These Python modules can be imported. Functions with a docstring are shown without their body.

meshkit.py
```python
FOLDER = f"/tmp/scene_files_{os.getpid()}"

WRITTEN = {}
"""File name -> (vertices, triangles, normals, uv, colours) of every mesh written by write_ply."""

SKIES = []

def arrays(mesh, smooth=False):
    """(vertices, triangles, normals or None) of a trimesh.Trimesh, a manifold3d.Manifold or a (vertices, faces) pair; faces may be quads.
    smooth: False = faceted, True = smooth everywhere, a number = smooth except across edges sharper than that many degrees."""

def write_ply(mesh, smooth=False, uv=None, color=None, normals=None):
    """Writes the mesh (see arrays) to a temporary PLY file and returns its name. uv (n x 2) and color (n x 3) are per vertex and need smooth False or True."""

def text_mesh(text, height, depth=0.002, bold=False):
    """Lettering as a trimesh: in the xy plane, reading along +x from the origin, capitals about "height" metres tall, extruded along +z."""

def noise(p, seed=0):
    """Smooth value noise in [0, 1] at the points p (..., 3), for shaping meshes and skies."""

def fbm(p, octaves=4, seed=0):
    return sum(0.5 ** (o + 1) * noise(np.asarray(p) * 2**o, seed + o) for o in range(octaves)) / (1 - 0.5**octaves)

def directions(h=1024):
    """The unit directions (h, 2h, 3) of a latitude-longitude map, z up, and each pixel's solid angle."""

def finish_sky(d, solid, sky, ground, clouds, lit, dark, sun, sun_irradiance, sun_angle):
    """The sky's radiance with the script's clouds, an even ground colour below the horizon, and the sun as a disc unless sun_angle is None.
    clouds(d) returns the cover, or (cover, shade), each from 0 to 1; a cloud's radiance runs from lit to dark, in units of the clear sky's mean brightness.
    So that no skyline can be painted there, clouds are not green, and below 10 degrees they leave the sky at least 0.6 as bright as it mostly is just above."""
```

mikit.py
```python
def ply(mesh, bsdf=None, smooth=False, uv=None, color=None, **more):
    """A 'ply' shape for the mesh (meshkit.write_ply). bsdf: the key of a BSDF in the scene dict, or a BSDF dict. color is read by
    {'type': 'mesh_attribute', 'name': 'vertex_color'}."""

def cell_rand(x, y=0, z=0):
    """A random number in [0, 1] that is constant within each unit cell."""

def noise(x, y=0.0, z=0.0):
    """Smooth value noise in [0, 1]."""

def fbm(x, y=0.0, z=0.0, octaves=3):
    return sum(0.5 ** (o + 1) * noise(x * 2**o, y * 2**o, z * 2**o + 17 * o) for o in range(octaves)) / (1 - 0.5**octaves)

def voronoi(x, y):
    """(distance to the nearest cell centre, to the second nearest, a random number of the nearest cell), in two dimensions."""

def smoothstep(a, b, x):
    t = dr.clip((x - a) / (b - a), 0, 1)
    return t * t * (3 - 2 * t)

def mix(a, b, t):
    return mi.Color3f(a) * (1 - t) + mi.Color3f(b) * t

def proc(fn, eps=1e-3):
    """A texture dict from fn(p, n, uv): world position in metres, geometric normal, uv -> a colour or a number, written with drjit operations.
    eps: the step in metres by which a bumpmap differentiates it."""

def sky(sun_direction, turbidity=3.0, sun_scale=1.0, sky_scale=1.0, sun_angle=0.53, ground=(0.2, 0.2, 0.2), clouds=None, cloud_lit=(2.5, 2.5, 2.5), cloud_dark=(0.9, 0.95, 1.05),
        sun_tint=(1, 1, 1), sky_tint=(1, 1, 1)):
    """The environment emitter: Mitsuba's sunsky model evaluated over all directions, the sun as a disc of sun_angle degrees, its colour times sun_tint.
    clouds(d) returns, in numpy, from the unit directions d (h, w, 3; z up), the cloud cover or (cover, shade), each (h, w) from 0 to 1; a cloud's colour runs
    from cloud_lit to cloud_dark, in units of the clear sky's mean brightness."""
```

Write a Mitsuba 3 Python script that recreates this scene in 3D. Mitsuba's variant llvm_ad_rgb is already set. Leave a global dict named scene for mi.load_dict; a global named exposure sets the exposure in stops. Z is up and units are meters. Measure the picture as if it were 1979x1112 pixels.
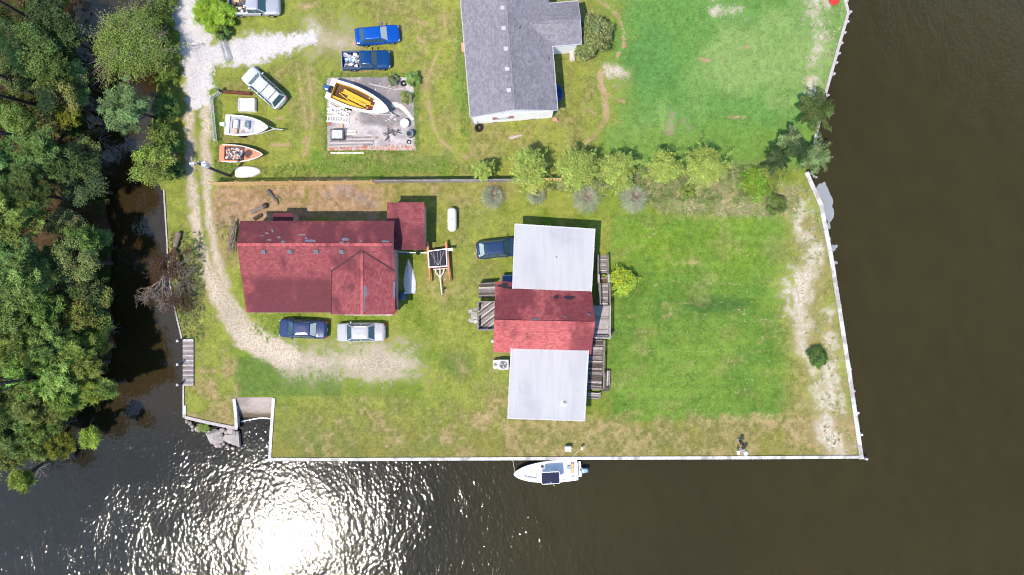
import math, random
import numpy as np, trimesh, shapely
from shapely.geometry import Polygon, LineString
import drjit as dr, mitsuba as mi, mikit, meshkit
from mikit import noise, fbm, cell_rand, smoothstep, mix

T = mi.ScalarTransform4f
H = 75.0                      # the drone's height over the lawn
SUN = (-0.295, -0.332, 1.0)
scene, labels = {}, {}
scene['camera'] = {'type': 'perspective', 'fov': 68.44, 'fov_axis': 'x', 'near_clip': 0.5, 'far_clip': 3000.0,
                   'to_world': T().look_at(origin=[0, 0, H], target=[0, 0, 0], up=[0, 1, 0])}
def fair_clouds(d):                      # scattered fair-weather clouds drifting in from the south west
    q = d[..., :2] / np.maximum(d[..., 2:], .15)
    n = meshkit.fbm(np.concatenate([q * 1.3 + [3.1, 7.4], q[..., :1] * 0], -1), 5, 3)
    k = np.clip((n + (.14 * np.tanh(-2.2 * (q[..., 0] + q[..., 1]))) - .43) / .16, 0, 1)
    return .85 * k * k * (3 - 2 * k), np.clip((n - .5) * 2, 0, 1)
scene['sky'] = mikit.sky(SUN, turbidity=3, sun_tint=(.96, 1.0, 1.10), sky_tint=(.80, 1.0, 1.28), clouds=fair_clouds, cloud_lit=(2.2, 3.2, 4.8), cloud_dark=(1.3, 1.65, 2.3))
exposure = 1.8

# ------------------------------------------------------------------ site plan: survey grid of 5.15 cm, origin at its north-west corner
S = 0.05154
def P(px, py, z=0.0):
    k = S * (H - z) / H
    return np.array([(px - 989.5) * k, (556 - py) * k, z])
def G(px, py):
    return P(px, py)[:2]
def lin(c):
    c = np.asarray(c, float) / 255
    return np.where(c < .04045, c / 12.92, ((c + .055) / 1.055) ** 2.4)
def A(r, g, b, k=1.66):
    return [float(min(v, .85)) for v in lin((r, g, b)) / k]

# ------------------------------------------------------------------ materials
def rgb(c): return {'type': 'rgb', 'value': [float(v) for v in c]}
def two(b): return {'type': 'twosided', 'bsdf': b}
def pr(c, rough=.6, spec=.3, metal=0., coat=0.):
    d = {'type': 'principled', 'base_color': c if isinstance(c, dict) else rgb(c), 'roughness': rough, 'specular': spec}
    if metal: d['metallic'] = metal
    if coat: d['clearcoat'] = coat; d['clearcoat_gloss'] = .95
    return two(d)
def mat(name, b): scene['material ' + name] = b; return name

def segs(*paths):
    out = []
    for pth in paths:
        for a, b in zip(pth[:-1], pth[1:]):
            out.append((*a, *b))
    return out
def sdist(X, Y, ss):
    m = mi.Float(1e6)
    for x0, y0, r0, x1, y1, r1 in ss:
        dx, dy = x1 - x0, y1 - y0
        t = dr.clip(((X - x0) * dx + (Y - y0) * dy) * (1.0 / (dx * dx + dy * dy)), 0, 1)
        m = dr.minimum(m, dr.sqrt(dr.square(X - x0 - t * dx) + dr.square(Y - y0 - t * dy)) - (r0 + t * (r1 - r0)))
    return m
def sm(a, b, x): return smoothstep(a, b, x)
def rect(X, Y, x0, x1, y0, y1, f):
    return sm(x0 - f, x0 + f, X) * sm(x1 + f, x1 - f, X) * sm(y0 - f, y0 + f, Y) * sm(y1 + f, y1 - f, Y)

DRIVE = segs([(362, -120, 26), (362, 20, 25), (378, 70, 27), (385, 120, 32), (382, 160, 28), (378, 195, 20)],
             [(385, 110, 24), (440, 105, 22), (500, 95, 24), (560, 82, 20), (600, 76, 14)])
RUTS = segs([(366, 190, 9), (364, 260, 6), (365, 340, 7), (372, 400, 7), (384, 460, 8), (398, 520, 10), (420, 570, 17), (452, 618, 23), (488, 652, 26), (520, 672, 25), (560, 690, 20)],
            [(396, 190, 9), (396, 260, 8), (396, 340, 8), (399, 390, 6), (408, 440, 6), (416, 490, 6), (432, 560, 8)])
SPREAD = segs([(520, 672, 16), (560, 690, 24), (620, 700, 26), (680, 702, 30), (735, 706, 36), (768, 702, 34)], [(600, 76, 18), (662, 82, 15)])
TRACKS = segs([(1148, -60, 2.5), (1160, 2, 2.5), (1178, 15, 3), (1195, 35, 4), (1206, 60, 5), (1203, 90, 4), (1192, 112, 4)], [(1165, 130, 3), (1158, 150, 7), (1166, 180, 7), (1172, 210, 6), (1165, 240, 5), (1150, 262, 4), (1132, 276, 4)],
              [(575, 140, 2), (582, 170, 4), (585, 205, 3), (590, 250, 2), (588, 300, 3)], [(596, 128, 2), (601, 170, 3.5), (602, 215, 3), (598, 262, 2.5), (592, 300, 2)],
              [(858, -20, 2), (861, 50, 2), (852, 90, 2), (838, 120, 4), (826, 160, 4), (830, 200, 3), (838, 245, 4), (852, 275, 4), (878, 295, 3), (905, 306, 2)],
              [(762, 100, 1.5), (764, 120, 1.5), (778, 140, 1.5), (795, 148, 1.5)], [(770, 85, 1.5), (776, 70, 1.5)], [(795, 40, 3), (828, 48, 3)], [(805, 72, 3), (822, 82, 4), (825, 98, 3)],
              [(985, 266, 3), (1008, 262, 4)], [(580, 12, 8), (600, 14, 6)], [(520, 232, 2), (548, 226, 3)], [(528, 280, 5), (560, 278, 4)], [(1172, 183, 2), (1205, 195, 1)], [(1338, 116, 1.5), (1352, 112, 1.5), (1372, 118, 1.2)], [(1385, 112, 1.5), (1398, 106, 1.5), (1396, 118, 1)], [(1425, 96, 1), (1448, 92, 1)], [(1408, 229, 1), (1440, 230, 1)], [(1150, 218, 2.5), (1130, 205, 2), (1126, 220, 2)], [(1190, 234, 1.2), (1215, 236, 1.2)])
HAY = segs(*[[(x0, y, .8), (x1, y + d, .8)] for x0, x1, y, d in ((1262, 1330, 550, -4), (1300, 1490, 546, 6), (1230, 1345, 643, 0), (1345, 1400, 636, -3), (1190, 1330, 640, 4), (1215, 1360, 678, 0), (1360, 1475, 676, -10), (1262, 1300, 560, 6), (1300, 1330, 661, -2), (1400, 1440, 700, -6), (1330, 1350, 712, 4), (1230, 1240, 790, 14), (1270, 1350, 722, 6), (1410, 1430, 795, 3), (1250, 1262, 600, -6))])
SAND = segs([(1525, 375, 9), (1545, 420, 13), (1570, 470, 17), (1562, 520, 23), (1552, 570, 25), (1556, 620, 23), (1562, 680, 18), (1570, 715, 13)],
            [(1600, 700, 9), (1602, 745, 23), (1600, 790, 23), (1612, 835, 26), (1625, 870, 17)], [(1606, 620, 7), (1612, 660, 9), (1622, 700, 7)], [(1590, -20, 17), (1585, 20, 13), (1570, 60, 7), (1575, 110, 9), (1568, 150, 13), (1578, 185, 9)],
            [(1183, 138, 9), (1196, 140, 5)], [(1390, 12, 10), (1430, 18, 9)])
BALD = segs([(1305, 222, 8), (1295, 248, 10)], [(1328, 228, 4), (1330, 240, 4)], [(1188, 138, 10), (1192, 152, 6)], [(1530, 395, 14), (1490, 405, 8)])

def ground_color(p, n, uv):
    x, y = p.x, p.y
    w1, w2 = fbm(x * .35, y * .35, 3.) - .5, fbm(x * .35 + 50, y * .35, 9.) - .5
    X0, Y0 = x * (1 / S) + 989.5, 556 - y * (1 / S)
    X, Y = X0 + w1 * 40, Y0 + w2 * 40
    lo, md, hi = fbm(x * .13, y * .13, 1., 2), fbm(x * .6, y * .6, 5., 3), fbm(x * 2.4, y * 2.4, 11., 3)
    fine, grit = noise(x * 8.3, y * 8.3, 3.), noise(x * 15, y * 15, 8.)
    c = mix(A(156, 167, 72), A(128, 152, 55), sm(.3, .7, md))
    c = mix(c, mix(A(146, 148, 70), A(114, 136, 56), sm(.3, .6, md)), sm(740, 860, Y) * sm(480, 540, X))
    ne = sm(1125, 1250, X + (md - .5) * 60 + (hi - .5) * 60) * sm(345, 300, Y)
    c = mix(c, mix(A(112, 160, 72), A(142, 177, 92), sm(.35, .7, lo + (md - .5) * .4)), ne)
    c = mix(c, A(122, 160, 66), ne * sm(215, 270, Y) * .8)
    c = mix(c, A(96, 152, 76), ne * sm(1., .4, dr.sqrt(dr.square((X - 1260) / 70) + dr.square((Y - 120) / 90))) * .5)
    east = sm(1168, 1190, X) * sm(1545, 1490, X) * sm(395, 425, Y) * sm(816, 811, Y0 + w1 * 4)
    c = mix(c, mix(A(122, 155, 60), A(104, 143, 54), sm(.35, .6, lo * .5 + md * .5)), east)
    c = mix(c, A(138, 170, 52), rect(X, Y, 1010, 1480, 418, 545, 25) * sm(.2, .75, md) * .6)
    c = mix(c, A(74, 112, 52), sm(1., .3, dr.sqrt(dr.square((X - 1385) / 100) + dr.square((Y - 590) / 24))) * .7)
    c = mix(c, A(102, 136, 62), rect(X0 + w1 * 4, Y0 + w2 * 6, 452, 660, 690, 765, 3) * .65)
    c = mix(c, A(98, 130, 58), sm(1., .3, dr.sqrt(dr.square((X - 880) / 50) + dr.square((Y - 700) / 40))) * .7)
    c = mix(c, A(104, 150, 52), rect(X, Y, 600, 870, 296, 345, 8) * .7)
    c = mix(c, A(108, 150, 58), rect(X, Y, 878, 905, 60, 240, 6) * .6)
    c = c * mi.Color3f(1.14, 1.09, 1.36)
    # dry and bare places
    dry = rect(X, Y, 415, 760, 352, 432, 14) * .95 + rect(X, Y, 760, 1010, 345, 385, 16) * .55
    dry = dry + rect(X, Y, 405, 462, 420, 520, 10) * .7
    dry = dr.maximum(dry, sm(1., .5, dr.sqrt(dr.square((X - 845) / 35) + dr.square((Y - 540) / 60))) * .45)
    south = dr.minimum(sm(790, 815, Y) * sm(545, 575, X) + rect(X, Y, 520, 960, 770, 900, 15) * .5, 1)
    dry = dry + (south * sm(.22, .58, md + (lo - .5) * .6) * .8 + rect(X, Y, 360, 450, 690, 830, 12) * sm(.4, .7, md) * .5)
    dry = dry + rect(X, Y, 860, 1000, 620, 900, 30) * sm(.4, .7, md) * .55
    dry = dry + rect(X, Y, 830, 980, 340, 620, 25) * sm(.35, .7, md) * .5
    dry = dry + rect(X, Y, 320, 450, 360, 860, 10) * sm(.4, .75, md) * .55
    dry = dry + rect(X, Y, 690, 1150, -50, 330, 30) * sm(.3, .7, md) * .7
    dry = dry + rect(X, Y, 420, 700, -50, 345, 10) * sm(.4, .75, md) * .6
    dry = dry + sm(1490, 1560, X) * sm(330, 400, Y) * sm(.3, .6, md) * .7
    dry = dry + east * sm(.6, .85, noise(X * .035, Y * .05 + 40)) * .25
    streak = sm(.66, .85, noise(X0 * .012 + 5, Y0 * .15 + w2 * 2)) * sm(.42, .62, hi) * sm(.45, .6, lo + (md - .5) * .5)
    dry = dry + streak * (east * .3 + south * 1.1)
    c = mix(c, mix(A(166, 154, 94), A(192, 172, 126), hi), dr.clip(dry * (.45 + .9 * hi), 0, 1))
    brown = rect(X, Y, 418, 735, 354, 430, 14) * sm(.24, .48, md * .6 + hi * .4)
    c = mix(c, mix(A(172, 138, 104), A(204, 176, 146), hi), brown * .9)
    c = mix(c, A(172, 156, 148), rect(X, Y, 590, 730, 360, 388, 10) * sm(.4, .6, md) * .7)
    c = c * (.48 + .46 * hi + .32 * fine + .28 * grit)
    c = c * (.95 + .06 * noise(X0 * .02, Y0 * .21, 31.) + (.02 + .16 * (noise(X0 * .006, Y0 * .11, 33.) - .4)) * east)                     # mower passes
    # worn tracks, bare earth, sand, shell gravel
    tr = sdist(X0 + w1 * 12, Y0 + w2 * 12, TRACKS)
    gap = sm(.30, .52, fbm(x * .9, y * .9, 23., 2) * .6 + hi * .4)
    c = mix(c, mix(A(190, 158, 116), A(222, 196, 158), hi), sm(1.4, -2.0, tr + (hi - .5) * 15 + (fine - .5) * 7 + .8) * (.40 + .6 * gap))
    hy = sdist(X0 + w1 * 14, Y0 + w2 * 14, HAY)
    c = mix(c, A(196, 186, 142), sm(1.6, -1.6, hy + (hi - .5) * 9 + (fine - .5) * 5) * sm(.42, .6, hi * .5 + fine * .5))
    bd = sdist(X, Y, BALD)
    c = mix(c, mix(A(170, 150, 120), A(205, 190, 170), hi), sm(4, -6, bd + (hi - .5) * 26 + (fine - .5) * 8) * .6)
    sd = sdist(X, Y, SAND)
    sandc = mix(A(206, 192, 162), A(255, 246, 230), sm(.15, .75, fine * .5 + grit * .5))
    c = mix(c, sandc, sm(12, -16, sd + (md - .5) * 52 + (hi - .5) * 36 + (fine - .5) * 22 + (grit - .5) * 18) * .85)
    speck = sm(.84, .93, noise(x * 4.1, y * 4.1, 21.)) * sm(.55, .66, md)
    c = mix(c, A(196, 186, 138), speck * east * .6)
    weak = sdist(X, Y, SPREAD)
    gcol = mix(A(196, 180, 156), A(240, 226, 206), sm(.15, .85, fine * .45 + grit * .55)) * (.82 + .36 * md)
    c = mix(c, gcol, sm(26, -24, weak + (md - .5) * 40 + (hi - .5) * 40 + (fine - .5) * 30 + (grit - .5) * 22) * .95)
    rt = sdist(X0 + w1 * 18, Y0 + w2 * 18, RUTS)
    c = mix(c, gcol * 1.08, sm(7, -6, rt - 1.5 + (hi - .5) * 14 + (fine - .5) * 6 + (grit - .5) * 4) * .92)
    dv = sdist(X0 + w1 * 24, Y0 + w2 * 24, DRIVE)
    gwhite = mix(A(218, 213, 212), A(250, 247, 245), sm(.1, .7, fine * .45 + grit * .55)) * (.90 + .22 * md)
    c = mix(c, gwhite, sm(7, -7, dv + (md - .5) * 16 + (hi - .5) * 22 + (fine - .5) * 9 + (grit - .5) * 7))
    return c
mat('turf', {'type': 'diffuse', 'reflectance': mikit.proc(ground_color)})

def litter_color(p, n, uv):
    a, b = fbm(p.x * .5, p.y * .5, 2., 3), fbm(p.x * 3, p.y * 3, 4., 3)
    c = mix(A(96, 78, 58), A(66, 84, 40), sm(.4, .62, a))
    return c * (.5 + b)
mat('litter', {'type': 'diffuse', 'reflectance': mikit.proc(litter_color)})

def wave(p, n, uv):
    x, y = p.x, p.y
    gust = .6 + .8 * noise(x * .05, y * .05, 2.) + .55 * sm(-28., -44., x) * sm(-16., -21., y)
    u, v = .97 * x + .24 * y, .97 * y - .24 * x
    s, t = .93 * x - .37 * y, .93 * y + .37 * x
    h = .0120 * noise(u * 1.25, v * .55, 1.) + .0085 * noise(s * 2.9, t * 1.9, 2.) + .0100 * noise(u * 5.2 + .3, v * 3.5, 3.) + .0072 * noise(s * 8.3, t * 5.9 + .5, 6.) + .0090 * noise(x * 3.1 + .2 * y, y * 1.5 + 2.5, 14.)
    gust = gust * (.42 + .96 * noise(x * .45, y * .33, 9.))
    return h * gust
def water_color(p, n, uv):
    a = fbm(p.x * .06, p.y * .06, 2., 2)
    creek = sm(-24., -33., p.x + (a - .5) * 6) * sm(-17., -10., p.y)
    silt = sm(-22., 26., p.x + (fbm(p.x * .045, p.y * .045, 6., 3) - .5) * 34)      # the open canal carries silt, the creek runs clear and dark
    c = mix([.0130, .0120, .0066], [.0345, .0285, .0066], silt) * (.92 + .16 * a) * (.90 + .20 * fbm(p.x * .9 + .4 * p.y, p.y * .42 - .2 * p.x, 4., 3))
    return mix(c, [.026, .018, .006], creek)
wc = mikit.proc(water_color)
mat('creek_water', {'type': 'bumpmap', 'arbitrary': mikit.proc(wave, eps=.015), 'scale': 1.0, 'bsdf': {'type': 'blendbsdf', 'weight': .07,
    'a': {'type': 'principled', 'base_color': wc, 'roughness': .080, 'specular': .48}, 'b': {'type': 'principled', 'base_color': wc, 'roughness': .52, 'specular': .3}}})

def shingle(cols, wear=0.):
    def f(p, n, uv):
        ns = dr.abs(n.y) > dr.abs(n.x)
        s = dr.select(ns, p.y, p.x); t = dr.select(ns, p.x, p.y)
        row = dr.floor(s / .17)
        off = cell_rand(row, 3) * .33
        tab = cell_rand(dr.floor((t + off) / .30), row, 7)
        edge = sm(.0, .22, s / .17 - row)
        a, b = fbm(p.x * .3, p.y * .3, 4., 3), fbm(p.x * 1.4, p.y * .9, 6., 3)
        c = mix(cols[0], cols[1], tab * .75 + .25 * b)
        if wear:
            stain_and_north = sm(.5, .72, a * .75 + b * .35 + dr.select(n.y > .05, .16, 0.) + (.15 * sm(1.5, .3, p.y + (a - .5) * 4 + (b - .5) * 2) * sm(-16.9, -17.3, p.x) if wear > .8 else 0.)) * wear  # noise stain; slopes that face north get more of the dark colour
            c = mix(c, cols[2], stain_and_north)
        g = noise(p.x * 14, p.y * 14, 3.)
        return c * (.74 + .26 * edge) * (.84 + .32 * g)
    return f
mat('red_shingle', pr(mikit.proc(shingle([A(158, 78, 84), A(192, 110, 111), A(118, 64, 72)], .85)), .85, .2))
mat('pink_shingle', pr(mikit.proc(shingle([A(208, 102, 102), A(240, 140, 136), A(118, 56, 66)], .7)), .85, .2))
mat('grey_shingle', pr(mikit.proc(shingle([A(146, 143, 152), A(180, 177, 184), A(136, 134, 142)], .3)), .85, .2))

def membrane(p, n, uv):
    a, b = fbm(p.x * .5, p.y * .16, 3., 3), fbm(p.x * 5.2, p.y * .32, 9., 2)
    pond = fbm(p.x * .45, p.y * .45, 13., 3)
    c = mix([.44, .443, .452], [.385, .39, .41], sm(.4, .75, a))
    c = mix(c, [.31, .325, .385], sm(.52, .75, b) * .2)
    ring = sm(.05, .0, dr.abs(pond - .56)) * sm(.5, .6, a)
    return mix(c, [.27, .27, .31], ring * .16)
mat('roof_membrane', pr(mikit.proc(membrane), .55, .3))

def wood_fn(c0, c1):
    def f(p, n, uv):
        a = noise(p.x * 3.1, p.y * 13 + p.z * 9, 4.); b = noise(p.x * 17, p.y * 17, p.z * 17); k = fbm(p.x * .7, p.y * .7, 2., 2)
        return mix(c0, c1, dr.clip(a * .5 + b * .25 + k * .4 - .08, 0, 1))
    return f
mat('grey_wood', pr(mikit.proc(wood_fn(A(128, 120, 120), A(204, 196, 194))), .8, .2))
mat('pale_wood', pr(mikit.proc(wood_fn(A(204, 194, 190), A(244, 236, 232))), .8, .2))
mat('dark_wood', pr(mikit.proc(wood_fn(A(84, 74, 68), A(134, 122, 114))), .8, .2))
mat('new_wood', pr(mikit.proc(wood_fn([.72, .46, .18], [.85, .62, .32])), .7, .2))
mat('old_red_wood', pr(mikit.proc(wood_fn(A(120, 70, 56), A(160, 100, 80))), .8, .2))
mat('bark', pr(mikit.proc(wood_fn(A(70, 60, 54), A(128, 116, 106))), .9, .1))
mat('dead_wood', pr(mikit.proc(wood_fn(A(128, 112, 102), A(190, 176, 164))), .9, .1))
mat('brown_twig', pr(A(112, 88, 76), .9, .1))
def concrete_fn(p, n, uv):
    a, b, g = fbm(p.x * .5, p.y * .5, 7., 3), fbm(p.x * 2.2, p.y * 2.2, 2., 3), noise(p.x * 13, p.y * 13, 4.)
    c = mix(A(188, 180, 180), A(240, 232, 230), sm(.3, .7, a * .55 + b * .45))
    c = mix(c, A(136, 132, 136), sm(.56, .72, fbm(p.x * .35 + 9, p.y * .35, 5., 3)) * .7)
    return c * (.85 + .3 * g)
mat('concrete', pr(mikit.proc(concrete_fn), .85, .2))
def ramp_fn(p, n, uv):
    a, g = fbm(p.x * .4, p.y * 1.6, 7., 3), noise(p.x * 12, p.y * 12, 4.)
    c = mix(A(190, 176, 166), A(214, 200, 190), a)
    c = mix(c, A(158, 146, 142), sm(.45, .6, fbm(p.x * .5 + 4, p.y * .9, 3., 3)) * .7)
    return mix(c, A(120, 106, 82), sm(-.42, -.72, p.z + (a - .5) * .25)) * (.9 + .2 * g)
mat('ramp_concrete', pr(mikit.proc(ramp_fn), .8, .3))
def rock_fn(p, n, uv):
    a = fbm(p.x * 2.5, p.y * 2.5, p.z * 2.5, 4)
    return mix(mix(A(156, 148, 142), A(234, 224, 216), a), A(100, 95, 84), sm(-.68, -.8, p.z))
mat('rock', pr(mikit.proc(rock_fn), .8, .3))
def vinyl_fn(p, n, uv):
    a, g = fbm(p.x * 1.3, p.y * 1.3, 3., 3), noise(p.x * 9, p.y * 9, 3.)
    return mix([.58, .59, .61], [.33, .31, .27], sm(.42, .75, a) * .9) * (.92 + .12 * g)
mat('white_cap', pr(mikit.proc(vinyl_fn), .6, .3))
for k, c in dict(white_paint=(.76, .76, .75), trim_white=(.50, .51, .54), cream=(.66, .62, .52), gelcoat=(.78, .78, .77)).items():
    mat(k, pr(c, .35, .4))
mat('siding_white', pr((.85, .85, .85), .6, .3))
mat('siding_tan', pr((.40, .36, .30), .7, .3))
mat('siding_blue', pr((.26, .31, .38), .7, .3))
mat('seat_grey', pr((.42, .42, .45), .7, .3)); mat('seat_tan', pr((.55, .38, .24), .7, .3))
mat('black_plastic', pr((.018, .018, .02), .5, .4)); mat('black_mesh', pr((.035, .033, .04), .8, .2))
mat('rubber', pr((.022, .022, .022), .85, .2)); mat('dark_metal', pr((.09, .09, .10), .5, .5))
mat('steel', pr((.55, .56, .58), .35, .5, .8)); mat('galvanised', pr((.5, .51, .52), .5, .4, .5)); mat('rust', pr((.20, .10, .06), .8, .2))
mat('yellow_gel', pr((.70, .42, .03), .45, .4)); mat('brown_floor', pr((.11, .06, .028), .7, .3)); mat('orange_gel', pr((.58, .19, .10), .5, .4))
mat('orange_deck', pr((.64, .24, .13), .6, .3)); mat('hull_orange', pr((.72, .25, .13), .45, .4))
mat('motor_blue', pr((.03, .09, .22), .25, .5, 0, 1.)); mat('motor_grey', pr((.22, .36, .46), .25, .5, 0, 1.)); mat('motor_white', pr((.62, .66, .70), .3, .5))
mat('tarp_blue', pr((.015, .07, .26), .5, .4)); mat('bimini_navy', pr((.022, .026, .06), .8, .2)); mat('deck_shade', pr((.52, .58, .66), .6, .3))
mat('red_plastic', pr((.55, .04, .03), .45, .4)); mat('felt_patch', pr((.155, .16, .205), .9, .1)); mat('felt_light', pr((.20, .17, .20), .9, .1))
mat('brick_red', pr((.42, .15, .10), .9, .1)); mat('brick_pale', pr((.52, .28, .21), .9, .1)); mat('mortar_bit', pr((.52, .49, .45), .9, .1))
mat('shutter_red', pr((.40, .17, .16), .6, .3)); mat('pane_dark', pr((.06, .08, .10), .08, .6)); mat('vent_grey', pr((.13, .135, .15), .6, .3)); mat('valley_metal', pr((.075, .028, .034), .7, .2)); mat('louvre', pr((.20, .20, .20), .6, .3))
mat('car_glass', pr((.045, .095, .115), .06, .7)); mat('car_glass_light', pr((.34, .42, .40), .12, .7)); mat('lamp_glass', pr((.48, .50, .52), .15, .6)); mat('tail_red', pr((.42, .015, .015), .2, .5))
def paint(name, c, metal=.0): mat(name, pr(c, .22, .38, metal, .25))
paint('paint_silver', (.42, .44, .48), .2); paint('paint_pewter', (.58, .61, .62), .08); paint('paint_blue', (.002, .075, .40), .05)
paint('paint_teal', (.004, .05, .17), .05); paint('paint_navy', (.024, .045, .125), .1); paint('paint_pale', (.42, .43, .46), .12); paint('paint_dark', (.016, .042, .11), .05)
mat('foam_scum', pr((.27, .29, .31), .9, .1)); mat('skin', pr((.55, .34, .26), .6, .3)); mat('shirt_maroon', pr((.085, .035, .04), .8, .2)); mat('shirt_blue', pr((.45, .53, .72), .8, .2))
mat('shorts_dark', pr((.04, .04, .05), .8, .2)); mat('shorts_pale', pr((.70, .72, .70), .8, .2)); mat('hair_dark', pr((.025, .017, .012), .6, .3)); mat('cloth_white', pr((.78, .78, .76), .8, .2))
def leafmat(name, trans=.5, rough=.5):
    mat(name, {'type': 'principledthin', 'base_color': {'type': 'mesh_attribute', 'name': 'vertex_color'}, 'roughness': rough, 'diff_trans': trans, 'eta': 1.4})
leafmat('leaf', .5)
# ------------------------------------------------------------------ mesh helpers
taken = set()
def newkey(name, parent=None):
    base = f'{parent}__{name}' if parent else name
    k, i = base, 0
    while k in taken:
        i += 1; k = f'{base}_{i:03d}'
    taken.add(k)
    return k
def RZ(a, x=0, y=0, z=0):
    c, s = math.cos(a), math.sin(a)
    return np.array([[c, -s, 0, x], [s, c, 0, y], [0, 0, 1, z], [0, 0, 0, 1.]])
def xf(M, v):
    v = np.asarray(v, float)
    return v @ M[:3, :3].T + M[:3, 3]

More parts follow.
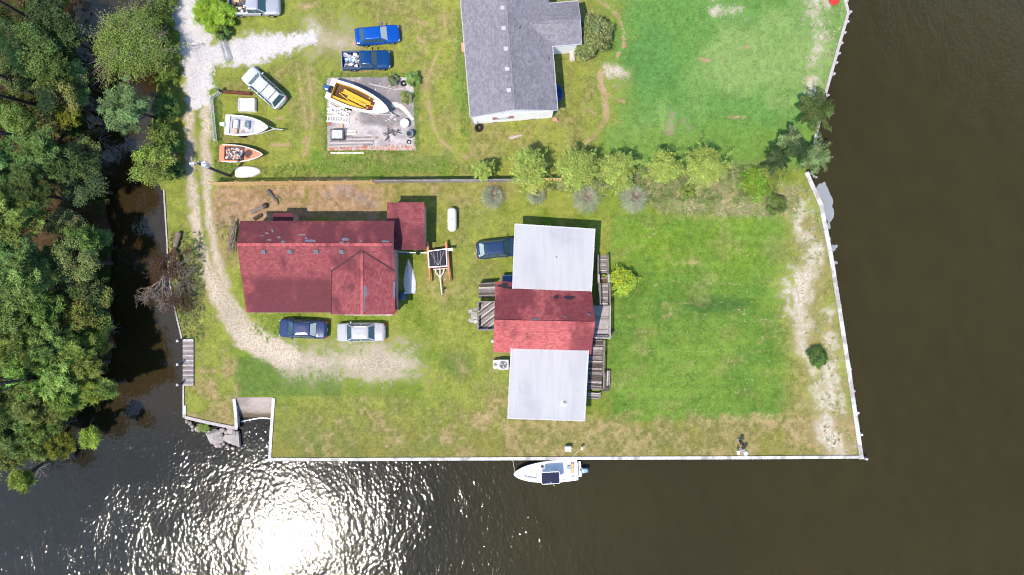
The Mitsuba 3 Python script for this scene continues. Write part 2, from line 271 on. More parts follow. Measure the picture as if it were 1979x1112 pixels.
class MB:
    def __init__(s): s.V, s.F, s.n = [], [], 0
    def add(s, v, f):
        v = np.asarray(v, float); f = np.asarray(f, int)
        if f.shape[1] == 4: f = np.vstack([f[:, [0, 1, 2]], f[:, [0, 2, 3]]])
        s.V.append(v); s.F.append(f + s.n); s.n += len(v); return s
    def box(s, c, size, rz=0., M=None):
        x, y, z = np.asarray(size, float) / 2
        v = np.array([[-x, -y, -z], [x, -y, -z], [x, y, -z], [-x, y, -z], [-x, -y, z], [x, -y, z], [x, y, z], [-x, y, z]])
        m = RZ(rz, *c)
        v = xf(m, v)
        if M is not None: v = xf(M, v)
        return s.add(v, [[0, 3, 2, 1], [4, 5, 6, 7], [0, 1, 5, 4], [1, 2, 6, 5], [2, 3, 7, 6], [3, 0, 4, 7]])
    def bar(s, p0, p1, w, h, up=(0, 0, 1)):
        p0, p1 = np.asarray(p0, float), np.asarray(p1, float)
        d = p1 - p0; L = np.linalg.norm(d); d = d / L
        up = np.asarray(up, float)
        if abs(d @ up) > .95: up = np.array([1., 0, 0])
        r = np.cross(d, up); r /= np.linalg.norm(r); u = np.cross(r, d)
        v = [p + r * a * w / 2 + u * b * h / 2 for p in (p0, p1) for a, b in ((-1, -1), (1, -1), (1, 1), (-1, 1))]
        return s.add(v, [[0, 1, 2, 3], [7, 6, 5, 4], [0, 4, 5, 1], [1, 5, 6, 2], [2, 6, 7, 3], [3, 7, 4, 0]])
    def loft(s, rings, cap0=True, cap1=True):
        n = len(rings[0]); R = np.array(rings, float)
        v = R.reshape(-1, 3); f = []
        for i in range(len(rings) - 1):
            for j in range(n):
                a, b = i * n + j, i * n + (j + 1) % n
                f.append([a, b, b + n, a + n])
        s.add(v, f)
        for on, r, flip in ((cap0, R[0], True), (cap1, R[-1], False)):
            if on:
                c = r.mean(0); tri = [[n, (j + 1) % n, j] if flip else [n, j, (j + 1) % n] for j in range(n)]
                s.add(np.vstack([r, c]), tri)
        return s
    def tube(s, pts, radii, sides=6, cap=True):
        p = np.asarray(pts, float); r = np.broadcast_to(np.asarray(radii, float), (len(p),))
        t = np.gradient(p, axis=0); t /= np.linalg.norm(t, axis=1, keepdims=True) + 1e-12
        ref = np.where(np.abs(t[:, 2:]) < .9, [0, 0, 1.], [1., 0, 0])
        a = np.cross(t, ref); a /= np.linalg.norm(a, axis=1, keepdims=True) + 1e-12
        b = np.cross(t, a); ang = np.arange(sides) * 2 * math.pi / sides
        rings = p[:, None] + r[:, None, None] * (np.cos(ang)[None, :, None] * a[:, None] + np.sin(ang)[None, :, None] * b[:, None])
        return s.loft(rings[:, ::-1], cap, cap)
    def cyl(s, p0, p1, r0, r1=None, n=16):
        return s.tube([p0, p1], [r0, r0 if r1 is None else r1], n)
    def ext(s, poly, z0, z1, M=None):
        for g in getattr(poly, 'geoms', [poly]):
            if g.area < 1e-6: continue
            m = trimesh.creation.extrude_polygon(g, z1 - z0, engine='earcut')
            v = np.array(m.vertices) + [0, 0, z0]
            s.add(v if M is None else xf(M, v), m.faces)
        return s
    def flat(s, poly, z):
        for g in getattr(poly, 'geoms', [poly]):
            v, f = trimesh.creation.triangulate_polygon(g, engine='earcut')
            f = np.array(f); v3 = np.column_stack([v, np.full(len(v), z)])
            nz = np.cross(v3[f[:, 1]] - v3[f[:, 0]], v3[f[:, 2]] - v3[f[:, 0]])[:, 2]
            f[nz < 0] = f[nz < 0][:, ::-1]
            s.add(v3, f)
        return s
    def panel(s, q, t=.012, inset=0., off=.004):
        """a thin plate standing proud of the quad q (counter-clockwise seen from outside)"""
        q = np.asarray(q, float); c = q.mean(0)
        if inset: q = q + (c - q) / np.linalg.norm(c - q, axis=1, keepdims=True) * inset
        n = np.cross(q[1] - q[0], q[3] - q[0]) + np.cross(q[3] - q[2], q[1] - q[2]); n /= np.linalg.norm(n)
        v = np.vstack([q - n * .01, q + n * (t + off)])
        return s.add(v, [[3, 2, 1, 0], [4, 5, 6, 7], [0, 1, 5, 4], [1, 2, 6, 5], [2, 3, 7, 6], [3, 0, 4, 7]])
    def ball(s, c, r, sub=2):
        m = trimesh.creation.icosphere(subdivisions=sub); return s.add(np.array(m.vertices) * np.asarray(r) + c, m.faces)
    def mesh(s): return np.vstack(s.V), np.vstack(s.F)
    def mesh_at(s, M=None):
        v, f = s.mesh(); return (v if M is None else xf(M, v)), f

def put(key, mesh, m, smooth=False, M=None, color=None):
    if isinstance(mesh, MB): mesh = mesh.mesh()
    v, f = mesh
    if M is not None: v = xf(M, v)
    scene[key] = mikit.ply((v, f), 'material ' + m, smooth=smooth, color=color)
    return key
def thing(name, label, cat, group=None):
    k = newkey(name); labels[k] = {'label': label, 'category': cat}
    if group: labels[k]['group'] = group
    return k
def part(parent, name, mesh, m, smooth=False, M=None, label=None, color=None, kind=None):
    k = newkey(name, parent); put(k, mesh, m, smooth, M, color)
    if label: labels.setdefault(k, {})['label'] = label
    if kind: labels.setdefault(k, {})['kind'] = kind
    return k
def whole(name, label, cat, mesh, m, smooth=False, M=None, group=None, color=None):
    k = thing(name, label, cat, group); put(k, mesh, m, smooth, M, color); return k
def ground(name, label, mesh, m, smooth=False, kind='structure'):
    k = newkey(name); labels[k] = {'label': label, 'kind': kind}; put(k, mesh, m, smooth); return k
def stuff(name, label, cat, mesh, m, color=None, smooth=False):
    k = newkey(name); labels[k] = {'label': label, 'category': cat, 'kind': 'stuff'}; put(k, mesh, m, smooth, None, color); return k

# ------------------------------------------------------------------ land and water
WATER = -0.8
def pts(*xy): return [tuple(G(*q)) for q in xy]
shore = [(332, -900), (334, -100), (330, 0), (322, 90), (312, 170), (300, 235), (292, 300), (312, 350), (316, 366), (322, 460), (326, 540), (338, 600), (350, 652),
         (353, 660), (353, 808), (456, 829), (452, 769), (529, 769), (520, 887), (1668, 884), (1640, 720), (1620, 590), (1604, 490), (1585, 395), (1557, 334),
         (1570, 283), (1590, 195), (1641, 24), (1626, -30), (1560, -300), (1560, -900)]
land = Polygon(pts(*shore))
g = MB().flat(land, 0.)
ground('lawn', 'mown lawn with worn tracks, dry and sandy patches', g, 'turf')
drive_px = [(-70, 336, 'x')]
drive = Polygon(pts((334, -600), (334, 0), (345, 60), (352, 130), (356, 200), (358, 340), (366, 420), (384, 510), (412, 590), (450, 660), (520, 695), (600, 712), (650, 760), (680, 765), (690, 745), (800, 735), (805, 670),
                        (700, 680), (600, 672), (520, 655), (480, 620), (448, 560), (424, 480), (408, 400), (405, 330), (406, 200), (412, 150), (440, 132), (540, 112), (660, 100), (665, 66), (590, 58), (500, 68), (430, 85), (408, 60), (388, 10), (386, -600)))
ground('gravel_driveway', 'pale gravel driveway running down to the red roofed garage', MB().flat(drive, .004), 'turf')
west = [(-3000, -900), (120, -900), (120, -40), (122, 60), (134, 150), (150, 250), (178, 330), (188, 420), (192, 520), (196, 620), (184, 700), (150, 770), (105, 830), (50, 870), (-20, 895), (-160, 930), (-3000, 930)]
wl = Polygon(pts(*west))
ground('woodland_floor', 'leaf litter under the trees on the west bank', MB().flat(wl, -.02), 'litter')
def bank(line_px, m, name, label, out=1.2, z0=-.02):
    ln = LineString([tuple(G(*q)) for q in line_px]); d = np.linspace(0, ln.length, int(ln.length / .6) + 2)
    p = np.array([ln.interpolate(t).coords[0] for t in d]); t = np.gradient(p, axis=0); t /= np.linalg.norm(t, axis=1, keepdims=True)
    nrm = np.column_stack([t[:, 1], -t[:, 0]])
    j = meshkit.noise(np.column_stack([p * .9, p[:, :1] * 0])) - .5
    rows = [np.column_stack([p - nrm * .15, np.full(len(p), z0 - .05)]), np.column_stack([p + nrm * (.15 + .3 * j[:, None]), np.full(len(p), z0 + .04)]),
            np.column_stack([p + nrm * (out * .6 + .7 * j[:, None]), np.full(len(p), -.55)]), np.column_stack([p + nrm * (out + 1.2 * j[:, None]), np.full(len(p), -1.3)])]
    v = np.vstack(rows); n = len(p); f = []
    for r in range(3):
        for i in range(n - 1):
            a = r * n + i; f.append([a, a + 1, a + 1 + n, a + n])
    f = np.array(f)[:, ::-1]
    ground(name, label, (v, np.vstack([f[:, [0, 1, 2]], f[:, [0, 2, 3]]])), m, 60)
bank(west[1:-1][::-1], 'litter', 'creek_bank', 'muddy west bank of the creek under the trees', 1.0)
bank(shore[0:9], 'turf', 'creek_bank', 'weedy east bank of the creek beside the driveway', .9, 0.)
k = newkey('water'); labels[k] = {'label': 'dark brown creek and open water with sun glitter', 'kind': 'structure'}
scene[k] = {'type': 'rectangle', 'to_world': T().translate([0, 0, WATER]).scale([900, 900, 1]), 'bsdf': {'type': 'ref', 'id': 'material creek_water'}}
k = newkey('water_bed'); labels[k] = {'label': 'bed under the water', 'kind': 'structure'}
scene[k] = {'type': 'rectangle', 'to_world': T().translate([0, 0, -3.]).scale([900, 900, 1]), 'bsdf': {'type': 'ref', 'id': 'material litter'}}

# boat ramp
rq = [P(452, 768, 0), P(528, 768, 0), P(524, 842, 0), P(458, 842, 0)]
v = np.array([rq[0], rq[1], rq[2] + [0, 0, -1.45], rq[3] + [0, 0, -1.45]]); v[:2, 2] = .03
v = np.vstack([v, v - [0, 0, .2]])
k = thing('boat_ramp', 'concrete boat ramp sloping into the water between two white walls', 'ramp')
part(k, 'slab', MB().add(v, [[3, 2, 1, 0][::-1][::-1], [4, 5, 6, 7][::-1][::-1], [0, 1, 5, 4], [1, 2, 6, 5], [2, 3, 7, 6], [3, 0, 4, 7]]), 'ramp_concrete')
rngf = np.random.default_rng(5)
fm = MB(); y0 = P(0, 813, -.8)[1]
xs = np.linspace(P(461, 0)[0], P(527, 0)[0], 40)
arc = y0 + .25 - .5 * ((xs - xs.mean()) / 2) ** 2 * .35 - .25 * (xs < xs.mean()) * (1 - (xs - xs[0]) / 2)
for a, b, c, d in zip(xs[:-1], xs[1:], arc[:-1], arc[1:]):
    wd = .05 + .12 * rngf.random(); fm.box(((a + b) / 2, (c + d) / 2, WATER + .015), (b - a + .03, wd, .03), math.atan2(d - c, b - a))
stuff('foam', 'thin white foam line where the water laps the ramp', 'foam', fm, 'cloth_white')

# ------------------------------------------------------------------ bulkheads
def bulkhead(label, line, capw, m, wall_m, seg=2.4, z=.12, piles=None, pile_m='white_cap', inward=1):
    k = thing('bulkhead', label, 'bulkhead')
    pw = [P(*q, z)[:2] for q in line]
    for a, b in zip(pw[:-1], pw[1:]):
        L = np.linalg.norm(b - a); n = max(1, round(L / seg)); d = (b - a) / L
        nr = np.array([-d[1], d[0]]) * inward
        ang = math.atan2(d[1], d[0])
        w = MB()
        for i in range(max(1, int(L / .45))):          # corrugated sheet wall under the cap
            q = a + d * (L * (i + .5) / max(1, int(L / .45)))
            w.box((*(q + nr * (.05 if i % 2 else .0)), -.75), (L / max(1, int(L / .45)) + .004 * (i % 2), .08, 1.5 + .002 * (i % 2)), ang)
        part(k, 'sheet_wall', w, wall_m, kind=None)
        for i in range(n):
            q0, q1 = a + d * L * i / n, a + d * L * (i + 1) / n
            c = (q0 + q1) / 2
            part(k, 'cap', MB().box((*c, z - .04 + .003 * (i % 2)), (L / n - .012, capw, .09), ang), m)
    for q in piles or []:
        p = P(*q, .1)
        part(k, 'pile', MB().cyl((p[0], p[1], -2), (p[0], p[1], .12), .13, .12, 10), pile_m, 40)
    return k
bulkhead('weathered timber bulkhead along the creek west of the driveway', [(316, 366), (322, 460), (326, 540), (338, 600), (351, 655)], .14, 'pale_wood', 'dark_wood')
bulkhead('short bulkhead with a tan edge south of the wooden dock', [(354, 745), (354, 784)], .16, 'pale_wood', 'dark_wood')
bulkhead('short white capped bulkhead at the corner beside the rock pile', [(356, 784), (355.5, 807)], .32, 'white_cap', 'dark_wood', inward=1)
bulkhead('weathered bulkhead above the rock pile left of the boat ramp', [(357, 807), (400, 817), (459, 829)], .30, 'pale_wood', 'dark_wood')
bulkhead('white capped wall along the left side of the boat ramp', [(452, 771), (455, 800), (456.5, 828)], .30, 'white_cap', 'siding_tan', 1.6)
bulkhead('white capped wall along the right side of the boat ramp', [(528.5, 770), (523, 846), (521, 886)], .30, 'white_cap', 'siding_tan', 2.2)
bulkhead('long white capped bulkhead along the south edge of the lawn', [(519, 888.5), (700, 888.5), (1100, 886.5), (1668, 884)], .31, 'white_cap', 'dark_wood')
bulkhead('white capped bulkhead along the sandy east edge of the lawn', [(1666, 888), (1642, 722), (1622, 592), (1606, 492), (1587, 396), (1559, 333)], .40, 'white_cap', 'dark_wood',
         piles=[(1629.3, 629), (1636, 673), (1644, 714), (1651, 756.5), (1659, 799), (1666, 841), (1675.5, 888), (1624, 590), (1616, 545), (1609, 500)])
bulkhead('narrow grey bulkhead with pile heads beside the grey roofed house lawn', [(1567, 296), (1573, 283), (1592, 195), (1640, 24), (1626, -30)], .28, 'pale_wood', 'dark_wood', inward=1,
         piles=[(1638, 2), (1645, 22.6), (1639.7, 41.6), (1634, 62.7), (1628, 83), (1623, 103), (1618, 121), (1613, 142.5), (1601, 184), (1588, 230), (1580, 265)], pile_m='pale_wood')
# foam patches against the bulkhead
rngf = np.random.default_rng(8)
def blob(cx, cy, rx, ry, n=40, seed=0, rough=.35, rot=0.):
    r = np.random.default_rng(seed); a = np.linspace(0, 2 * math.pi, n, endpoint=False)
    k = 1 + rough * sum(r.normal() / (j + 1) * np.sin(a * (j + 2) + r.uniform(0, 6)) for j in range(6)) * .5
    x, y = np.cos(a) * k * rx, np.sin(a) * k * ry
    return Polygon(np.column_stack([cx + x * math.cos(rot) - y * math.sin(rot), cy + x * math.sin(rot) + y * math.cos(rot)])).buffer(0)
fm = MB()
for i, (px, py, rx, ry, rt) in enumerate([(1593, 385, .75, 1.5, .35), (1602, 412, .55, .8, .2), (1590, 366, .5, .7, .2), (1597, 437, .3, .45, 0), (1612, 479, .28, .32, 0), (1614, 508, .22, .2, 0), (1607, 505, .12, .15, 0), (1604, 462, .12, .1, 0), (1575, 342, .22, .14, 0), (1567, 336, .2, .1, 0), (1617, 545, .1, .14, 0)]):
    c = P(px, py, WATER); fm.ext(blob(c[0], c[1], rx, ry, 60, i, .5, rt), WATER + .01, WATER + .03)
stuff('foam', 'grey white scum of foam floating against the east bulkhead', 'foam', fm, 'foam_scum')

# wooden dock on the creek
k = thing('dock', 'narrow weathered wooden dock along the creek bulkhead', 'dock')
c0, c1 = P(363.5, 658, .15), P(363.5, 746, .15)
n = 28
for i in range(n):
    y = c0[1] + (c1[1] - c0[1]) * (i + .5) / n
    part(k, 'plank', MB().box((c0[0] + .01 * ((i * 7) % 3), y, .15), (1.06, abs(c1[1] - c0[1]) / n - .015, .05)), 'grey_wood' if i % 3 else 'pale_wood')
part(k, 'end_board', MB().box((c0[0], c0[1] + .05, .17), (1.06, .14, .07)), 'white_cap')
fr = MB()
for dx in (-.5, .5): fr.bar((c0[0] + dx, c0[1], .06), (c1[0] + dx, c1[1], .06), .1, .12)
part(k, 'frame', fr, 'dark_wood')
for i, py in enumerate((658, 703, 742)):
    b = P(350.5, py, .2); pl = thing('mooring_pile', ['mooring pile at the north end of the wooden dock', 'mooring pile at the middle of the wooden dock', 'mooring pile at the south end of the wooden dock'][i], 'pile', 'mooring piles along the wooden dock')
    part(pl, 'post', MB().tube([(b[0], b[1], -2), (b[0], b[1], 1.15)], [.12, .11], 10), 'dark_wood', 40)
    part(pl, 'cap', MB().tube([(b[0], b[1], 1.15), (b[0], b[1], 1.24)], [.14, .05], 10), 'white_cap', 40)

# riprap: each stone a thing
rng = np.random.default_rng(12)
def stone(c, r, seed, flat=.7):
    m = trimesh.creation.icosphere(subdivisions=3); v = np.array(m.vertices); rr = np.random.default_rng(seed)
    for _ in range(11):                                  # chop flat faces
        d = rr.normal(size=3); d /= np.linalg.norm(d); lim = rr.uniform(.62, .9); e = v @ d
        v = v - np.outer(np.maximum(e - lim, 0), d)
    v += .05 * (meshkit.fbm(v * 3 + seed, 3) - .5)[:, None] * v
    v = v * np.asarray(r) * [1, 1, flat]
    a = rr.uniform(0, 6)
    return xf(RZ(a, *c), v), np.array(m.faces)
p = P(414, 845, -.5); whole('boulder', 'largest pale boulder of the rock pile, nearest its left end', 'boulder', stone(p, (1.05, .85, .6), 71), 'rock', 30)
p = P(443, 850, -.5)
slabp = Polygon(pts((426, 851), (432, 842), (459, 841), (461, 866), (455, 864), (437, 857)))
whole('rock', 'flat broken concrete slab at the right tip of the rock pile', 'rock', MB().ext(slabp, -1.1, -.28), 'rock')
n = 0
for px, py, r in [(372, 824, .22), (366, 819, .25), (379, 829, .3), (360, 816, .2), (388, 824, .24), (372, 831, .2), (395, 832, .25), (384, 833, .18), (430, 832, .32), (438, 836, .36), (447, 832, .4), (453, 838, .3), (424, 835, .25), (442, 826, .22), (455, 830, .2), (428, 845, .24), (418, 862, .22), (426, 862, .26), (440, 864, .2), (450, 867, .22), (404, 836, .25), (432, 858, .2), (459, 836, .22)]:
    p = P(px, py, -.45); rr = r * rng.uniform(.9, 1.25)
    sp = ['at the left tip', 'below the bulkhead corner', 'left of the green weeds', 'under the weeds', 'between weeds and boulder', 'above the boulder', 'right of the boulder', 'above the broken slab', 'at the ramp wall', 'at the water edge below'][0 if px < 364 else 1 if px < 374 else 2 if px < 381 else 3 if px < 390 else 4 if px < 400 else 9 if py > 856 else 5 if px < 426 else 6 if px < 434 else 7 if px < 450 else 8]
    size = 'tiny' if r < .21 else 'small' if r < .245 else 'mid sized' if r < .31 else 'large'
    lab = f'{size} grey stone of the rock pile, {sp}'
    if any(v.get('label') == lab for v in labels.values()): lab += ', lower one' if py > 834 else ', upper one'
    if any(v.get('label') == lab for v in labels.values()): lab += ' on the right'
    whole('stone', lab, 'stone', stone((p[0], p[1], -.62 + .3 * rng.random()), (rr, rr * .85, rr), 100 + n), 'rock', 30, group='stones of the rock pile'); n += 1
# ------------------------------------------------------------------ vehicles
def wheels(k, M, xs, yo, r=.33, w=.22):
    for x in xs:
        for sgn in (1, -1):
            y = sgn * yo
            ty = part(k, 'wheel', MB().tube([(x, y - w / 2, r), (x, y - w / 2 + .03, r), (x, y + w / 2 - .03, r), (x, y + w / 2, r)], [r - .05, r, r, r - .05], 20), 'rubber', 40, M)
            o = y + sgn * (w / 2 - .004)
            part(ty, 'rim', MB().tube([(x, o, r), (x, o + sgn * .02, r)], [r * .62, r * .5], 14), 'steel', 40, M)

def car_body(L, W, zb, hood, belt, deck, xf0, xr0, nose=.62, n=17, taper=5):
    """cross-sections from tail to nose"""
    ts = np.array([-1, -.988, -.955, -.9, -.8, -.65, -.45, -.2, 0, .2, .45, .6, .74, .85, .92, .965, .99, 1])
    rings = []
    for t in ts:
        x = t * L / 2
        a = abs(t)
        w = W / 2 * (1 - .05 * a ** 3 - .10 * a ** 12 - .22 * max(0, (a - .95) / .05) ** 1.5)
        lo = zb + (.0 if a < .93 else .16 * ((a - .93) / .07))
        if x > xf0: u = min(1, (x - xf0) / (L / 2 - xf0)); zt = belt + (hood - belt) * u ** .9 - .22 * max(0, (u - .86) / .14) ** 2
        elif x < xr0: u = min(1, (xr0 - x) / (L / 2 + xr0 + 1e-6)); zt = belt + (deck - belt) * u - .16 * max(0, (u - .8) / .2) ** 2
        else: zt = belt
        pr_ = [(0, lo), (.86, lo), (.97, lo + .1), (1., lo + .28), (1., zt - .22), (.965, zt - .09), (.88, zt - .015), (.55, zt + .02), (0, zt + .03)]
        half = [(x, -w * q, z) for q, z in pr_]
        rings.append(half + [(x, w * q, z) for q, z in pr_[-2:0:-1]])
    return [r[::-1] for r in rings]

def cabin_rings(x0b, x1b, x0t, x1t, wb, wt, zb, zt):
    """rear/front x at the belt and at the roof"""
    def ring(xa, xb, w, z, r=.12):
        q = Polygon([(xa, -w), (xb, -w), (xb, w), (xa, w)])
        return [(x, y, z) for x, y in [(xa + r, -w), (xb - r, -w), (xb, -w + r), (xb, w - r), (xb - r, w), (xa + r, w), (xa, w - r), (xa, -w + r)]]
    return [ring(x0b, x1b, wb, zb, .06), ring(x0t, x1t, wt, zt - .05, .10), ring(x0t + .05, x1t - .05, wt - .06, zt - .008, .14), ring(x0t + .10, x1t - .10, wt - .10, zt + .0, .14), ring(x0t + .4, x1t - .4, wt - .3, zt + .02, .12)]

def car(name, label, cat, px, py, ang, L, W, Ht, pm, st, rails=None, light_rear=False, light_front=False, group=None):
    k = thing(name, label, cat, group)
    c = P(px, py, 0); M = RZ(math.radians(ang), *c)
    xf0, xf1, xr1, xr0 = [q * L for q in st['cab']]
    belt, hood, deck = st.get('belt', .95), st.get('hood', .78), st.get('deck', .92)
    part(k, 'body', MB().loft(car_body(L, W, .2, hood, belt, deck, xf0 - .1, xr0 + .1)), pm, 38, M)
    wb, wt = W / 2 * .90, W / 2 * .68
    cr = cabin_rings(xr0, xf0, xr1, xf1, wb, wt, belt - .02, Ht)
    part(k, 'roof', MB().loft(cr, False, True), pm, 34, M)
    zb_, zt_ = belt + .02, Ht - .07
    f = lambda t0, t1: None
    def corner(xb, xt, s, z):           # point on the cabin skin
        u = (z - belt) / (Ht - .05 - belt); return (xb + (xt - xb) * u, s * (wb + (wt - wb) * u), z)
    ws = [corner(xf0, xf1, -.90, zb_), corner(xf0, xf1, .90, zb_), corner(xf0, xf1, .86, zt_), corner(xf0, xf1, -.86, zt_)]
    part(k, 'windshield', MB().panel(ws), 'car_glass_light' if light_front else 'car_glass', False, M)
    rw = [corner(xr0, xr1, .86, zb_ + .04), corner(xr0, xr1, -.86, zb_ + .04), corner(xr0, xr1, -.82, zt_), corner(xr0, xr1, .82, zt_)]
    part(k, 'rear_window', MB().panel(rw), 'car_glass_light' if light_rear else 'car_glass', False, M)
    cuts = st.get('win', [.04, .48, .52, .96])
    for s in (1, -1):
        for i in range(0, len(cuts), 2):
            def sp(u, z):
                lo = xr0 + (xf0 - xr0) * 0; v = (z - belt) / (Ht - .05 - belt)
                xa, xb = xr0 + (xr1 - xr0) * v, xf0 + (xf1 - xf0) * v
                return (xa + (xb - xa) * u, s * (wb + (wt - wb) * v), z)
            q = [sp(cuts[i], zb_), sp(cuts[i + 1], zb_), sp(cuts[i + 1], zt_ - .02), sp(cuts[i], zt_ - .02)]
            if s < 0: pass
            else: q = q[::-1]
            part(k, 'side_window', MB().panel(q), 'car_glass', False, M)
        part(k, 'mirror', MB().ball((xf0 - .42, s * (W / 2 + .06), belt + .06), (.08, .13, .08), 2), pm, True, M)
        part(k, 'headlight', MB().ball((L / 2 - .16, s * W * .37, hood - .14), (.16, .15, .075), 2), 'lamp_glass', True, M)
        part(k, 'taillight', MB().ball((-L / 2 + .09, s * W * .38, deck - .16), (.11, .14, .09), 2), 'tail_red', True, M)
    # bonnet and boot lid stand a hair proud, with a seam all round
    def lid(nm, xa, xb, za, zb2, wf):
        m = MB(); n = 6
        top = [[(xa + (xb - xa) * i / n, s * W / 2 * wf * (1 - (.04 * i / n if xb > 0 else 0)), za + (zb2 - za) * (i / n) ** .9 + (.034 - .028 * abs(s) ** 2)) for s in (-1, -.66, -.33, 0, .33, .66, 1)] for i in range(n + 1)]
        v = np.array(top).reshape(-1, 3); f = []
        for i in range(n):
            for j in range(6): a = i * 7 + j; f.append([a, a + 7, a + 8, a + 1])
        v2 = v - [0, 0, .05]; N = len(v); f2 = [[a + N for a in q[::-1]] for q in f]
        m.add(np.vstack([v + [0, 0, .004], v2]), f + f2)
        part(k, nm, m, pm, 40, M)
    if st.get('bonnet', True): lid('bonnet', xf0 + .14, L / 2 - .34, belt - .005, hood + .06, .80)
    if st.get('boot'): lid('boot_lid', xr0 - .1, -L / 2 + .28, belt - .005, deck + .01, .78)
    part(k, 'front_bumper', MB().ext(Polygon([(L / 2 - .3, -W * .42), (L / 2 - .02, -W * .34), (L / 2 + .035, -W * .2), (L / 2 + .035, W * .2), (L / 2 - .02, W * .34), (L / 2 - .3, W * .42)]), .3, .46), pm, 30, M)
    part(k, 'number_plate', MB().box((-L / 2 - .015, 0, .6), (.02, .32, .16)), 'white_paint', False, M)
    wheels(k, M, (L * .305, -L * .29), W / 2 - .10)
    if rails:
        for s in (1, -1):
            part(k, 'roof_rail', MB().bar((xr1 + .15, s * wt * .93, Ht + .05), (xf1 - .25, s * wt * .93, Ht + .05), .05, .05).box((xr1 + .2, s * wt * .93, Ht), (.06, .05, .1)).box((xf1 - .3, s * wt * .93, Ht), (.06, .05, .1)), rails, False, M)
        if st.get('bars'):
            for x in (xr1 + .45, (xr1 + xf1) / 2 + .1): part(k, 'crossbar', MB().bar((x, -wt * .93, Ht + .075), (x, wt * .93, Ht + .075), .05, .03), 'black_plastic', False, M)
    return k, M

SEDAN = dict(cab=(.285, .165, -.175, -.30), boot=True)
COMPACT = dict(cab=(.235, .095, -.27, -.40), boot=True, deck=.95)
VAN = dict(cab=(.285, .155, -.40, -.465), belt=1.0, hood=.84, deck=.98, win=[.03, .33, .36, .63, .66, .95], bars=True)
SUV = dict(cab=(.21, .085, -.33, -.44), belt=1.0, hood=.9, deck=.98, win=[.03, .26, .29, .60, .63, .95])
car('parked_car', 'bright blue compact sedan parked on the grass left of the grey roofed house', 'car', 731.5, 72.5, 5.5, 4.35, 1.76, 1.44, 'paint_blue', COMPACT, light_front=True)
car('parked_car', 'dark navy blue sedan parked in front of the red roofed garage', 'car', 589.5, 635, 177.5, 4.75, 1.86, 1.43, 'paint_navy', SEDAN, light_rear=True)
car('parked_car', 'pale silver sedan with roof rails parked in front of the red roofed garage', 'car', 700.5, 641.5, 180.5, 4.78, 1.86, 1.5, 'paint_pale', SEDAN, rails='steel')
car('parked_minivan', 'pale silver minivan parked at a slant beside the small white boat', 'minivan', 515, 174, 138, 4.75, 1.86, 1.68, 'paint_pewter', VAN, rails='steel')
car('parked_suv', 'dark blue car with its nose under the flat white roof of the deck house', 'car', 967, 480.5, 6, 4.7, 1.82, 1.6, 'paint_dark', SUV, light_rear=True)

def junk_bits(rng, x0, x1, y0, y1, z, n, r=(.08, .22)):
    """odds and ends: small crumpled lumps and slabs, as separate lists per tone"""
    out = []
    for i in range(n):
        m = MB(); c = (rng.uniform(x0, x1), rng.uniform(y0, y1), z + rng.uniform(0, .12)); s = rng.uniform(*r)
        if rng.random() < .6: m.box(c, (s, s * rng.uniform(.5, 1.4), s * rng.uniform(.3, .8)), rng.uniform(0, 3))
        else: m.ball(c, (s * .6, s * .45, s * .4), 1)
        out.append(m)
    return out

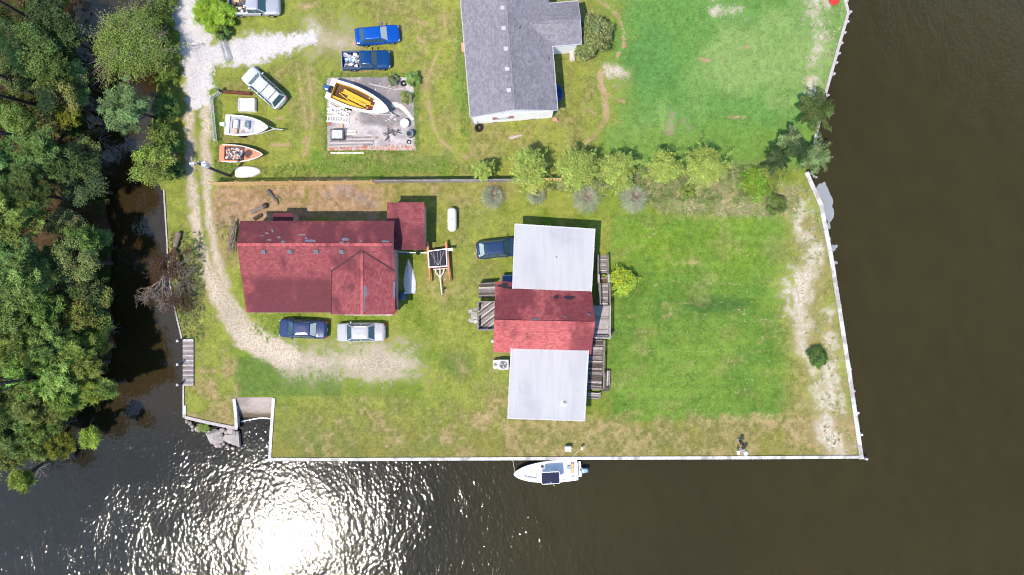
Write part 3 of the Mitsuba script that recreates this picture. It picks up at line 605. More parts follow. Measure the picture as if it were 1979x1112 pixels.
def pickup(label, px, py, ang, L, W, Ht, pm, cab, bedfrac, seed, tones, nm='parked_pickup'):
    k = thing(nm, label, 'pickup truck'); M = RZ(math.radians(ang), *P(px, py, 0))
    xf0, xf1, xr1, xr0 = [q * L for q in cab]; belt, hood = 1.08, .98
    # front half of the body, from the back of the cab to the nose
    rings = [r for r in car_body(L, W, .3, hood, belt, belt, xf0 - .1, -L, taper=4) if r[0][0] >= xr0 - .4]
    for r in rings[:1]: rings[0] = [(xr0 - .03, y, z) for x, y, z in r]
    part(k, 'body', MB().loft(rings), pm, 38, M)
    wb, wt = W / 2 * .90, W / 2 * .74
    part(k, 'cab_roof', MB().loft(cabin_rings(xr0, xf0, xr1, xf1, wb, wt, belt - .02, Ht), False, True), pm, 34, M)
    def cp(xb, xt, s, z):
        u = (z - belt) / (Ht - .05 - belt); return (xb + (xt - xb) * u, s * (wb + (wt - wb) * u), z)
    zb_, zt_ = belt + .02, Ht - .08
    part(k, 'windshield', MB().panel([cp(xf0, xf1, -.9, zb_), cp(xf0, xf1, .9, zb_), cp(xf0, xf1, .87, zt_), cp(xf0, xf1, -.87, zt_)]), 'car_glass', False, M)
    part(k, 'rear_window', MB().panel([cp(xr0, xr1, .8, zb_ + .05), cp(xr0, xr1, -.8, zb_ + .05), cp(xr0, xr1, -.78, zt_), cp(xr0, xr1, .78, zt_)]), 'car_glass', False, M)
    for s in (1, -1):
        for u0, u1 in ((.06, .42), (.47, .93)):
            def sp(u, z):
                v = (z - belt) / (Ht - .05 - belt); xa, xb = xr0 + (xr1 - xr0) * v, xf0 + (xf1 - xf0) * v
                return (xa + (xb - xa) * u, s * (wb + (wt - wb) * v), z)
            q = [sp(u0, zb_), sp(u1, zb_), sp(u1, zt_), sp(u0, zt_)]
            part(k, 'side_window', MB().panel(q if s < 0 else q[::-1]), 'car_glass', False, M)
        part(k, 'mirror', MB().ball((xf0 - .4, s * (W / 2 + .1), belt + .08), (.08, .14, .11), 2), 'black_plastic', True, M)
        part(k, 'headlight', MB().ball((L / 2 - .16, s * W * .37, hood - .16), (.14, .16, .1), 2), 'lamp_glass', True, M)
        part(k, 'taillight', MB().box((-L / 2 + .03, s * W * .45, .85), (.08, .12, .28)), 'tail_red', False, M)
    zr = 1.02; xb0 = -L / 2 + .02; xb1 = xr0 - .05
    for s in (1, -1):
        part(k, 'bed_side', MB().ext(Polygon([(xb0, s * W * .485), (xb1, s * W * .495), (xb1, s * W * .40), (xb0, s * W * .40)]).buffer(.015), .45, zr), pm, False, M)
        part(k, 'bed_rail', MB().box(((xb0 + xb1) / 2, s * W * .447, zr + .012), (xb1 - xb0, W * .055, .03)), 'trim_white' if 'silver' in pm else 'dark_metal', False, M)
    part(k, 'tailgate', MB().box((xb0 + .03, 0, .74), (.07, W * .79, .56)), pm, False, M)
    part(k, 'bed_floor', MB().box(((xb0 + xb1) / 2, 0, .52), (xb1 - xb0 - .06, W * .79, .06)), 'dark_metal', False, M)
    part(k, 'rear_bumper', MB().box((-L / 2 - .06, 0, .5), (.14, W * .92, .16)), 'steel', False, M)
    wheels(k, M, (L * .315, -L * .28), W / 2 - .1, .37, .24)
    rng = np.random.default_rng(seed)
    for b, t in zip(junk_bits(rng, xb0 + .16, xb1 - .12, -W * .36, W * .36, .66, tones[1], (.12, .34)), rng.integers(0, len(tones[0]), 400)):
        part(k, 'scrap_in_bed', b, tones[0][t], 35, M)
    return k
pickup('silver pickup truck with junk in its bed at the top left beside the hedge', 496.5, 17, 0, 5.1, 1.85, 1.7, 'paint_silver', (.245, .115, -.105, -.125), .3, 3, (['dark_metal', 'black_plastic', 'white_paint', 'seat_tan', 'motor_grey', 'dark_metal', 'rust'], 26))
pickup('dark teal pickup truck with a bed full of white and blue scrap', 711, 121, 2, 4.75, 1.8, 1.62, 'paint_teal', (.235, .125, -.09, -.11), .3, 4, (['white_paint', 'motor_grey', 'white_paint', 'tarp_blue', 'steel', 'seat_grey'], 44))

# ------------------------------------------------------------------ boats
def outline(L, B, tr=.85, p=2.6, q=.85, n=26):
    """half-beam over the length, transom at 0 and bow at L"""
    s = np.linspace(0, 1, n); s = 1 - (1 - s) ** 1.4
    return s * L, B / 2 * np.clip(1 - s ** p, 0, 1) ** q * (tr + (1 - tr) * np.minimum(1, s / .35) ** .8)
def hull(L, B, D, rise=.2, z0=.1, **kw):
    xs, bs = outline(L, B, **kw); rings = []
    for x, b in zip(xs, bs):
        t = x / L; zs = z0 + D + rise * t ** 2; zk = z0 + (D + rise) * .78 * max(0, (t - .55) / .45) ** 2.2; b = max(b, .015)
        half = [(x, 0, zk), (x, -b * .55, zk + .10 * (zs - zk)), (x, -b * .88, zk + .32 * (zs - zk)), (x, -b * .97, zk + .7 * (zs - zk)), (x, -b, zs)]
        rings.append(half + [(x, b * .96 * 0, zs)] * 0 + [(x, b, zs), (x, b * .97, zk + .7 * (zs - zk)), (x, b * .88, zk + .32 * (zs - zk)), (x, b * .55, zk + .10 * (zs - zk))])
    return rings
def plan(L, B, **kw):
    xs, bs = outline(L, B, **kw)
    return Polygon(np.vstack([np.column_stack([xs, -bs]), np.column_stack([xs, bs])[::-1]])).buffer(0)
def sheer_ext(m, poly, L, z0, D, rise, h):
    """a deck plate that follows the sheer"""
    mm = MB(); mm.ext(poly, 0, h); v, f = mm.mesh(); t = np.clip(v[:, 0] / L, 0, 1); v[:, 2] += z0 + D + rise * t ** 2
    return m.add(v, f)
def hull_open(L, B, D, rise, z0, **kw):
    m = MB(); R = [r[::-1] for r in hull(L, B, D, rise, z0, **kw)]
    m2 = MB().loft(R, True, True); return m2
def outboard(M, x, y, z, m, label, size=1.0, z_low=-.4, parent=None):
    k = part(parent, 'outboard_motor', MB().loft([[(x + a * size * sx, y + b * size * sy, z + h * size) for a, b in ((-.5, -.5), (.5, -.62), (.5, .62), (-.5, .5), (-.62, .25), (-.62, -.25))] for h, sx, sy in ((0, .46, .34), (.12, .62, .46), (.34, .62, .46), (.46, .5, .38), (.5, .3, .22))][0:]), m, 38, M, label)
    part(k, 'leg', MB().box((x - .05, y, (z + z_low) / 2), (.2 * size, .12 * size, z - z_low)).box((x + .28 * size, y, z - .1), (.35 * size, .3 * size, .2)), 'dark_metal', False, M)
    return k
def trailer(label, M, L, tongue, W, z=.55):
    k = thing('boat_trailer', label, 'boat trailer')
    fr = MB()
    for s in (1, -1): fr.bar((.2, s * W / 2 * .7, z), (L * .75, s * W / 2 * .6, z), .08, .1).bar((L * .75, s * W / 2 * .6, z), (L + tongue * .3, 0, z), .08, .1)
    fr.bar((L + tongue * .2, 0, z), (L + tongue, 0, z - .05), .09, .1)
    for x in (.3, L * .35, L * .7): fr.bar((x, -W / 2 * .68, z), (x, W / 2 * .68, z), .08, .08)
    part(k, 'frame', fr, 'galvanised', False, M)
    part(k, 'coupler', MB().ball((L + tongue, 0, z - .02), (.14, .07, .07), 1).box((L + tongue - .25, 0, z - .3), (.07, .07, .6)), 'dark_metal', 30, M)
    for s in (1, -1):
        y = s * (W / 2 * .86); part(k, 'wheel', MB().tube([(L * .35, y - .1, .32), (L * .35, y + .1, .32)], [.32, .32], 16), 'rubber', 40, M)
    return k

# white centre console boat on its trailer
a0, a1 = P(435, 241, 1.15), P(518.5, 246.5, 1.15); d = a1 - a0; L = np.linalg.norm(d[:2]); B = 2.05
M = RZ(math.atan2(d[1], d[0]), a0[0], a0[1], 0)
tk = trailer('boat trailer under the white centre console boat, tongue to the right', M, L, 1.35, B)
k = thing('motorboat', 'white centre console boat on a trailer by the white picket fence', 'boat')
z0, D, rs = .42, .68, .16; kw = dict(tr=.93, p=3.0, q=.8)
part(k, 'hull', hull_open(L, B, D, rs, z0, **kw), 'gelcoat', 35, M)
pl = plan(L, B, **kw)
well = pl.buffer(-.17).intersection(shapely.box(.42, -2, L * .66, 2)).union(shapely.box(L * .60, -.55, L * .68, .55)).buffer(.05)
part(k, 'deck', sheer_ext(MB(), pl.buffer(.02).difference(well), L, z0, D, rs, .06), 'gelcoat', 20, M)
zf = z0 + D + .075
part(k, 'cockpit_floor', sheer_ext(MB(), well.buffer(-.002), L, z0, D - .0, rs, .012), 'seat_grey', False, M)
for nm, c, sz, mt in (('console', (L * .50, 0, zf + .28), (.55, .68, .6), 'gelcoat'), ('bench_seat', (L * .27, .05, zf + .2), (.40, .8, .40), 'gelcoat'), ('seat_back', (L * .205, .05, zf + .4), (.09, .8, .35), 'seat_grey'),
                      ('rear_locker', (.30, -.55, zf + .05), (.34, .55, .12), 'gelcoat'), ('rear_locker', (.30, .55, zf + .05), (.34, .55, .12), 'gelcoat')):
    part(k, nm, MB().box(c, sz), mt, False, M)
part(k, 'wind_screen', MB().panel([(L * .50 + .30, -.32, zf + .45), (L * .50 + .30, .32, zf + .45), (L * .50 + .12, .26, zf + .85), (L * .50 + .12, -.26, zf + .85)], .015), 'car_glass_light', False, M)
part(k, 'console_top', MB().panel([(L * .50 - .2, -.3, zf + .62), (L * .50 + .2, -.3, zf + .66), (L * .50 + .2, .3, zf + .66), (L * .50 - .2, .3, zf + .62)], .02), 'seat_grey', False, M)
part(k, 'cooler', MB().box((L * .27, -.62, zf + .16), (.34, .42, .34)), 'seat_tan', False, M)
part(k, 'rail', MB().tube([(L * .42, -.78, zf + .2), (L * .55, -.76, zf + .25), (L * .68, -.66, zf + .28)], .022, 6), 'steel', True, M)
part(k, 'rope_coil', MB().tube([(L * .42 + .13 * math.cos(t), -.62 + .13 * math.sin(t), zf + .03 + .004 * t) for t in np.linspace(0, 14, 40)], .022, 5), 'seat_tan', True, M)
outboard(M, -.18, 0, z0 + D - .02, 'motor_white', 'white outboard motor', .8, .35, k)

# big white boat with a yellow cabin sole, sitting on the slab
a0, a1 = P(634.5, 170, 1.5), P(751, 214.5, 1.6); d = a1 - a0; L = np.linalg.norm(d[:2]); B = 2.35
M = RZ(math.atan2(d[1], d[0]), a0[0], a0[1], 0)
tk = trailer('boat trailer under the large open white boat on the concrete slab', M, L, .7, B, .42)
k = thing('motorboat', 'large open white boat with an ochre yellow inside on the concrete slab', 'boat')
z0, D, rs = .5, .92, .2; kw = dict(tr=.84, p=3.2, q=.72)
R = [r[::-1] for r in hull(L, B, D, rs, z0, **kw)]
pl = plan(L, B, **kw)
well = pl.buffer(-.24).intersection(shapely.box(.5, -2, L * .76, 2)).buffer(-.06).buffer(.06)
notch = shapely.box(-.1, -.42, .6, .32)
# shell open on top, so that the inside can be seen
sh = MB(); n = len(R[0])
for i in range(len(R) - 1):
    for j in range(n):
        a, b = R[i][j], R[i][(j + 1) % n]
        if abs(a[2] - R[i][4][2]) < 1e-6 and abs(b[2] - R[i][4][2]) < 1e-6 and a[1] * b[1] < 0: continue
        sh.add([a, b, R[i + 1][(j + 1) % n], R[i + 1][j]], [[0, 1, 2, 3]])
q = R[0]; sh.add(np.vstack([q, np.mean(q, 0)]), [[n, (j + 1) % n, j] for j in range(n) if not (abs(q[j][2] - q[(j + 1) % n][2]) < 1e-6 and q[j][1] * q[(j + 1) % n][1] < 0)])
part(k, 'hull', sh, 'gelcoat', 35, M)
part(k, 'gunwale', sheer_ext(MB(), pl.buffer(.02).difference(well).difference(notch), L, z0, D, rs, .06), 'gelcoat', 20, M)
part(k, 'cockpit_floor', MB().ext(well.buffer(.02).union(shapely.box(.2, -.4, .6, .3)), z0 + .22, z0 + .28), 'brown_floor', False, M)
ls = MB()
ring = well.buffer(.03).difference(well)
sheer_ext(ls, ring, L, z0 + .2, D - .22 - .0, rs, .02)
v = MB().ext(ring, z0 + .28, z0 + D + .005)
part(k, 'liner', v, 'yellow_gel', False, M)
def spar(p0, p1, w, m, nm='timber'): part(k, nm, MB().bar(p0, p1, w, .1), m, False, M)
zf = z0 + .36
spar((L * .22, .36, zf + .25), (L * .68, .06, zf + .25), .34, 'yellow_gel', 'inner_rail'); spar((.5, -.62, zf + .18), (L * .55, -.66, zf + .2), .34, 'yellow_gel', 'inner_rail'); spar((L * .30, -.08, zf + .1), (L * .62, -.25, zf + .12), .26, 'yellow_gel', 'inner_rail')
spar((L * .2, .10, zf + .33), (L * .75, -.05, zf + .3), .09, 'yellow_gel'); spar((L * .17, -.02, zf + .22), (L * .42, -.55, zf + .2), .07, 'yellow_gel'); spar((L * .38, -.45, zf + .1), (L * .68, -.62, zf + .1), .16, 'yellow_gel', 'inner_rail')
rng = np.random.default_rng(31)
for b, t in zip(junk_bits(rng, .6, L * .72, -.75, .7, zf - .06, 46, (.10, .24)), rng.integers(0, 6, 60)):
    part(k, 'loose_gear', b, ['brown_floor', 'white_paint', 'dark_metal', 'brown_floor', 'rust', 'seat_tan'][t], 35, M)
part(k, 'fore_seat', MB().box((L * .70, -.1, zf + .12), (.5, .8, .3)), 'old_red_wood', False, M)
part(k, 'transom_board', MB().box((.42, -.05, z0 + .5), (.1, 1.4, .55)), 'dark_metal', False, M)
outboard(M, -.12, -.06, z0 + D - .1, 'motor_blue', 'blue outboard motor', 1.0, .3, k)

# orange boat full of junk
a0, a1 = P(423.5, 296, .85), P(508, 299, .95); d = a1 - a0; L = np.linalg.norm(d[:2]); B = 1.8
M = RZ(math.atan2(d[1], d[0]), a0[0], a0[1], 0); k = thing('old_boat', 'faded orange boat heaped with junk on the grass beside the utility pole', 'boat')
z0, D, rs = .12, .72, .12; kw = dict(tr=.9, p=2.7, q=.85); pl = plan(L, B, **kw)
part(k, 'hull', hull_open(L, B, D, rs, z0, **kw), 'hull_orange', 35, M)
well = shapely.box(L * .14, -.62, L * .56, .62).intersection(pl.buffer(-.12)).buffer(-.05).buffer(.05)
part(k, 'deck', sheer_ext(MB(), pl.buffer(-.03).difference(well), L, z0, D, rs, .05), 'orange_deck', 20, M)
part(k, 'gunwale', sheer_ext(MB(), pl.buffer(.02).difference(pl.buffer(-.06)).intersection(shapely.box(.3, -2, L + .1, 2)), L, z0, D, rs, .08), 'white_paint', 20, M)
part(k, 'well_floor', sheer_ext(MB(), well, L, z0, D, rs, .012), 'dark_metal', False, M)
part(k, 'coaming', sheer_ext(MB(), well.buffer(.05).difference(well), L, z0, D, rs, .16), 'old_red_wood', False, M)
rng = np.random.default_rng(33)
for b, t in zip(junk_bits(rng, L * .16, L * .54, -.54, .54, z0 + D + .05, 95, (.08, .22)), rng.integers(0, 7, 120)):
    part(k, 'scrap', b, ['white_paint', 'white_paint', 'cream', 'rust', 'dark_metal', 'seat_grey', 'orange_gel'][t], 35, M)

# small upturned white dinghy below it
a0, a1 = P(454, 332.5, .4), P(501.5, 330, .4); d = a1 - a0; L = np.linalg.norm(d[:2])
M = RZ(math.atan2(d[1], d[0]), a0[0], a0[1], 0); k = thing('dinghy', 'small white dinghy lying upside down by the wooden fence', 'dinghy')
rings = []
xs, bs = outline(L, 1.16, tr=.82, p=3.4, q=.6)
for x, b in zip(xs, bs):
    b = max(b, .06); t = x / L; hgt = .42 * (1 - .45 * t ** 3)
    rings.append([(x, -b, .03), (x, -b * .98, hgt * .55), (x, -b * .8, hgt * .88), (x, -b * .4, hgt), (x, 0, hgt + .02), (x, b * .4, hgt), (x, b * .8, hgt * .88), (x, b * .98, hgt * .55), (x, b, .03)])
part(k, 'hull', MB().loft(rings), 'gelcoat', 35, M)
part(k, 'rim', MB().ext(plan(L, 1.16, tr=.82, p=3.4, q=.6).buffer(.03).difference(plan(L, 1.16, tr=.82, p=3.4, q=.6).buffer(-.05)), .0, .05), 'cream', False, M)
part(k, 'keel_strip', MB().bar((.1, 0, .45), (L * .8, 0, .36), .05, .04), 'gelcoat', False, M)

# white canoe-like dinghy beside the garage (bow up in plan)
a0, a1 = P(792, 567, .45), P(788, 501, .45); d = a1 - a0; L = np.linalg.norm(d[:2])
M = RZ(math.atan2(d[1], d[0]), a0[0], a0[1], 0); k = thing('dinghy', 'white pointed dinghy lying beside the right wall of the red roofed garage', 'dinghy')
kw = dict(tr=.68, p=2.0, q=.95); pl = plan(L, 1.32, **kw)
rings = []
xs, bs = outline(L, 1.32, **kw)
for x, b in zip(xs, bs):
    b = max(b, .03); t = x / L; h = .40 * (1 - .35 * t ** 3)
    rings.append([(x, -b, .04), (x, -b * .96, h * .45), (x, -b * .1, h), (x, 0, h + .03), (x, b * .1, h), (x, b * .96, h * .45), (x, b, .04)])
part(k, 'hull', MB().loft(rings), 'gelcoat', 12, M)
part(k, 'rub_rail', MB().ext(pl.buffer(.05).difference(pl.buffer(-.04)), .03, .10), 'trim_white', False, M)

# moored motor boat (bow to the left)
a0, a1 = P(1116, 909, .0), P(993, 916.5, .0); d = a1 - a0; L = np.linalg.norm(d[:2]); B = 2.25
M = RZ(math.atan2(d[1], d[0]), a0[0], a0[1], -.95); k = thing('motorboat', 'white motor boat with a navy canopy moored at the south bulkhead', 'boat')
z0, D, rs = -.1, .95, .2; kw = dict(tr=.86, p=3.2, q=.64); pl = plan(L, B, **kw)
part(k, 'hull', hull_open(L, B, D, rs, z0, **kw), 'gelcoat', 35, M)
well = pl.buffer(-.2).intersection(shapely.box(.35, -2, L * .60, 2)).buffer(-.05).buffer(.05)
fore = pl.buffer(-.34).intersection(shapely.box(L * .64, -2, L * .9, 2)).buffer(-.05).buffer(.05)
part(k, 'deck', sheer_ext(MB(), pl.buffer(.02).difference(well).difference(fore), L, z0, D, rs, .12), 'gelcoat', 20, M)
part(k, 'cockpit_floor', sheer_ext(MB(), well, L, z0, D, rs, .012), 'gelcoat', False, M)
part(k, 'fore_cushion', sheer_ext(MB(), fore.buffer(-.02), L, z0, D, rs, .06), 'gelcoat', False, M)
part(k, 'fore_backrest', sheer_ext(MB(), fore.difference(fore.buffer(-.12)).intersection(shapely.box(L * .64, 0, L * .84, 2)), L, z0, D, rs, .2), 'seat_grey', False, M)
zf = z0 + D + .06
for nm, c, sz, mt in (('console', (L * .52, .25, zf + .4), (.6, .7, .8), 'gelcoat'), ('helm_seat', (L * .36, .25, zf + .3), (.45, .75, .55), 'gelcoat'), ('stern_seat', (.52, -.25, zf + .16), (.30, 1.0, .3), 'seat_tan'), ('stern_step', (.12, 0, zf + .08), (.34, 1.5, .12), 'gelcoat')):
    part(k, nm, MB().box(c, sz), mt, False, M)
cn = shapely.box(L * .30, -.32, L * .575, .78).buffer(-.12).buffer(.12)
part(k, 'canopy', MB().ext(cn, zf + 1.48, zf + 1.55), 'bimini_navy', False, M)
part(k, 'canopy_edge', MB().ext(cn.buffer(.05).difference(cn.buffer(-.01)), zf + 1.46, zf + 1.57), 'white_paint', False, M)
fr = MB()
for x in (L * .33, L * .55):
    for y in (-.28, .74): fr.tube([(x, y, zf), (x, y, zf + 1.48)], .025, 6)
part(k, 'canopy_frame', fr, 'steel', True, M)
part(k, 'aerial', MB().tube([(L * .45, .55, zf + 1.58), (L * .38, .95, zf + 1.9)], .02, 5), 'white_paint', True, M)
part(k, 'round_hatch', MB().cyl((L * .545, -.58, zf - .03), (L * .545, -.58, zf + .02), .16, n=16), 'black_plastic', 40, M)
part(k, 'rod_holder', MB().cyl((.5, .62, zf), (.5, .62, zf + .25), .06, n=8), 'black_plastic', 40, M)
part(k, 'cooler', MB().box((.85, -.35, zf + .12), (.34, .3, .26)), 'motor_grey', False, M)
part(k, 'swim_platform', MB().ext(shapely.box(-.42, -.78, .0, .78).buffer(-.1).buffer(.1), z0 + D * .55, z0 + D * .72), 'gelcoat', False, M)
outboard(M, -.72, .1, z0 + D - .25, 'motor_grey', 'grey blue outboard motor', .95, -.6, k)
for i, (p0, p1) in enumerate(((P(995, 912, .2), P(990, 886, .13)), (P(1100, 889, .3), P(1122, 868, .1)))):
    t = np.linspace(0, 1, 9); q = p0 + (p1 - p0) * t[:, None]; q[:, 2] += -.25 * (t * (1 - t)) * 2
    whole('mooring_rope', ['thin mooring rope from the bow of the moored boat', 'thin mooring rope from the stern of the moored boat'][i], 'rope', MB().tube(q, .022, 5), 'cream', True)

# catamaran on its trailer
k = thing('catamaran', 'beach catamaran with orange hulls and black trampoline right of the garage', 'catamaran')
for xa, xb, ya, yb in ((826, 831, 470, 546), (862, 869, 470, 545)):
    p0, p1 = P(xa, ya - 2, .75), P(xb + 1, yb, .7); t = np.linspace(0, 1, 14)
    p = p0 + (p1 - p0) * t[:, None]; w = .16 * np.clip(np.sin(math.pi * (.12 + .88 * t) ** .8), .05, 1) ** .7
    dirn = (p1 - p0)[:2] / np.linalg.norm((p1 - p0)[:2]); nr = np.array([-dirn[1], dirn[0], 0])
    rings = [[q + nr * b * ww + np.array([0, 0, h]) for b, h in ((0, -.38), (-.8, -.2), (-1, .02), (-.6, .14), (0, .17), (.6, .14), (1, .02), (.8, -.2))] for q, ww in zip(p, w)]
    part(k, 'hull', MB().loft(rings), 'hull_orange', 45)
tr = [P(829, 486, .98), P(829, 516, .98), P(861, 514, .98), P(861, 482, .98)]
part(k, 'trampoline', MB().panel(tr, .02), 'black_mesh')
fr = MB()
for a, b in (((827, 486), (864, 481)), ((829, 517), (864, 514.5)), ((827.5, 485), (829, 517.5)), ((862.5, 482), (863.5, 515))): fr.bar(P(*a, 1.02), P(*b, 1.02), .11, .08)
part(k, 'beam_frame', fr, 'white_paint')
lc = MB()
for a, b in (((832, 488), (846, 513)), ((858, 486), (847, 513)), ((838, 487), (841, 513)), ((846, 486), (846.5, 513)), ((852, 486), (851, 513))): lc.tube([P(*a, 1.03), P(*b, 1.03)], .022, 5)
part(k, 'lashing', lc, 'galvanised')
part(k, 'rudder', MB().bar(P(865, 483, 1.0), P(875, 482, 1.0), .28, .08), 'white_paint')
part(k, 'boom', MB().tube([P(826, 489, .9), P(800, 488.5, .8), P(770, 486.5, .8)], .05, 8), 'white_paint', True)
part(k, 'boom', MB().tube([P(800, 490.5, .7), P(768, 489.5, .7)], .045, 8), 'motor_blue', True)
part(k, 'winch_wheel', MB().cyl(P(808, 489, .55), P(808, 489, .95), .22, n=14), 'rubber', 40)
k = thing('boat_trailer', 'galvanised trailer under the orange catamaran, tongue pointing down', 'boat trailer')
fr = MB()
for a, b in (((837, 521), (864, 519)), ((841, 500), (842, 528)), ((860, 500), (857, 528)), ((842, 527), (850, 537)), ((857, 527), (850, 537)), ((850, 520), (850.5, 536)), ((850, 535), (853.5, 566))): fr.bar(P(*a, .5), P(*b, .5), .09, .1)
part(k, 'frame', fr, 'galvanised')
part(k, 'axle_boards', MB().box(P(849, 518, .52), (1.3, .16, .08), .06), 'old_red_wood')
part(k, 'coupler', MB().ball(P(854, 568, .45), (.08, .16, .08), 1), 'galvanised', 40)
part(k, 'jack_wheel', MB().cyl(P(856.5, 560, .12), P(856.5, 560, .55), .11, n=10), 'black_plastic', 40)
for a in ((838, 508), (862, 506)): p = P(*a, .3); part(k, 'wheel', MB().tube([p - [.09, 0, 0], p + [.09, 0, 0]], .3, 14), 'rubber', 40)
# ------------------------------------------------------------------ buildings
def slab(q, t=.12):
    """a roof plane: quad or triangle (counter-clockwise from above) with thickness"""
    q = np.asarray(q, float); n = len(q); v = np.vstack([q, q - [0, 0, t]])
    f = [[0, i, i + 1] for i in range(1, n - 1)] + [[n, n + i + 1, n + i] for i in range(1, n - 1)]
    for i in range(n):
        j = (i + 1) % n; f += [[i, i + n, j + n], [i, j + n, j]]
    return MB().add(v, f)
def wall(p0, p1, prof, t=.15):
    """upright wall from p0 to p1 in plan; prof: polygon of (distance along, height)"""
    p0, p1 = np.asarray(p0, float), np.asarray(p1, float); d = (p1 - p0); d /= np.linalg.norm(d)
    m = trimesh.creation.extrude_polygon(prof if isinstance(prof, Polygon) else Polygon(prof), t, engine='earcut'); v = np.array(m.vertices)
    w = np.column_stack([p0[0] + d[0] * v[:, 0] + d[1] * (t / 2 - v[:, 2]), p0[1] + d[1] * v[:, 0] - d[0] * (t / 2 - v[:, 2]), v[:, 1]])
    f = np.array(m.faces)
    if np.cross([d[0], d[1], 0], [0, 0, 1]) @ np.array([-d[1], d[0], 0]) > 0: f = f[:, ::-1]
    return MB().add(w, f)
def rwall(p0, p1, h0, h1, z=0.): L = float(np.hypot(*(np.asarray(p1) - p0))); return wall(p0, p1, [(0, z), (L, z), (L, h1), (0, h0)])
def window(k, c, w, h, nrm, name='window'):
    """frame and pane on an upright wall, facing nrm"""
    a = math.atan2(nrm[1], nrm[0]) - math.pi / 2; c = np.asarray(c, float); o = np.array([*nrm, 0.])
    m = MB()
    for dx, dz, sx, sz in ((0, h / 2, w + .12, .08), (0, -h / 2, w + .12, .08), (-w / 2, 0, .08, h), (w / 2, 0, .08, h), (0, 0, w, .04)):
        m.box(c + o * .05 + np.array([math.cos(a) * dx, math.sin(a) * dx, dz]), (sx, .08, sz), a)
    f = part(k, name, m, 'trim_white'); part(f, 'pane', MB().box(c + o * .03, (w, .03, h), a), 'pane_dark')

# ---- red roofed garage
k = thing('garage', 'long garage with a patchy red shingle roof and a cross gable', 'garage')
x0, x1, ys, yr, yn = -25.62, -11.08, -2.42, 4.0, 6.28
zs, zr, zn = 2.4, 4.9, 4.02
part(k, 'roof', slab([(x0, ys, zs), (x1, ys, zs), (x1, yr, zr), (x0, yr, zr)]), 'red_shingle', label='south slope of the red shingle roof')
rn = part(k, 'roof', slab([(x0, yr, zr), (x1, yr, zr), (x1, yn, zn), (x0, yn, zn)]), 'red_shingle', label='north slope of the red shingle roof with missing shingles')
gx, gl, gr_, gz, ge = -14.02, -17.02, -11.02, 4.72, 3.95
yv, yt = 4.0 - (zr - ge) / .3894 + .0, 4.0 - (zr - gz) / .3894
part(k, 'gable_roof', slab([(gx, yt, gz + .02), (gl, yv, ge + .02), (gl, ys - .12, ge + .02), (gx, ys - .12, gz + .02)], .1), 'red_shingle', label='left slope of the cross gable roof')
gr = part(k, 'gable_roof', slab([(gx, yt, gz + .02), (gx, ys - .12, gz + .02), (gr_, ys - .12, ge + .02), (gr_, yv, ge + .02)], .1), 'red_shingle', label='right slope of the cross gable roof')
rc = MB()
for i in range(30): rc.box((x0 + (i + .5) * (x1 - x0) / 30, yr, zr + .015), ((x1 - x0) / 30 - .01, .26, .03 + .004 * (i % 2)))
part(k, 'ridge_cap', rc, 'pink_shingle')
vf = MB().bar((gx - .1, yt - .12, gz - .02), (gl + .03, yv + .0, ge + .03), .16, .05).bar((gx + .1, yt - .12, gz - .02), (gr_ - .03, yv + .0, ge + .03), .16, .05).bar((gl - .015, yv, ge - .02), (gl - .015, ys - .12, ge - .02), .09, .12)
part(k, 'valley_flashing', vf, 'valley_metal')
rc = MB()
for i in range(14): rc.box((gx, ys + .1 + i * (yt - ys - .2) / 14, gz + .03), (.24, (yt - ys) / 14 - .01, .03 + .004 * (i % 2)))
part(k, 'ridge_cap', rc, 'pink_shingle')
def north(x, y): return np.array([x, y, zr - (y - yr) * (zr - zn) / (yn - yr)])
def south(x, y): return np.array([x, y, zr - (yr - y) * (zr - zs) / (yr - ys)])
rng = np.random.default_rng(44)
for px, py, w, h, m in [(515, 451, .5, .22, 'felt_light'), (521, 464, .5, .2, 'felt_light'), (506, 456, .7, .1, 'felt_patch'), (525, 446, .3, .35, 'felt_patch'), (539, 459, .4, .3, 'felt_patch'), (583, 454, .7, .25, 'felt_light'), (599, 466, .9, .4, 'felt_patch'), (592, 461, .4, .25, 'felt_patch'), (608, 467, .4, .2, 'felt_light'),
                        (548, 468, .5, .3, 'felt_patch'), (668, 463, 1.0, .35, 'felt_patch'), (661, 469, .5, .2, 'felt_light'), (698, 467, .35, .2, 'felt_light'), (745, 467, .6, .35, 'felt_patch'), (749, 471, .3, .2, 'felt_light'), (530, 473, 1.3, .14, 'felt_patch'), (674, 470, .5, .12, 'felt_light'), (728, 477, .3, .1, 'felt_patch')]:
    c = P(px, py, 4.6)
    pl = blob(c[0], c[1], w * .40, h * .40, 14, int(px), .5)
    m_ = MB().ext(pl, 0, .012); v, f = m_.mesh()
    fn_ = north if c[1] > yr else south
    v = np.array([fn_(a, b) + [0, 0, .006 + z] for a, b, z in v]); part(rn, 'bare_patch', (v, f), m)
def gright(x, y): return np.array([x, y, gz + .02 - (x - gx) * (gz - ge) / (gr_ - gx)])
for boxes, m in (([(705, 705.6, 552, 604)], 'felt_patch'), ([(697.5, 705.8, 572, 602), (702, 709, 553, 574)], 'felt_patch'), ([(758, 764, 545, 577)], 'felt_patch')):
    for a, b, c_, d_ in boxes:
        p0, p1 = P(a, d_, 4.5), P(b, c_, 4.5)
        pl = Polygon([(p0[0], p0[1]), (p1[0], p0[1]), (p1[0], p1[1]), (p0[0], p1[1])]).intersection(shapely.box(gx + .01, -9, gr_ - .02, 9))
        if pl.is_empty or pl.area < .02: continue
        v, f = MB().ext(pl, 0, .012).mesh(); part(gr, 'bare_patch', (np.array([gright(x, y) + [0, 0, .006 + z] for x, y, z in v]), f), m)
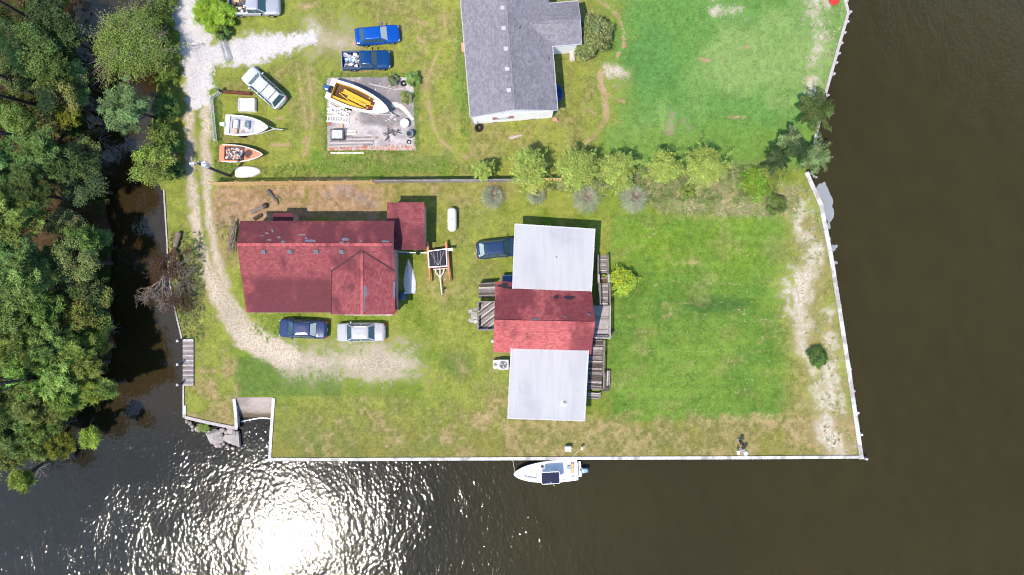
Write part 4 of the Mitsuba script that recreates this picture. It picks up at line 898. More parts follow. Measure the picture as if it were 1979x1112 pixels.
for px, py in ((509, 486), (560, 486), (611, 486), (660, 486)):
    c = P(px, py, 4.8); z = south(c[0], c[1])[2]
    v_ = part(k, 'roof_vent', MB().box((c[0], c[1], z + .09), (.36, .28, .2)), 'vent_grey')
    part(v_, 'flange', MB().box((c[0], c[1], z + .012), (.5, .44, .05)), 'felt_patch')
part(k, 'wall', rwall((x0 + .3, yn - .25), (x1 - .3, yn - .25), 3.9, 3.9), 'siding_tan')
part(k, 'wall', rwall((x0 + .3, ys + .35), (x1 - .3, ys + .35), 2.3, 2.3), 'siding_tan')
for xx in (x0 + .3, x1 - .3):
    part(k, 'wall', wall((xx, ys + .35), (xx, yn - .25), [(0, 0), (yn - ys - .6, 0), (yn - ys - .6, 3.85), (yr - ys - .35, zr - .2), (0, 2.35)]), 'siding_tan')
part(k, 'wall', wall((gl + .2, ys + .25), (gr_ - .2, ys + .25), [(0, 0), (gr_ - gl - .4, 0), (gr_ - gl - .4, ge - .08), ((gr_ - gl - .4) / 2, gz - .12), (0, ge - .08)]), 'siding_tan')
part(k, 'wall', wall((gl + .25, ys + .3), (gl + .25, yv), [(0, 2.2), (0, ge - .1), (yv - ys - .3, ge - .1)]), 'siding_tan')
part(k, 'garage_door', MB().box(((gl + gr_) / 2, ys + .12, 1.15), (3.6, .08, 2.3)), 'white_paint')
window(k, (-20, ys + .22, 1.3), 1.2, .9, (0, -1)); window(k, (-23.2, ys + .22, 1.3), 1.2, .9, (0, -1))
fa = MB().bar((x0, ys, zs - .09), (gl, ys, zs - .09), .03, .14).bar((gr_, ys - .12, ge - .08), (gx, ys - .12, gz - .08), .03, .14).bar((gl, ys - .12, ge - .08), (gx, ys - .12, gz - .08), .03, .14)
part(k, 'fascia', fa, 'siding_tan')
# flat roofed annex and the small lean-to, parts of the garage
ax0, ax1, ay0, ay1 = -11.95, -8.38, 3.62, 8.15
part(k, 'annex_roof', slab([(ax0, ay0, 2.85), (ax1, ay0, 2.85), (ax1, ay1, 3.05), (ax0, ay1, 3.05)], .14), 'red_shingle', label='dark red roof of the shed at the right end')
for a, b in (((ax0 + .2, ay1 - .2), (ax1 - .2, ay1 - .2)), ((ax0 + .2, ay0 + .2), (ax1 - .2, ay0 + .2)), ((ax1 - .2, ay0 + .2), (ax1 - .2, ay1 - .2)), ((ax0 + .2, 6.1), (ax0 + .2, ay1 - .2))): part(k, 'annex_wall', rwall(a, b, 2.75, 2.75), 'siding_tan')
c0, c1 = P(528, 431, 2.3), P(567, 412, 2.3)
part(k, 'lean_to_roof', slab([(c0[0], c0[1] - .2, 2.5), (c1[0], c0[1] - .2, 2.5), (c1[0], c1[1], 2.3), (c0[0], c1[1], 2.3)], .1), 'red_shingle')
for xx in (c0[0] + .15, c1[0] - .15): part(k, 'lean_to_wall', rwall((xx, yn - .2), (xx, c1[1] - .1), 2.3, 2.2), 'siding_tan')
part(k, 'lean_to_wall', rwall((c0[0] + .15, c1[1] - .12), (c1[0] - .15, c1[1] - .12), 2.2, 2.2), 'siding_tan')
p0, p1 = P(667, 610, 0), P(759, 600, 0)
ground('garage_apron', 'narrow concrete apron in front of the garage', MB().box(((p0[0] + p1[0]) / 2, (p0[1] + p1[1]) / 2, .01), (p1[0] - p0[0], p1[1] - p0[1], .1)), 'concrete')

# ---- house with two flat white wings and a red gable between
k = thing('deck_house', 'house with two flat white roofed wings and a red gabled middle', 'house')
def wing(nm, q, z, lab):
    c = [P(*a, z) for a in q]; pl = Polygon([p[:2] for p in c])
    r = part(k, 'flat_roof', MB().ext(pl, z - .22, z), 'roof_membrane', label=lab)
    part(r, 'edge_trim', MB().ext(pl.buffer(.03, join_style=2).difference(pl.buffer(-.07, join_style=2)), z - .26, z + .035), 'trim_white')
    seam = MB(); a, b, c_, d_ = [np.array(p) for p in c]
    for i in range(1, 5):
        t = i / 5; s0, s1 = a + (b - a) * t, d_ + (c_ - d_) * t
        s0, s1 = s0 + (s1 - s0) * .02, s1 - (s1 - s0) * .02
        seam.bar(s0, s1, .10, .008)
    part(r, 'seam', seam, 'roof_membrane')
    return c, pl, r
cN, pN, rN = wing('n', [(995, 433), (990, 566), (1143, 569), (1150, 443)], 3.2, 'flat white roof of the upper wing, over a parked car')
cS, pS, rS = wing('s', [(988, 663), (981, 809), (1130, 814), (1138, 670)], 3.1, 'flat white roof of the lower wing, with a round vent')
part(k, 'wall', MB().ext(pN.buffer(-.45, join_style=2).difference(pN.buffer(-.6, join_style=2)).difference(shapely.box(cN[0][0] - .5, cN[0][1] - 4.6, cN[0][0] + 2.2, cN[0][1] - .9)), 0, 2.97), 'siding_blue')
part(k, 'wall', MB().ext(shapely.box(cN[0][0] + 5.2, cN[1][1] + .8, cN[0][0] + 5.35, cN[0][1] - .8), 0, 2.97), 'siding_blue')
part(k, 'wall', MB().ext(pS.buffer(-.45, join_style=2).difference(pS.buffer(-.6, join_style=2)), 0, 2.87), 'siding_blue')
cc = pS.centroid
for dy in (-2, 1.2): window(k, (cS[2][0] - .42, cc.y + dy, 1.7), 1.1, 1.1, (1, 0)); window(k, (cS[0][0] + .30, cc.y + dy, 1.7), 1.1, 1.1, (-1, 0))
v_ = P(1090, 781, 3.3); vk = part(rS, 'round_vent', MB().tube([(v_[0], v_[1], 3.1), (v_[0], v_[1], 3.32), (v_[0], v_[1], 3.40)], [.2, .2, .08], 16), 'trim_white', 40)
part(vk, 'flashing', MB().cyl((v_[0], v_[1], 3.09), (v_[0], v_[1], 3.125), .32, n=18), 'steel', 40)
v_ = P(1075, 497, 3.3); part(rN, 'vent_pipe', MB().tube([(v_[0], v_[1], 3.15), (v_[0], v_[1], 3.42)], .05, 8), 'dark_metal', 40)
zr, ze = 5.4, 2.75
rW, rE = P(955, 621, zr), P(1150, 625, zr); nW, nE = P(957.5, 544, ze), P(1142, 551, ze); sW, sE = P(953, 681, ze), P(1142, 686, ze)
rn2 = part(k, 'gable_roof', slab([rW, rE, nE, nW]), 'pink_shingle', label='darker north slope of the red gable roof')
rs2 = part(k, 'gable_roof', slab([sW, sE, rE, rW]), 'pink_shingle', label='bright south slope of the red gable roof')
part(rn2, 'ridge_cap', MB().bar(rW + [0, 0, .01], rE + [0, 0, .01], .26, .03), 'pink_shingle')
def on_north(px, py, z):
    c = P(px, py, z); t = (c[1] - rW[1]) / (nW[1] - rW[1]); return np.array([c[0], c[1], zr + (ze - zr) * t])
for px, py, w, h, m in ((1033, 616, .8, .12, 'felt_patch'), (1090, 612, .5, .1, 'felt_patch'), (1136, 607, .5, .14, 'felt_patch'), (973, 552, .9, .45, 'black_mesh'), (982, 556, .7, .3, 'black_mesh'), (1075, 575, .5, .3, 'black_mesh'), (1100, 576, 1.2, .25, 'black_mesh')):
    c = P(px, py, 4.0); v, f = MB().ext(blob(c[0], c[1], w / 2, h / 2, 16, int(px), .6), 0, .012).mesh()
    t = (v[:, 1] - rW[1]) / (nW[1] - rW[1]); v[:, 2] += zr + (ze - zr) * t + .006; part(rn2, 'stain_patch', (v, f), m, label=None)
for a, b, c_ in ((nW, rW, sW), (nE, rE, sE)):
    ofs = .35 if a is nW else -.35
    y0_, y1_ = c_[1] + .4, a[1] - .35
    part(k, 'wall', wall((a[0] + ofs, y0_), (b[0] + ofs, y1_), [(0, 0), (y1_ - y0_, 0), (y1_ - y0_, ze), (b[1] - y0_, zr - .35), (0, ze)]), 'siding_blue')
part(k, 'wall', rwall((nW[0] + .4, nW[1] - .4), (cN[0][0] + .5, nW[1] - .4), 2.7, 2.7), 'siding_blue'); part(k, 'wall', rwall((sW[0] + .4, sW[1] + .4), (cS[0][0] + .5, sW[1] + .4), 2.7, 2.7), 'siding_blue')
part(k, 'door', MB().box((rE[0] - .24, -3.6, 2.1), (.08, .9, 2.0)), 'trim_white')
part(k, 'cable', MB().tube([P(953, 663, 3.2), P(970, 666, 3.25), P(988, 669, 3.3)], .02, 5), 'trim_white', True)
part(k, 'lamp_dish', MB().ball(P(952, 660, 3.2), (.16, .16, .1), 2), 'trim_white', True)

def boards(k, a, b, c, d, n, z, mats=('grey_wood', 'pale_wood', 'grey_wood', 'dark_wood'), nm='plank', gap=.018, z1=None):
    """n boards lying across from edge a-d to edge b-c, plan corners"""
    a, b, c, d = [np.asarray(q, float)[:2] for q in (a, b, c, d)]; z1 = z if z1 is None else z1
    for i in range(n):
        t0, t1 = i / n, (i + 1) / n; zz = z + (z1 - z) * (i + .5) / n
        q = [a + (d - a) * t0, b + (c - b) * t0, b + (c - b) * t1, a + (d - a) * t1]
        pl = Polygon(q).buffer(-gap / 2, join_style=2)
        if pl.area > .001: part(k, nm, MB().ext(pl, zz - .04, zz), mats[int((math.sin(i * 12.9898 + len(taken) * .37) * 43758.5) % 1 * len(mats))])
def railing(k, p0, p1, z0, z1=None, h=.95, m='grey_wood', solid=False, gap=.14, top=.10, m2=None):
    p0, p1 = np.asarray(p0, float)[:2], np.asarray(p1, float)[:2]; z1 = z0 if z1 is None else z1
    L = np.linalg.norm(p1 - p0); r = MB(); q0, q1 = np.array([*p0, z0]), np.array([*p1, z1])
    up = np.array([0, 0, 1.])
    r.bar(q0 + up * h, q1 + up * h, top, .05).bar(q0 + up * .12, q1 + up * .12, .05, .07)
    rk = part(k, 'railing', r, m)
    pm = MB(); n = max(2, int(L / 1.6) + 1)
    for i in range(n): q = q0 + (q1 - q0) * (.02 + .96 * i / (n - 1)); pm.box(q + up * h / 2, (.09, .09, h))
    part(rk, 'post', pm, m)
    b = MB(); n = int(L / gap); wd = gap * (.92 if solid else .42)
    ang = math.atan2(p1[1] - p0[1], p1[0] - p0[0])
    for i in range(n): q = q0 + (q1 - q0) * (i + .5) / n; b.box(q + up * (h / 2 + .03), (wd, .03, h - .16), ang)
    part(rk, 'baluster', b, m2 or m)
    return rk
# west deck, its ramp of broad steps
k = thing('wooden_deck', 'small weathered deck with solid rails against the left side of the deck house', 'deck')
a, b, c, d = P(924.5, 637, .8), P(958, 637, .8), P(958, 583, .8), P(924.5, 583, .8)
base = Polygon([a[:2], b[:2], c[:2], d[:2]])
for i, off in enumerate(np.arange(-3.2, 3.4, .152)):          # boards laid on the slant, two ways
    for s in (1,):
        ang = math.radians(38); mx, my = (a[:2] + c[:2]) / 2
        ln = Polygon([(-4, off), (4, off), (4, off + .138), (-4, off + .138)])
        ln = shapely.affinity.translate(shapely.affinity.rotate(ln, math.degrees(ang), origin=(0, 0)), mx, my)
        cut = shapely.box(-99, -99, 99, 99)
        pl = ln.intersection(base.buffer(-.01)).intersection(cut)
        if pl.geom_type == 'Polygon' and pl.area > .01: part(k, 'plank', MB().ext(pl, .755, .795), ['grey_wood', 'grey_wood', 'pale_wood', 'dark_wood'][(i * 3) % 4])
part(k, 'joists', MB().ext(base.buffer(-.1), .6, .73), 'dark_wood')
pm = MB()
for q in (a, d, (a + d) / 2): pm.box((q[0] + .1, q[1] + (.1 if q is a else -.1), .38), (.1, .1, .75))
part(k, 'leg', pm, 'dark_wood')
railing(k, a, b, .8, solid=True, h=.7); railing(k, d, c, .8, solid=True, h=.7)
railing(k, d, P(924.5, 602, .8), .8, solid=True, h=.7); railing(k, P(924.5, 614, .8), a, .8, solid=True, h=.7)
st = thing('door_steps', 'broad weathered plank steps above the small deck left of the house', 'steps')
zz = [.25, .45, .65, .85]
for i, (ya, yb) in enumerate(((576, 570), (569.5, 563.5), (563, 555), (554, 548))):
    boards(st, P(925, ya, zz[i]), P(957, ya - 1, zz[i]), P(957, yb - 1, zz[i]), P(925, yb, zz[i]), 2, zz[i], nm='tread')
    q = P(941, (ya + yb) / 2, 0); part(st, 'riser', MB().box((q[0], q[1], zz[i] / 2 - .03), (1.5, .2, zz[i] - .08)), 'dark_wood')
railing(st, P(926, 549, .85), P(957, 547, .85), .85, h=.5, solid=True)
pd = P(915, 610, 0); sk = thing('stepping_slab', 'cracked pale slabs at the foot of the small left deck', 'slab')
for dx, dy, sx, sy, r in ((.05, 0, .62, .72, .05), (-.30, .42, .42, .34, .3), (-.25, -.50, .46, .36, -.25), (.18, .62, .4, .3, .1), (.2, -.62, .38, .3, .5)):
    part(sk, 'slab', MB().ext(shapely.affinity.rotate(shapely.box(pd[0] + dx - sx / 2, pd[1] + dy - sy / 2, pd[0] + dx + sx / 2, pd[1] + dy + sy / 2).buffer(-.04).buffer(.04), math.degrees(r)), .0, .05 + .02 * abs(r)), 'concrete')
# east deck: stairs at the north, upper deck, lower deck to the south with a bench
k = thing('wooden_stairs', 'grey wooden stairs with a middle landing right of the upper flat roof', 'stairs')
n1 = 10
for i in range(n1):
    z = .06 + .5 * i / n1; p0 = P(1155, 494 + i * 3.5, z); p1 = P(1172.5, 494 + i * 3.5, z); p2 = P(1172.5, 494 + (i + 1) * 3.5 - .8, z); p3 = P(1155, 494 + (i + 1) * 3.5 - .8, z)
    part(k, 'tread', MB().ext(Polygon([p0[:2], p1[:2], p2[:2], p3[:2]]), z - .04, z), ['grey_wood', 'grey_wood', 'pale_wood'][i % 3])
boards(k, P(1156, 531, .6), P(1172.5, 531, .6), P(1172.5, 546, .6), P(1156, 546, .6), 5, .6, ('old_red_wood', 'dark_wood', 'grey_wood'))
n2 = 11
for i in range(n2):
    z = .64 + .5 * i / n2; p0 = P(1158, 548 + i * 3.8, z); p1 = P(1175, 548 + i * 3.8, z); p2 = P(1175, 548 + (i + 1) * 3.8 - .9, z); p3 = P(1158, 548 + (i + 1) * 3.8 - .9, z)
    part(k, 'tread', MB().ext(Polygon([p0[:2], p1[:2], p2[:2], p3[:2]]), z - .04, z), ['grey_wood', 'pale_wood', 'grey_wood'][i % 3])
for xa, xb in ((1154, 1157), (1173, 1176)):
    s_ = MB().bar(P(xa, 493, .0), P(xa, 530, .5), .06, .2).bar(P(xa + 1, 530, .5), P(xa + 1, 547, .55), .06, .2).bar(P(xb, 547, .55), P(xb + 1, 590, 1.08), .06, .2); part(k, 'stringer', s_, 'dark_wood')
    railing(k, P(xa, 493, 0), P(xa, 530, .5), .0, .5, .9); railing(k, P(xa + 1.5, 531, .6), P(xa + 1.5, 546, .6), .6, .6, .9, 'pale_wood', top=.14); railing(k, P(xb, 547, .6), P(xb + 1.5, 589, 1.1), .6, 1.1, .9)
k = thing('wooden_deck', 'pale upper deck beside the red gable, with a lattice rail at its lower end', 'deck')
boards(k, P(1140, 591, 1.15), P(1177, 591, 1.15), P(1176, 652, 1.15), P(1140, 652, 1.15), 30, 1.15, ('pale_wood', 'pale_wood', 'grey_wood', 'pale_wood'))
part(k, 'joists', MB().ext(shapely.box(P(1142, 0, 1)[0], P(0, 651, 1)[1], P(1175, 0, 1)[0], P(0, 592, 1)[1]), .85, 1.08), 'dark_wood')
railing(k, P(1177.5, 590, 1.15), P(1176.5, 653, 1.15), 1.15, h=.95, m='pale_wood'); railing(k, P(1146, 652, 1.15), P(1176.5, 653, 1.15), 1.15, h=.95, m='pale_wood', solid=False)
pm = MB()
for q in ((1176, 592), (1175.5, 622), (1175.5, 651), (1150, 651)): q = P(*q, 0); pm.box((q[0], q[1], .45), (.12, .12, .85))
part(k, 'leg', pm, 'dark_wood')
k = thing('wooden_deck', 'lower boardwalk deck of grey planks along the right side of the lower flat roof', 'deck')
boards(k, P(1138, 657, .7), P(1165.5, 657, .7), P(1163, 754, .7), P(1134, 752, .7), 40, .7, ('grey_wood', 'dark_wood', 'grey_wood', 'pale_wood', 'dark_wood'))
boards(k, P(1136, 759, .4), P(1160, 760, .4), P(1160, 767, .4), P(1136, 766, .4), 3, .4, ('grey_wood', 'pale_wood'))
part(k, 'joists', MB().ext(Polygon([P(1140, 658, .6)[:2], P(1164, 658, .6)[:2], P(1161, 752, .6)[:2], P(1136, 751, .6)[:2]]), .35, .63), 'dark_wood')
railing(k, P(1166, 657, .7), P(1164.5, 727, .7), .7, h=.9); part(k, 'step_frame', MB().box(P(1147, 770, .3), (1.35, .14, .12)).box(P(1159.5, 763, .3), (.14, .5, .3)), 'grey_wood')
k = thing('garden_bench', 'slatted grey wooden bench beside the lower boardwalk deck', 'bench')
for i, xx in enumerate((1166.5, 1170, 1173.5, 1177)):
    p0, p1 = P(xx + 1.2, 717, .55), P(xx, 752, .55); part(k, 'slat', MB().bar(p0, p1, .14, .04), ['grey_wood', 'dark_wood', 'pale_wood', 'grey_wood'][i])
part(k, 'frame', MB().bar(P(1167, 721, .48), P(1179, 721, .48), .08, .09).bar(P(1165, 748, .48), P(1177, 748, .48), .08, .09), 'dark_wood')
for a in ((1169, 722), (1177, 722), (1167, 747), (1176, 747)): q = P(*a, 0); part(k, 'leg', MB().box((q[0], q[1], .22), (.08, .08, .44)), 'dark_wood')
for i, (px, py) in enumerate(((1166, 754), (1173, 752))):
    q = P(px, py, .7); pk = thing('flower_pot', ['black pot by the bench end nearest the deck', 'black pot on the outer end of the bench'][i], 'pot'); zb = .0 if i == 0 else .57
    part(pk, 'bowl', MB().tube([(q[0], q[1], zb), (q[0], q[1], zb + .3)], [.14, .22], 14), 'black_plastic', 40); part(pk, 'soil', MB().cyl((q[0], q[1], zb + .29), (q[0], q[1], zb + .31), .18, n=14), 'dark_wood', 40)
for i, (px, py) in enumerate(((1180, 645), (1183, 641))):
    q = P(px, py, 0); pk = thing('flower_pot', ['dark pot on the grass at the corner of the pale upper deck', 'outer dark pot at the corner of the pale upper deck'][i], 'pot')
    part(pk, 'bowl', MB().tube([(q[0], q[1], 0), (q[0], q[1], .3)], [.13, .2], 14), 'black_plastic', 40); part(pk, 'soil', MB().cyl((q[0], q[1], .29), (q[0], q[1], .31), .17, n=14), 'dark_wood', 40)
# air conditioners, cart
def fan_unit(label, px0, px1, py0, py1, h, m):
    a, b = P(px0, py1, h), P(px1, py0, h); k = thing('air_conditioner', label, 'air conditioner'); c = (a + b) / 2
    part(k, 'cabinet', MB().box((c[0], c[1], h / 2), (b[0] - a[0], b[1] - a[1], h)), m)
    r = min(b[0] - a[0], b[1] - a[1]) * .40
    part(k, 'fan_guard', MB().tube([(c[0] + r * math.cos(t), c[1] + r * math.sin(t), h + .02) for t in np.linspace(0, 2 * math.pi, 25)], .02, 5), m, True)
    part(k, 'fan_well', MB().cyl((c[0], c[1], h - .02), (c[0], c[1], h + .006), r * .95, n=20), 'dark_metal', 40)
    bl = MB()
    for j in range(3):
        t = j * 2.09 + .4; bl.ext(Polygon([(c[0], c[1]), (c[0] + r * .85 * math.cos(t), c[1] + r * .85 * math.sin(t)), (c[0] + r * .85 * math.cos(t + .55), c[1] + r * .85 * math.sin(t + .55))]), h + .008, h + .02)
    part(k, 'fan_blade', bl, 'seat_grey')
fan_unit('white air conditioner with a round fan beside the lower flat roof', 962, 983, 696, 715, .95, 'trim_white')
fan_unit('small grey air conditioner at the left of the white one', 953.5, 961.5, 696.5, 713, .8, 'galvanised')
k = thing('trash_cart', 'dark trash cart between the red gable and the upper flat roof', 'trash cart'); q = P(980, 539, 0)
part(k, 'bin', MB().loft([[(q[0] + a * s, q[1] + b * s, z) for a, b in ((-.42, -.3), (.42, -.3), (.42, .3), (-.42, .3))] for z, s in ((.06, .8), (.95, 1.))]), 'black_plastic'); part(k, 'lid', MB().box((q[0], q[1], .99), (.9, .66, .06)), 'motor_blue')
for s in (-.25, .25): part(k, 'wheel', MB().cyl((q[0] + .36, q[1] + s, .12), (q[0] + .36, q[1] + s + .06, .12), .12, n=12), 'rubber', 40)

# ---- grey roofed house
k = thing('ranch_house', 'white ranch house with a grey shingle roof and a side wing', 'house')
th = math.radians(4.75); O = np.array([.195, 16.55]); e1 = np.array([math.cos(th), math.sin(th)]); e2 = np.array([-e1[1], e1[0]])
def W(u, v, z=0.): return np.array([*(O + e1 * u + e2 * v), z])
hw, ze, zr, VN = 4.18, 3.3, 5.0, 17.
part(k, 'roof', slab([W(-hw, 0, ze), W(0, 0, zr), W(0, VN, zr), W(-hw, VN, ze)]), 'grey_shingle', label='left slope of the grey shingle roof')
rr = part(k, 'roof', slab([W(hw, 0, ze), W(hw, VN, ze), W(0, VN, zr), W(0, 0, zr)]), 'grey_shingle', label='right slope of the grey shingle roof')
zw = ze + 2.05 * (zr - ze) / hw; ua = hw * (1 - (zw - ze) / (zr - ze))
part(k, 'wing_roof', slab([W(hw, 6.1, ze + .01), W(6.95, 6.1, ze + .01), W(6.95, 8.15, zw + .01), W(ua, 8.15, zw + .01)]), 'grey_shingle')
part(k, 'wing_roof', slab([W(ua, 8.15, zw + .01), W(6.95, 8.15, zw + .01), W(6.95, 10.2, ze + .01), W(hw, 10.2, ze + .01)]), 'grey_shingle')
part(k, 'ridge_cap', MB().bar(W(0, .0, zr + .012), W(0, VN, zr + .012), .28, .03), 'grey_shingle'); part(k, 'ridge_cap', MB().bar(W(ua + .1, 8.15, zw + .02), W(6.95, 8.15, zw + .02), .24, .03), 'grey_shingle')
fa = MB()
for a, b in ((W(-hw - .02, 0, ze - .06), W(-hw - .02, VN, ze - .06)), (W(hw + .02, 0, ze - .06), W(hw + .02, 6.08, ze - .06)), (W(hw, 6.08, ze - .05), W(6.97, 6.08, ze - .05)), (W(hw, 10.22, ze - .05), W(6.97, 10.22, ze - .05))): fa.bar(a, b, .06, .14)
part(k, 'gutter', fa, 'trim_white')
bb = MB()
for a, b in ((W(-hw, -.015, ze - .06), W(0, -.015, zr - .06)), (W(0, -.015, zr - .06), W(hw, -.015, ze - .06)), (W(6.965, 6.1, ze - .06), W(6.965, 8.15, zw - .06)), (W(6.965, 8.15, zw - .06), W(6.965, 10.2, ze - .06))): bb.bar(a, b, .03, .16)
part(k, 'barge_board', bb, 'trim_white')
u0, u1 = -3.95, 3.78
part(k, 'wall', wall(W(u0, .12)[:2], W(u1, .12)[:2], [(0, 0), (u1 - u0, 0), (u1 - u0, ze + .05), (-u0, zr - .12), (0, ze + .02)]), 'siding_white', label='white gable wall')
part(k, 'wall', rwall(W(u0, .2)[:2], W(u0, VN - .3)[:2], ze, ze), 'siding_white'); part(k, 'wall', rwall(W(u1, .2)[:2], W(u1, VN - .3)[:2], ze, ze), 'siding_white')
part(k, 'wall', rwall(W(u1, 6.4)[:2], W(6.6, 6.4)[:2], ze - .05, ze - .05), 'siding_white'); part(k, 'wall', rwall(W(u1, 9.9)[:2], W(6.6, 9.9)[:2], ze - .05, ze - .05), 'siding_white')
part(k, 'wall', wall(W(6.6, 6.4)[:2], W(6.6, 9.9)[:2], [(0, 0), (3.5, 0), (3.5, ze - .1), (1.75, zw - .12), (0, ze - .1)]), 'siding_white')
sd = MB()
for i in range(17):
    z = .45 + i * .17; sd.bar(W(u0, .03, z), W(u1, .03, z), .022, .15)
part(k, 'siding', sd, 'siding_white')
uw = (P(972, 226, 2.0)[:2] - O) @ e1
window(k, W(uw, .01, 2.0), 1.0, .75, -e2)
for s in (-1, 1): part(k, 'shutter', MB().box(W(uw + s * .82, -.01, 2.0), (.42, .05, .85), th), 'shutter_red')
for px, py in ((957, 238), (1029, 231)):
    u_ = (P(px, py, .35)[:2] - O) @ e1; lv = part(k, 'foundation_vent', MB().box(W(u_, .02, .35), (.55, .05, .25), th), 'galvanised')
    for j in range(3): part(lv, 'slat', MB().box(W(u_, -.012, .28 + .07 * j), (.5, .02, .04), th), 'louvre')
for px, py in ((971, 16), (973.5, 55), (977.5, 95), (980, 134), (983.5, 175)):
    q = P(px, py, 4.9); u_, v_ = (q[:2] - O) @ e1, (q[:2] - O) @ e2; z = zr + u_ * (zr - ze) / hw
    vk = part(k, 'ridge_vent', MB().box(W(u_, v_, z + .07), (.40, .36, .16), th), 'grey_shingle' if False else 'galvanised'); part(vk, 'dome', MB().box(W(u_, v_, z + .165), (.30, .26, .04), th), 'lamp_glass')
for px, py in ((1003, 53), (1060, 108)):
    q = P(px, py, 4.5); u_, v_ = (q[:2] - O) @ e1, (q[:2] - O) @ e2; z = zr - u_ * (zr - ze) / hw; part(k, 'vent_pipe', MB().tube([W(u_, v_, z - .1), W(u_, v_, z + .35)], .06, 8), 'steel', 40); part(k, 'flashing', MB().box(W(u_, v_, z + .0), (.3, .3, .05), th), 'dark_metal')
part(k, 'meter_box', MB().box(W(u0 - .12, 8.8, 1.2), (.25, .5, .6), th), 'galvanised'); part(k, 'side_step', MB().box(W(u0 - .35, 7.7, .15), (.6, .9, .3), th), 'brick_pale')
part(k, 'corner_pipe', MB().tube([W(u0 - .1, .0, .1), W(u0 - .1, .0, 2.6)], .05, 8).tube([W(u0 + .35, .0, .1), W(u0 + .35, .0, 1.6)], .04, 8), 'trim_white', True)
part(k, 'door_step', MB().box(W(6.3, 5.9, .12), (.5, .9, .24), th), 'concrete')
# ------------------------------------------------------------------ fences, pole, gate
def picket_fence(name, label, p0, p1, h, spacing, width, m, m2, pointed=False, posts=2.4):
    k = thing(name, label, 'fence'); p0, p1 = np.asarray(p0, float)[:2], np.asarray(p1, float)[:2]; L = np.linalg.norm(p1 - p0); d = (p1 - p0) / L; a = math.atan2(d[1], d[0]); n = max(2, round(L / spacing)); nr = np.array([-d[1], d[0]])
    r = np.random.default_rng(int(L * 100))
    for i in range(n):
        q = p0 + d * L * (i + .5) / n - nr * (.045 if i % 2 == 0 else .045); hh = h + r.normal() * .012
        mb = MB()
        if pointed:
            mb.ext(Polygon([(-width / 2, 0), (width / 2, 0), (width / 2, hh - .08), (0, hh), (-width / 2, hh - .08)]), -.01, .01); v, f = mb.mesh()
            v = np.column_stack([q[0] + d[0] * v[:, 0] + nr[0] * v[:, 2], q[1] + d[1] * v[:, 0] + nr[1] * v[:, 2], v[:, 1] + .04]); part(k, 'picket', (v, f), m)
        else: part(k, 'picket', MB().box((*q, hh / 2 + .03), (width, .022, hh), a + r.normal() * .006), m)
    for z in (h * .2, h * .82): part(k, 'rail', MB().bar((*p0, z), (*p1, z), .04, .09), m2)
    for i in range(int(L / posts) + 1): q = p0 + d * (L * i / max(1, int(L / posts))) + nr * .07; part(k, 'post', MB().box((*q, h / 2), (.09, .09, h - .06), a), m2)
    return k
picket_fence('wooden_fence', 'long honey coloured picket fence behind the red roofed garage', P(419, 358), P(726, 355), 2.3, .285, .175, 'new_wood', 'new_wood')
picket_fence('wooden_fence', 'short honey coloured fence panel between the yellow green trees', P(1043, 351), P(1084, 350.5), 2.3, .285, .17, 'new_wood', 'new_wood')
k = thing('wooden_fence', 'weathered grey board fence continuing the honey coloured one to the right', 'fence')
p0, p1 = P(727, 354)[:2], P(1042, 351.5)[:2]; n = 7
for i in range(n):
    q0, q1 = p0 + (p1 - p0) * i / n, p0 + (p1 - p0) * (i + 1) / n; m = MB(); nb = 13
    for j in range(nb): q = q0 + (q1 - q0) * (j + .5) / nb; m.box((*q, .87 + .012 * ((j * 7) % 3)), (np.linalg.norm(q1 - q0) / nb - .008, .025, 1.66), .0)
    part(k, 'board_panel', m, 'grey_wood'); part(k, 'post', MB().box((q0[0], q0[1] + .05, .93), (.12, .1, 1.86)), 'dark_wood')
    part(k, 'top_rail', MB().bar((*q0, 1.73), (*q1, 1.73), .12, .04), 'grey_wood')
picket_fence('picket_fence', 'white picket fence between the two track drive and the small white boat', P(412.5, 193), P(421, 275), 1.15, .2, .09, 'white_paint', 'white_paint', True)
picket_fence('picket_fence', 'short slanting piece of white picket fence at the driveway corner', P(413, 191), P(430, 180), 1.05, .2, .09, 'white_paint', 'white_paint', True)
k = thing('plank_fence', 'low rusty red board fence in front of the minivan', 'fence')
for i in range(4): a, b = P(434 + 13.5 * i, 179.5 + i), P(434 + 13.5 * (i + 1) - .6, 180.3 + i); part(k, 'board', MB().bar((a[0], a[1], .3), (b[0], b[1], .3), .16, .6), 'old_red_wood')
part(k, 'post', MB().box((*P(429, 179)[:2], .6), (.24, .24, 1.2)), 'dark_metal')
k = thing('field_gate', 'grey tubular field gate standing across the side driveway', 'gate')
a, b = P(429, 77), P(443, 121); fr = MB()
for z in (.25, .5, .75, 1., 1.25): part(k, 'bar', MB().tube([(a[0], a[1], z), (b[0], b[1], z)], .025, 6), 'galvanised', True)
for t in (0, .5, 1): q = a + (b - a) * t; part(k, 'upright', MB().tube([(q[0], q[1], .2), (q[0], q[1], 1.28)], .03, 6), 'galvanised', True)
part(k, 'brace', MB().tube([(a[0], a[1], .25), (b[0], b[1], 1.22)], .02, 6), 'galvanised', True); part(k, 'post', MB().tube([(a[0], a[1] + .2, 0), (a[0], a[1] + .2, 1.6)], .09, 10), 'dark_wood', 40)

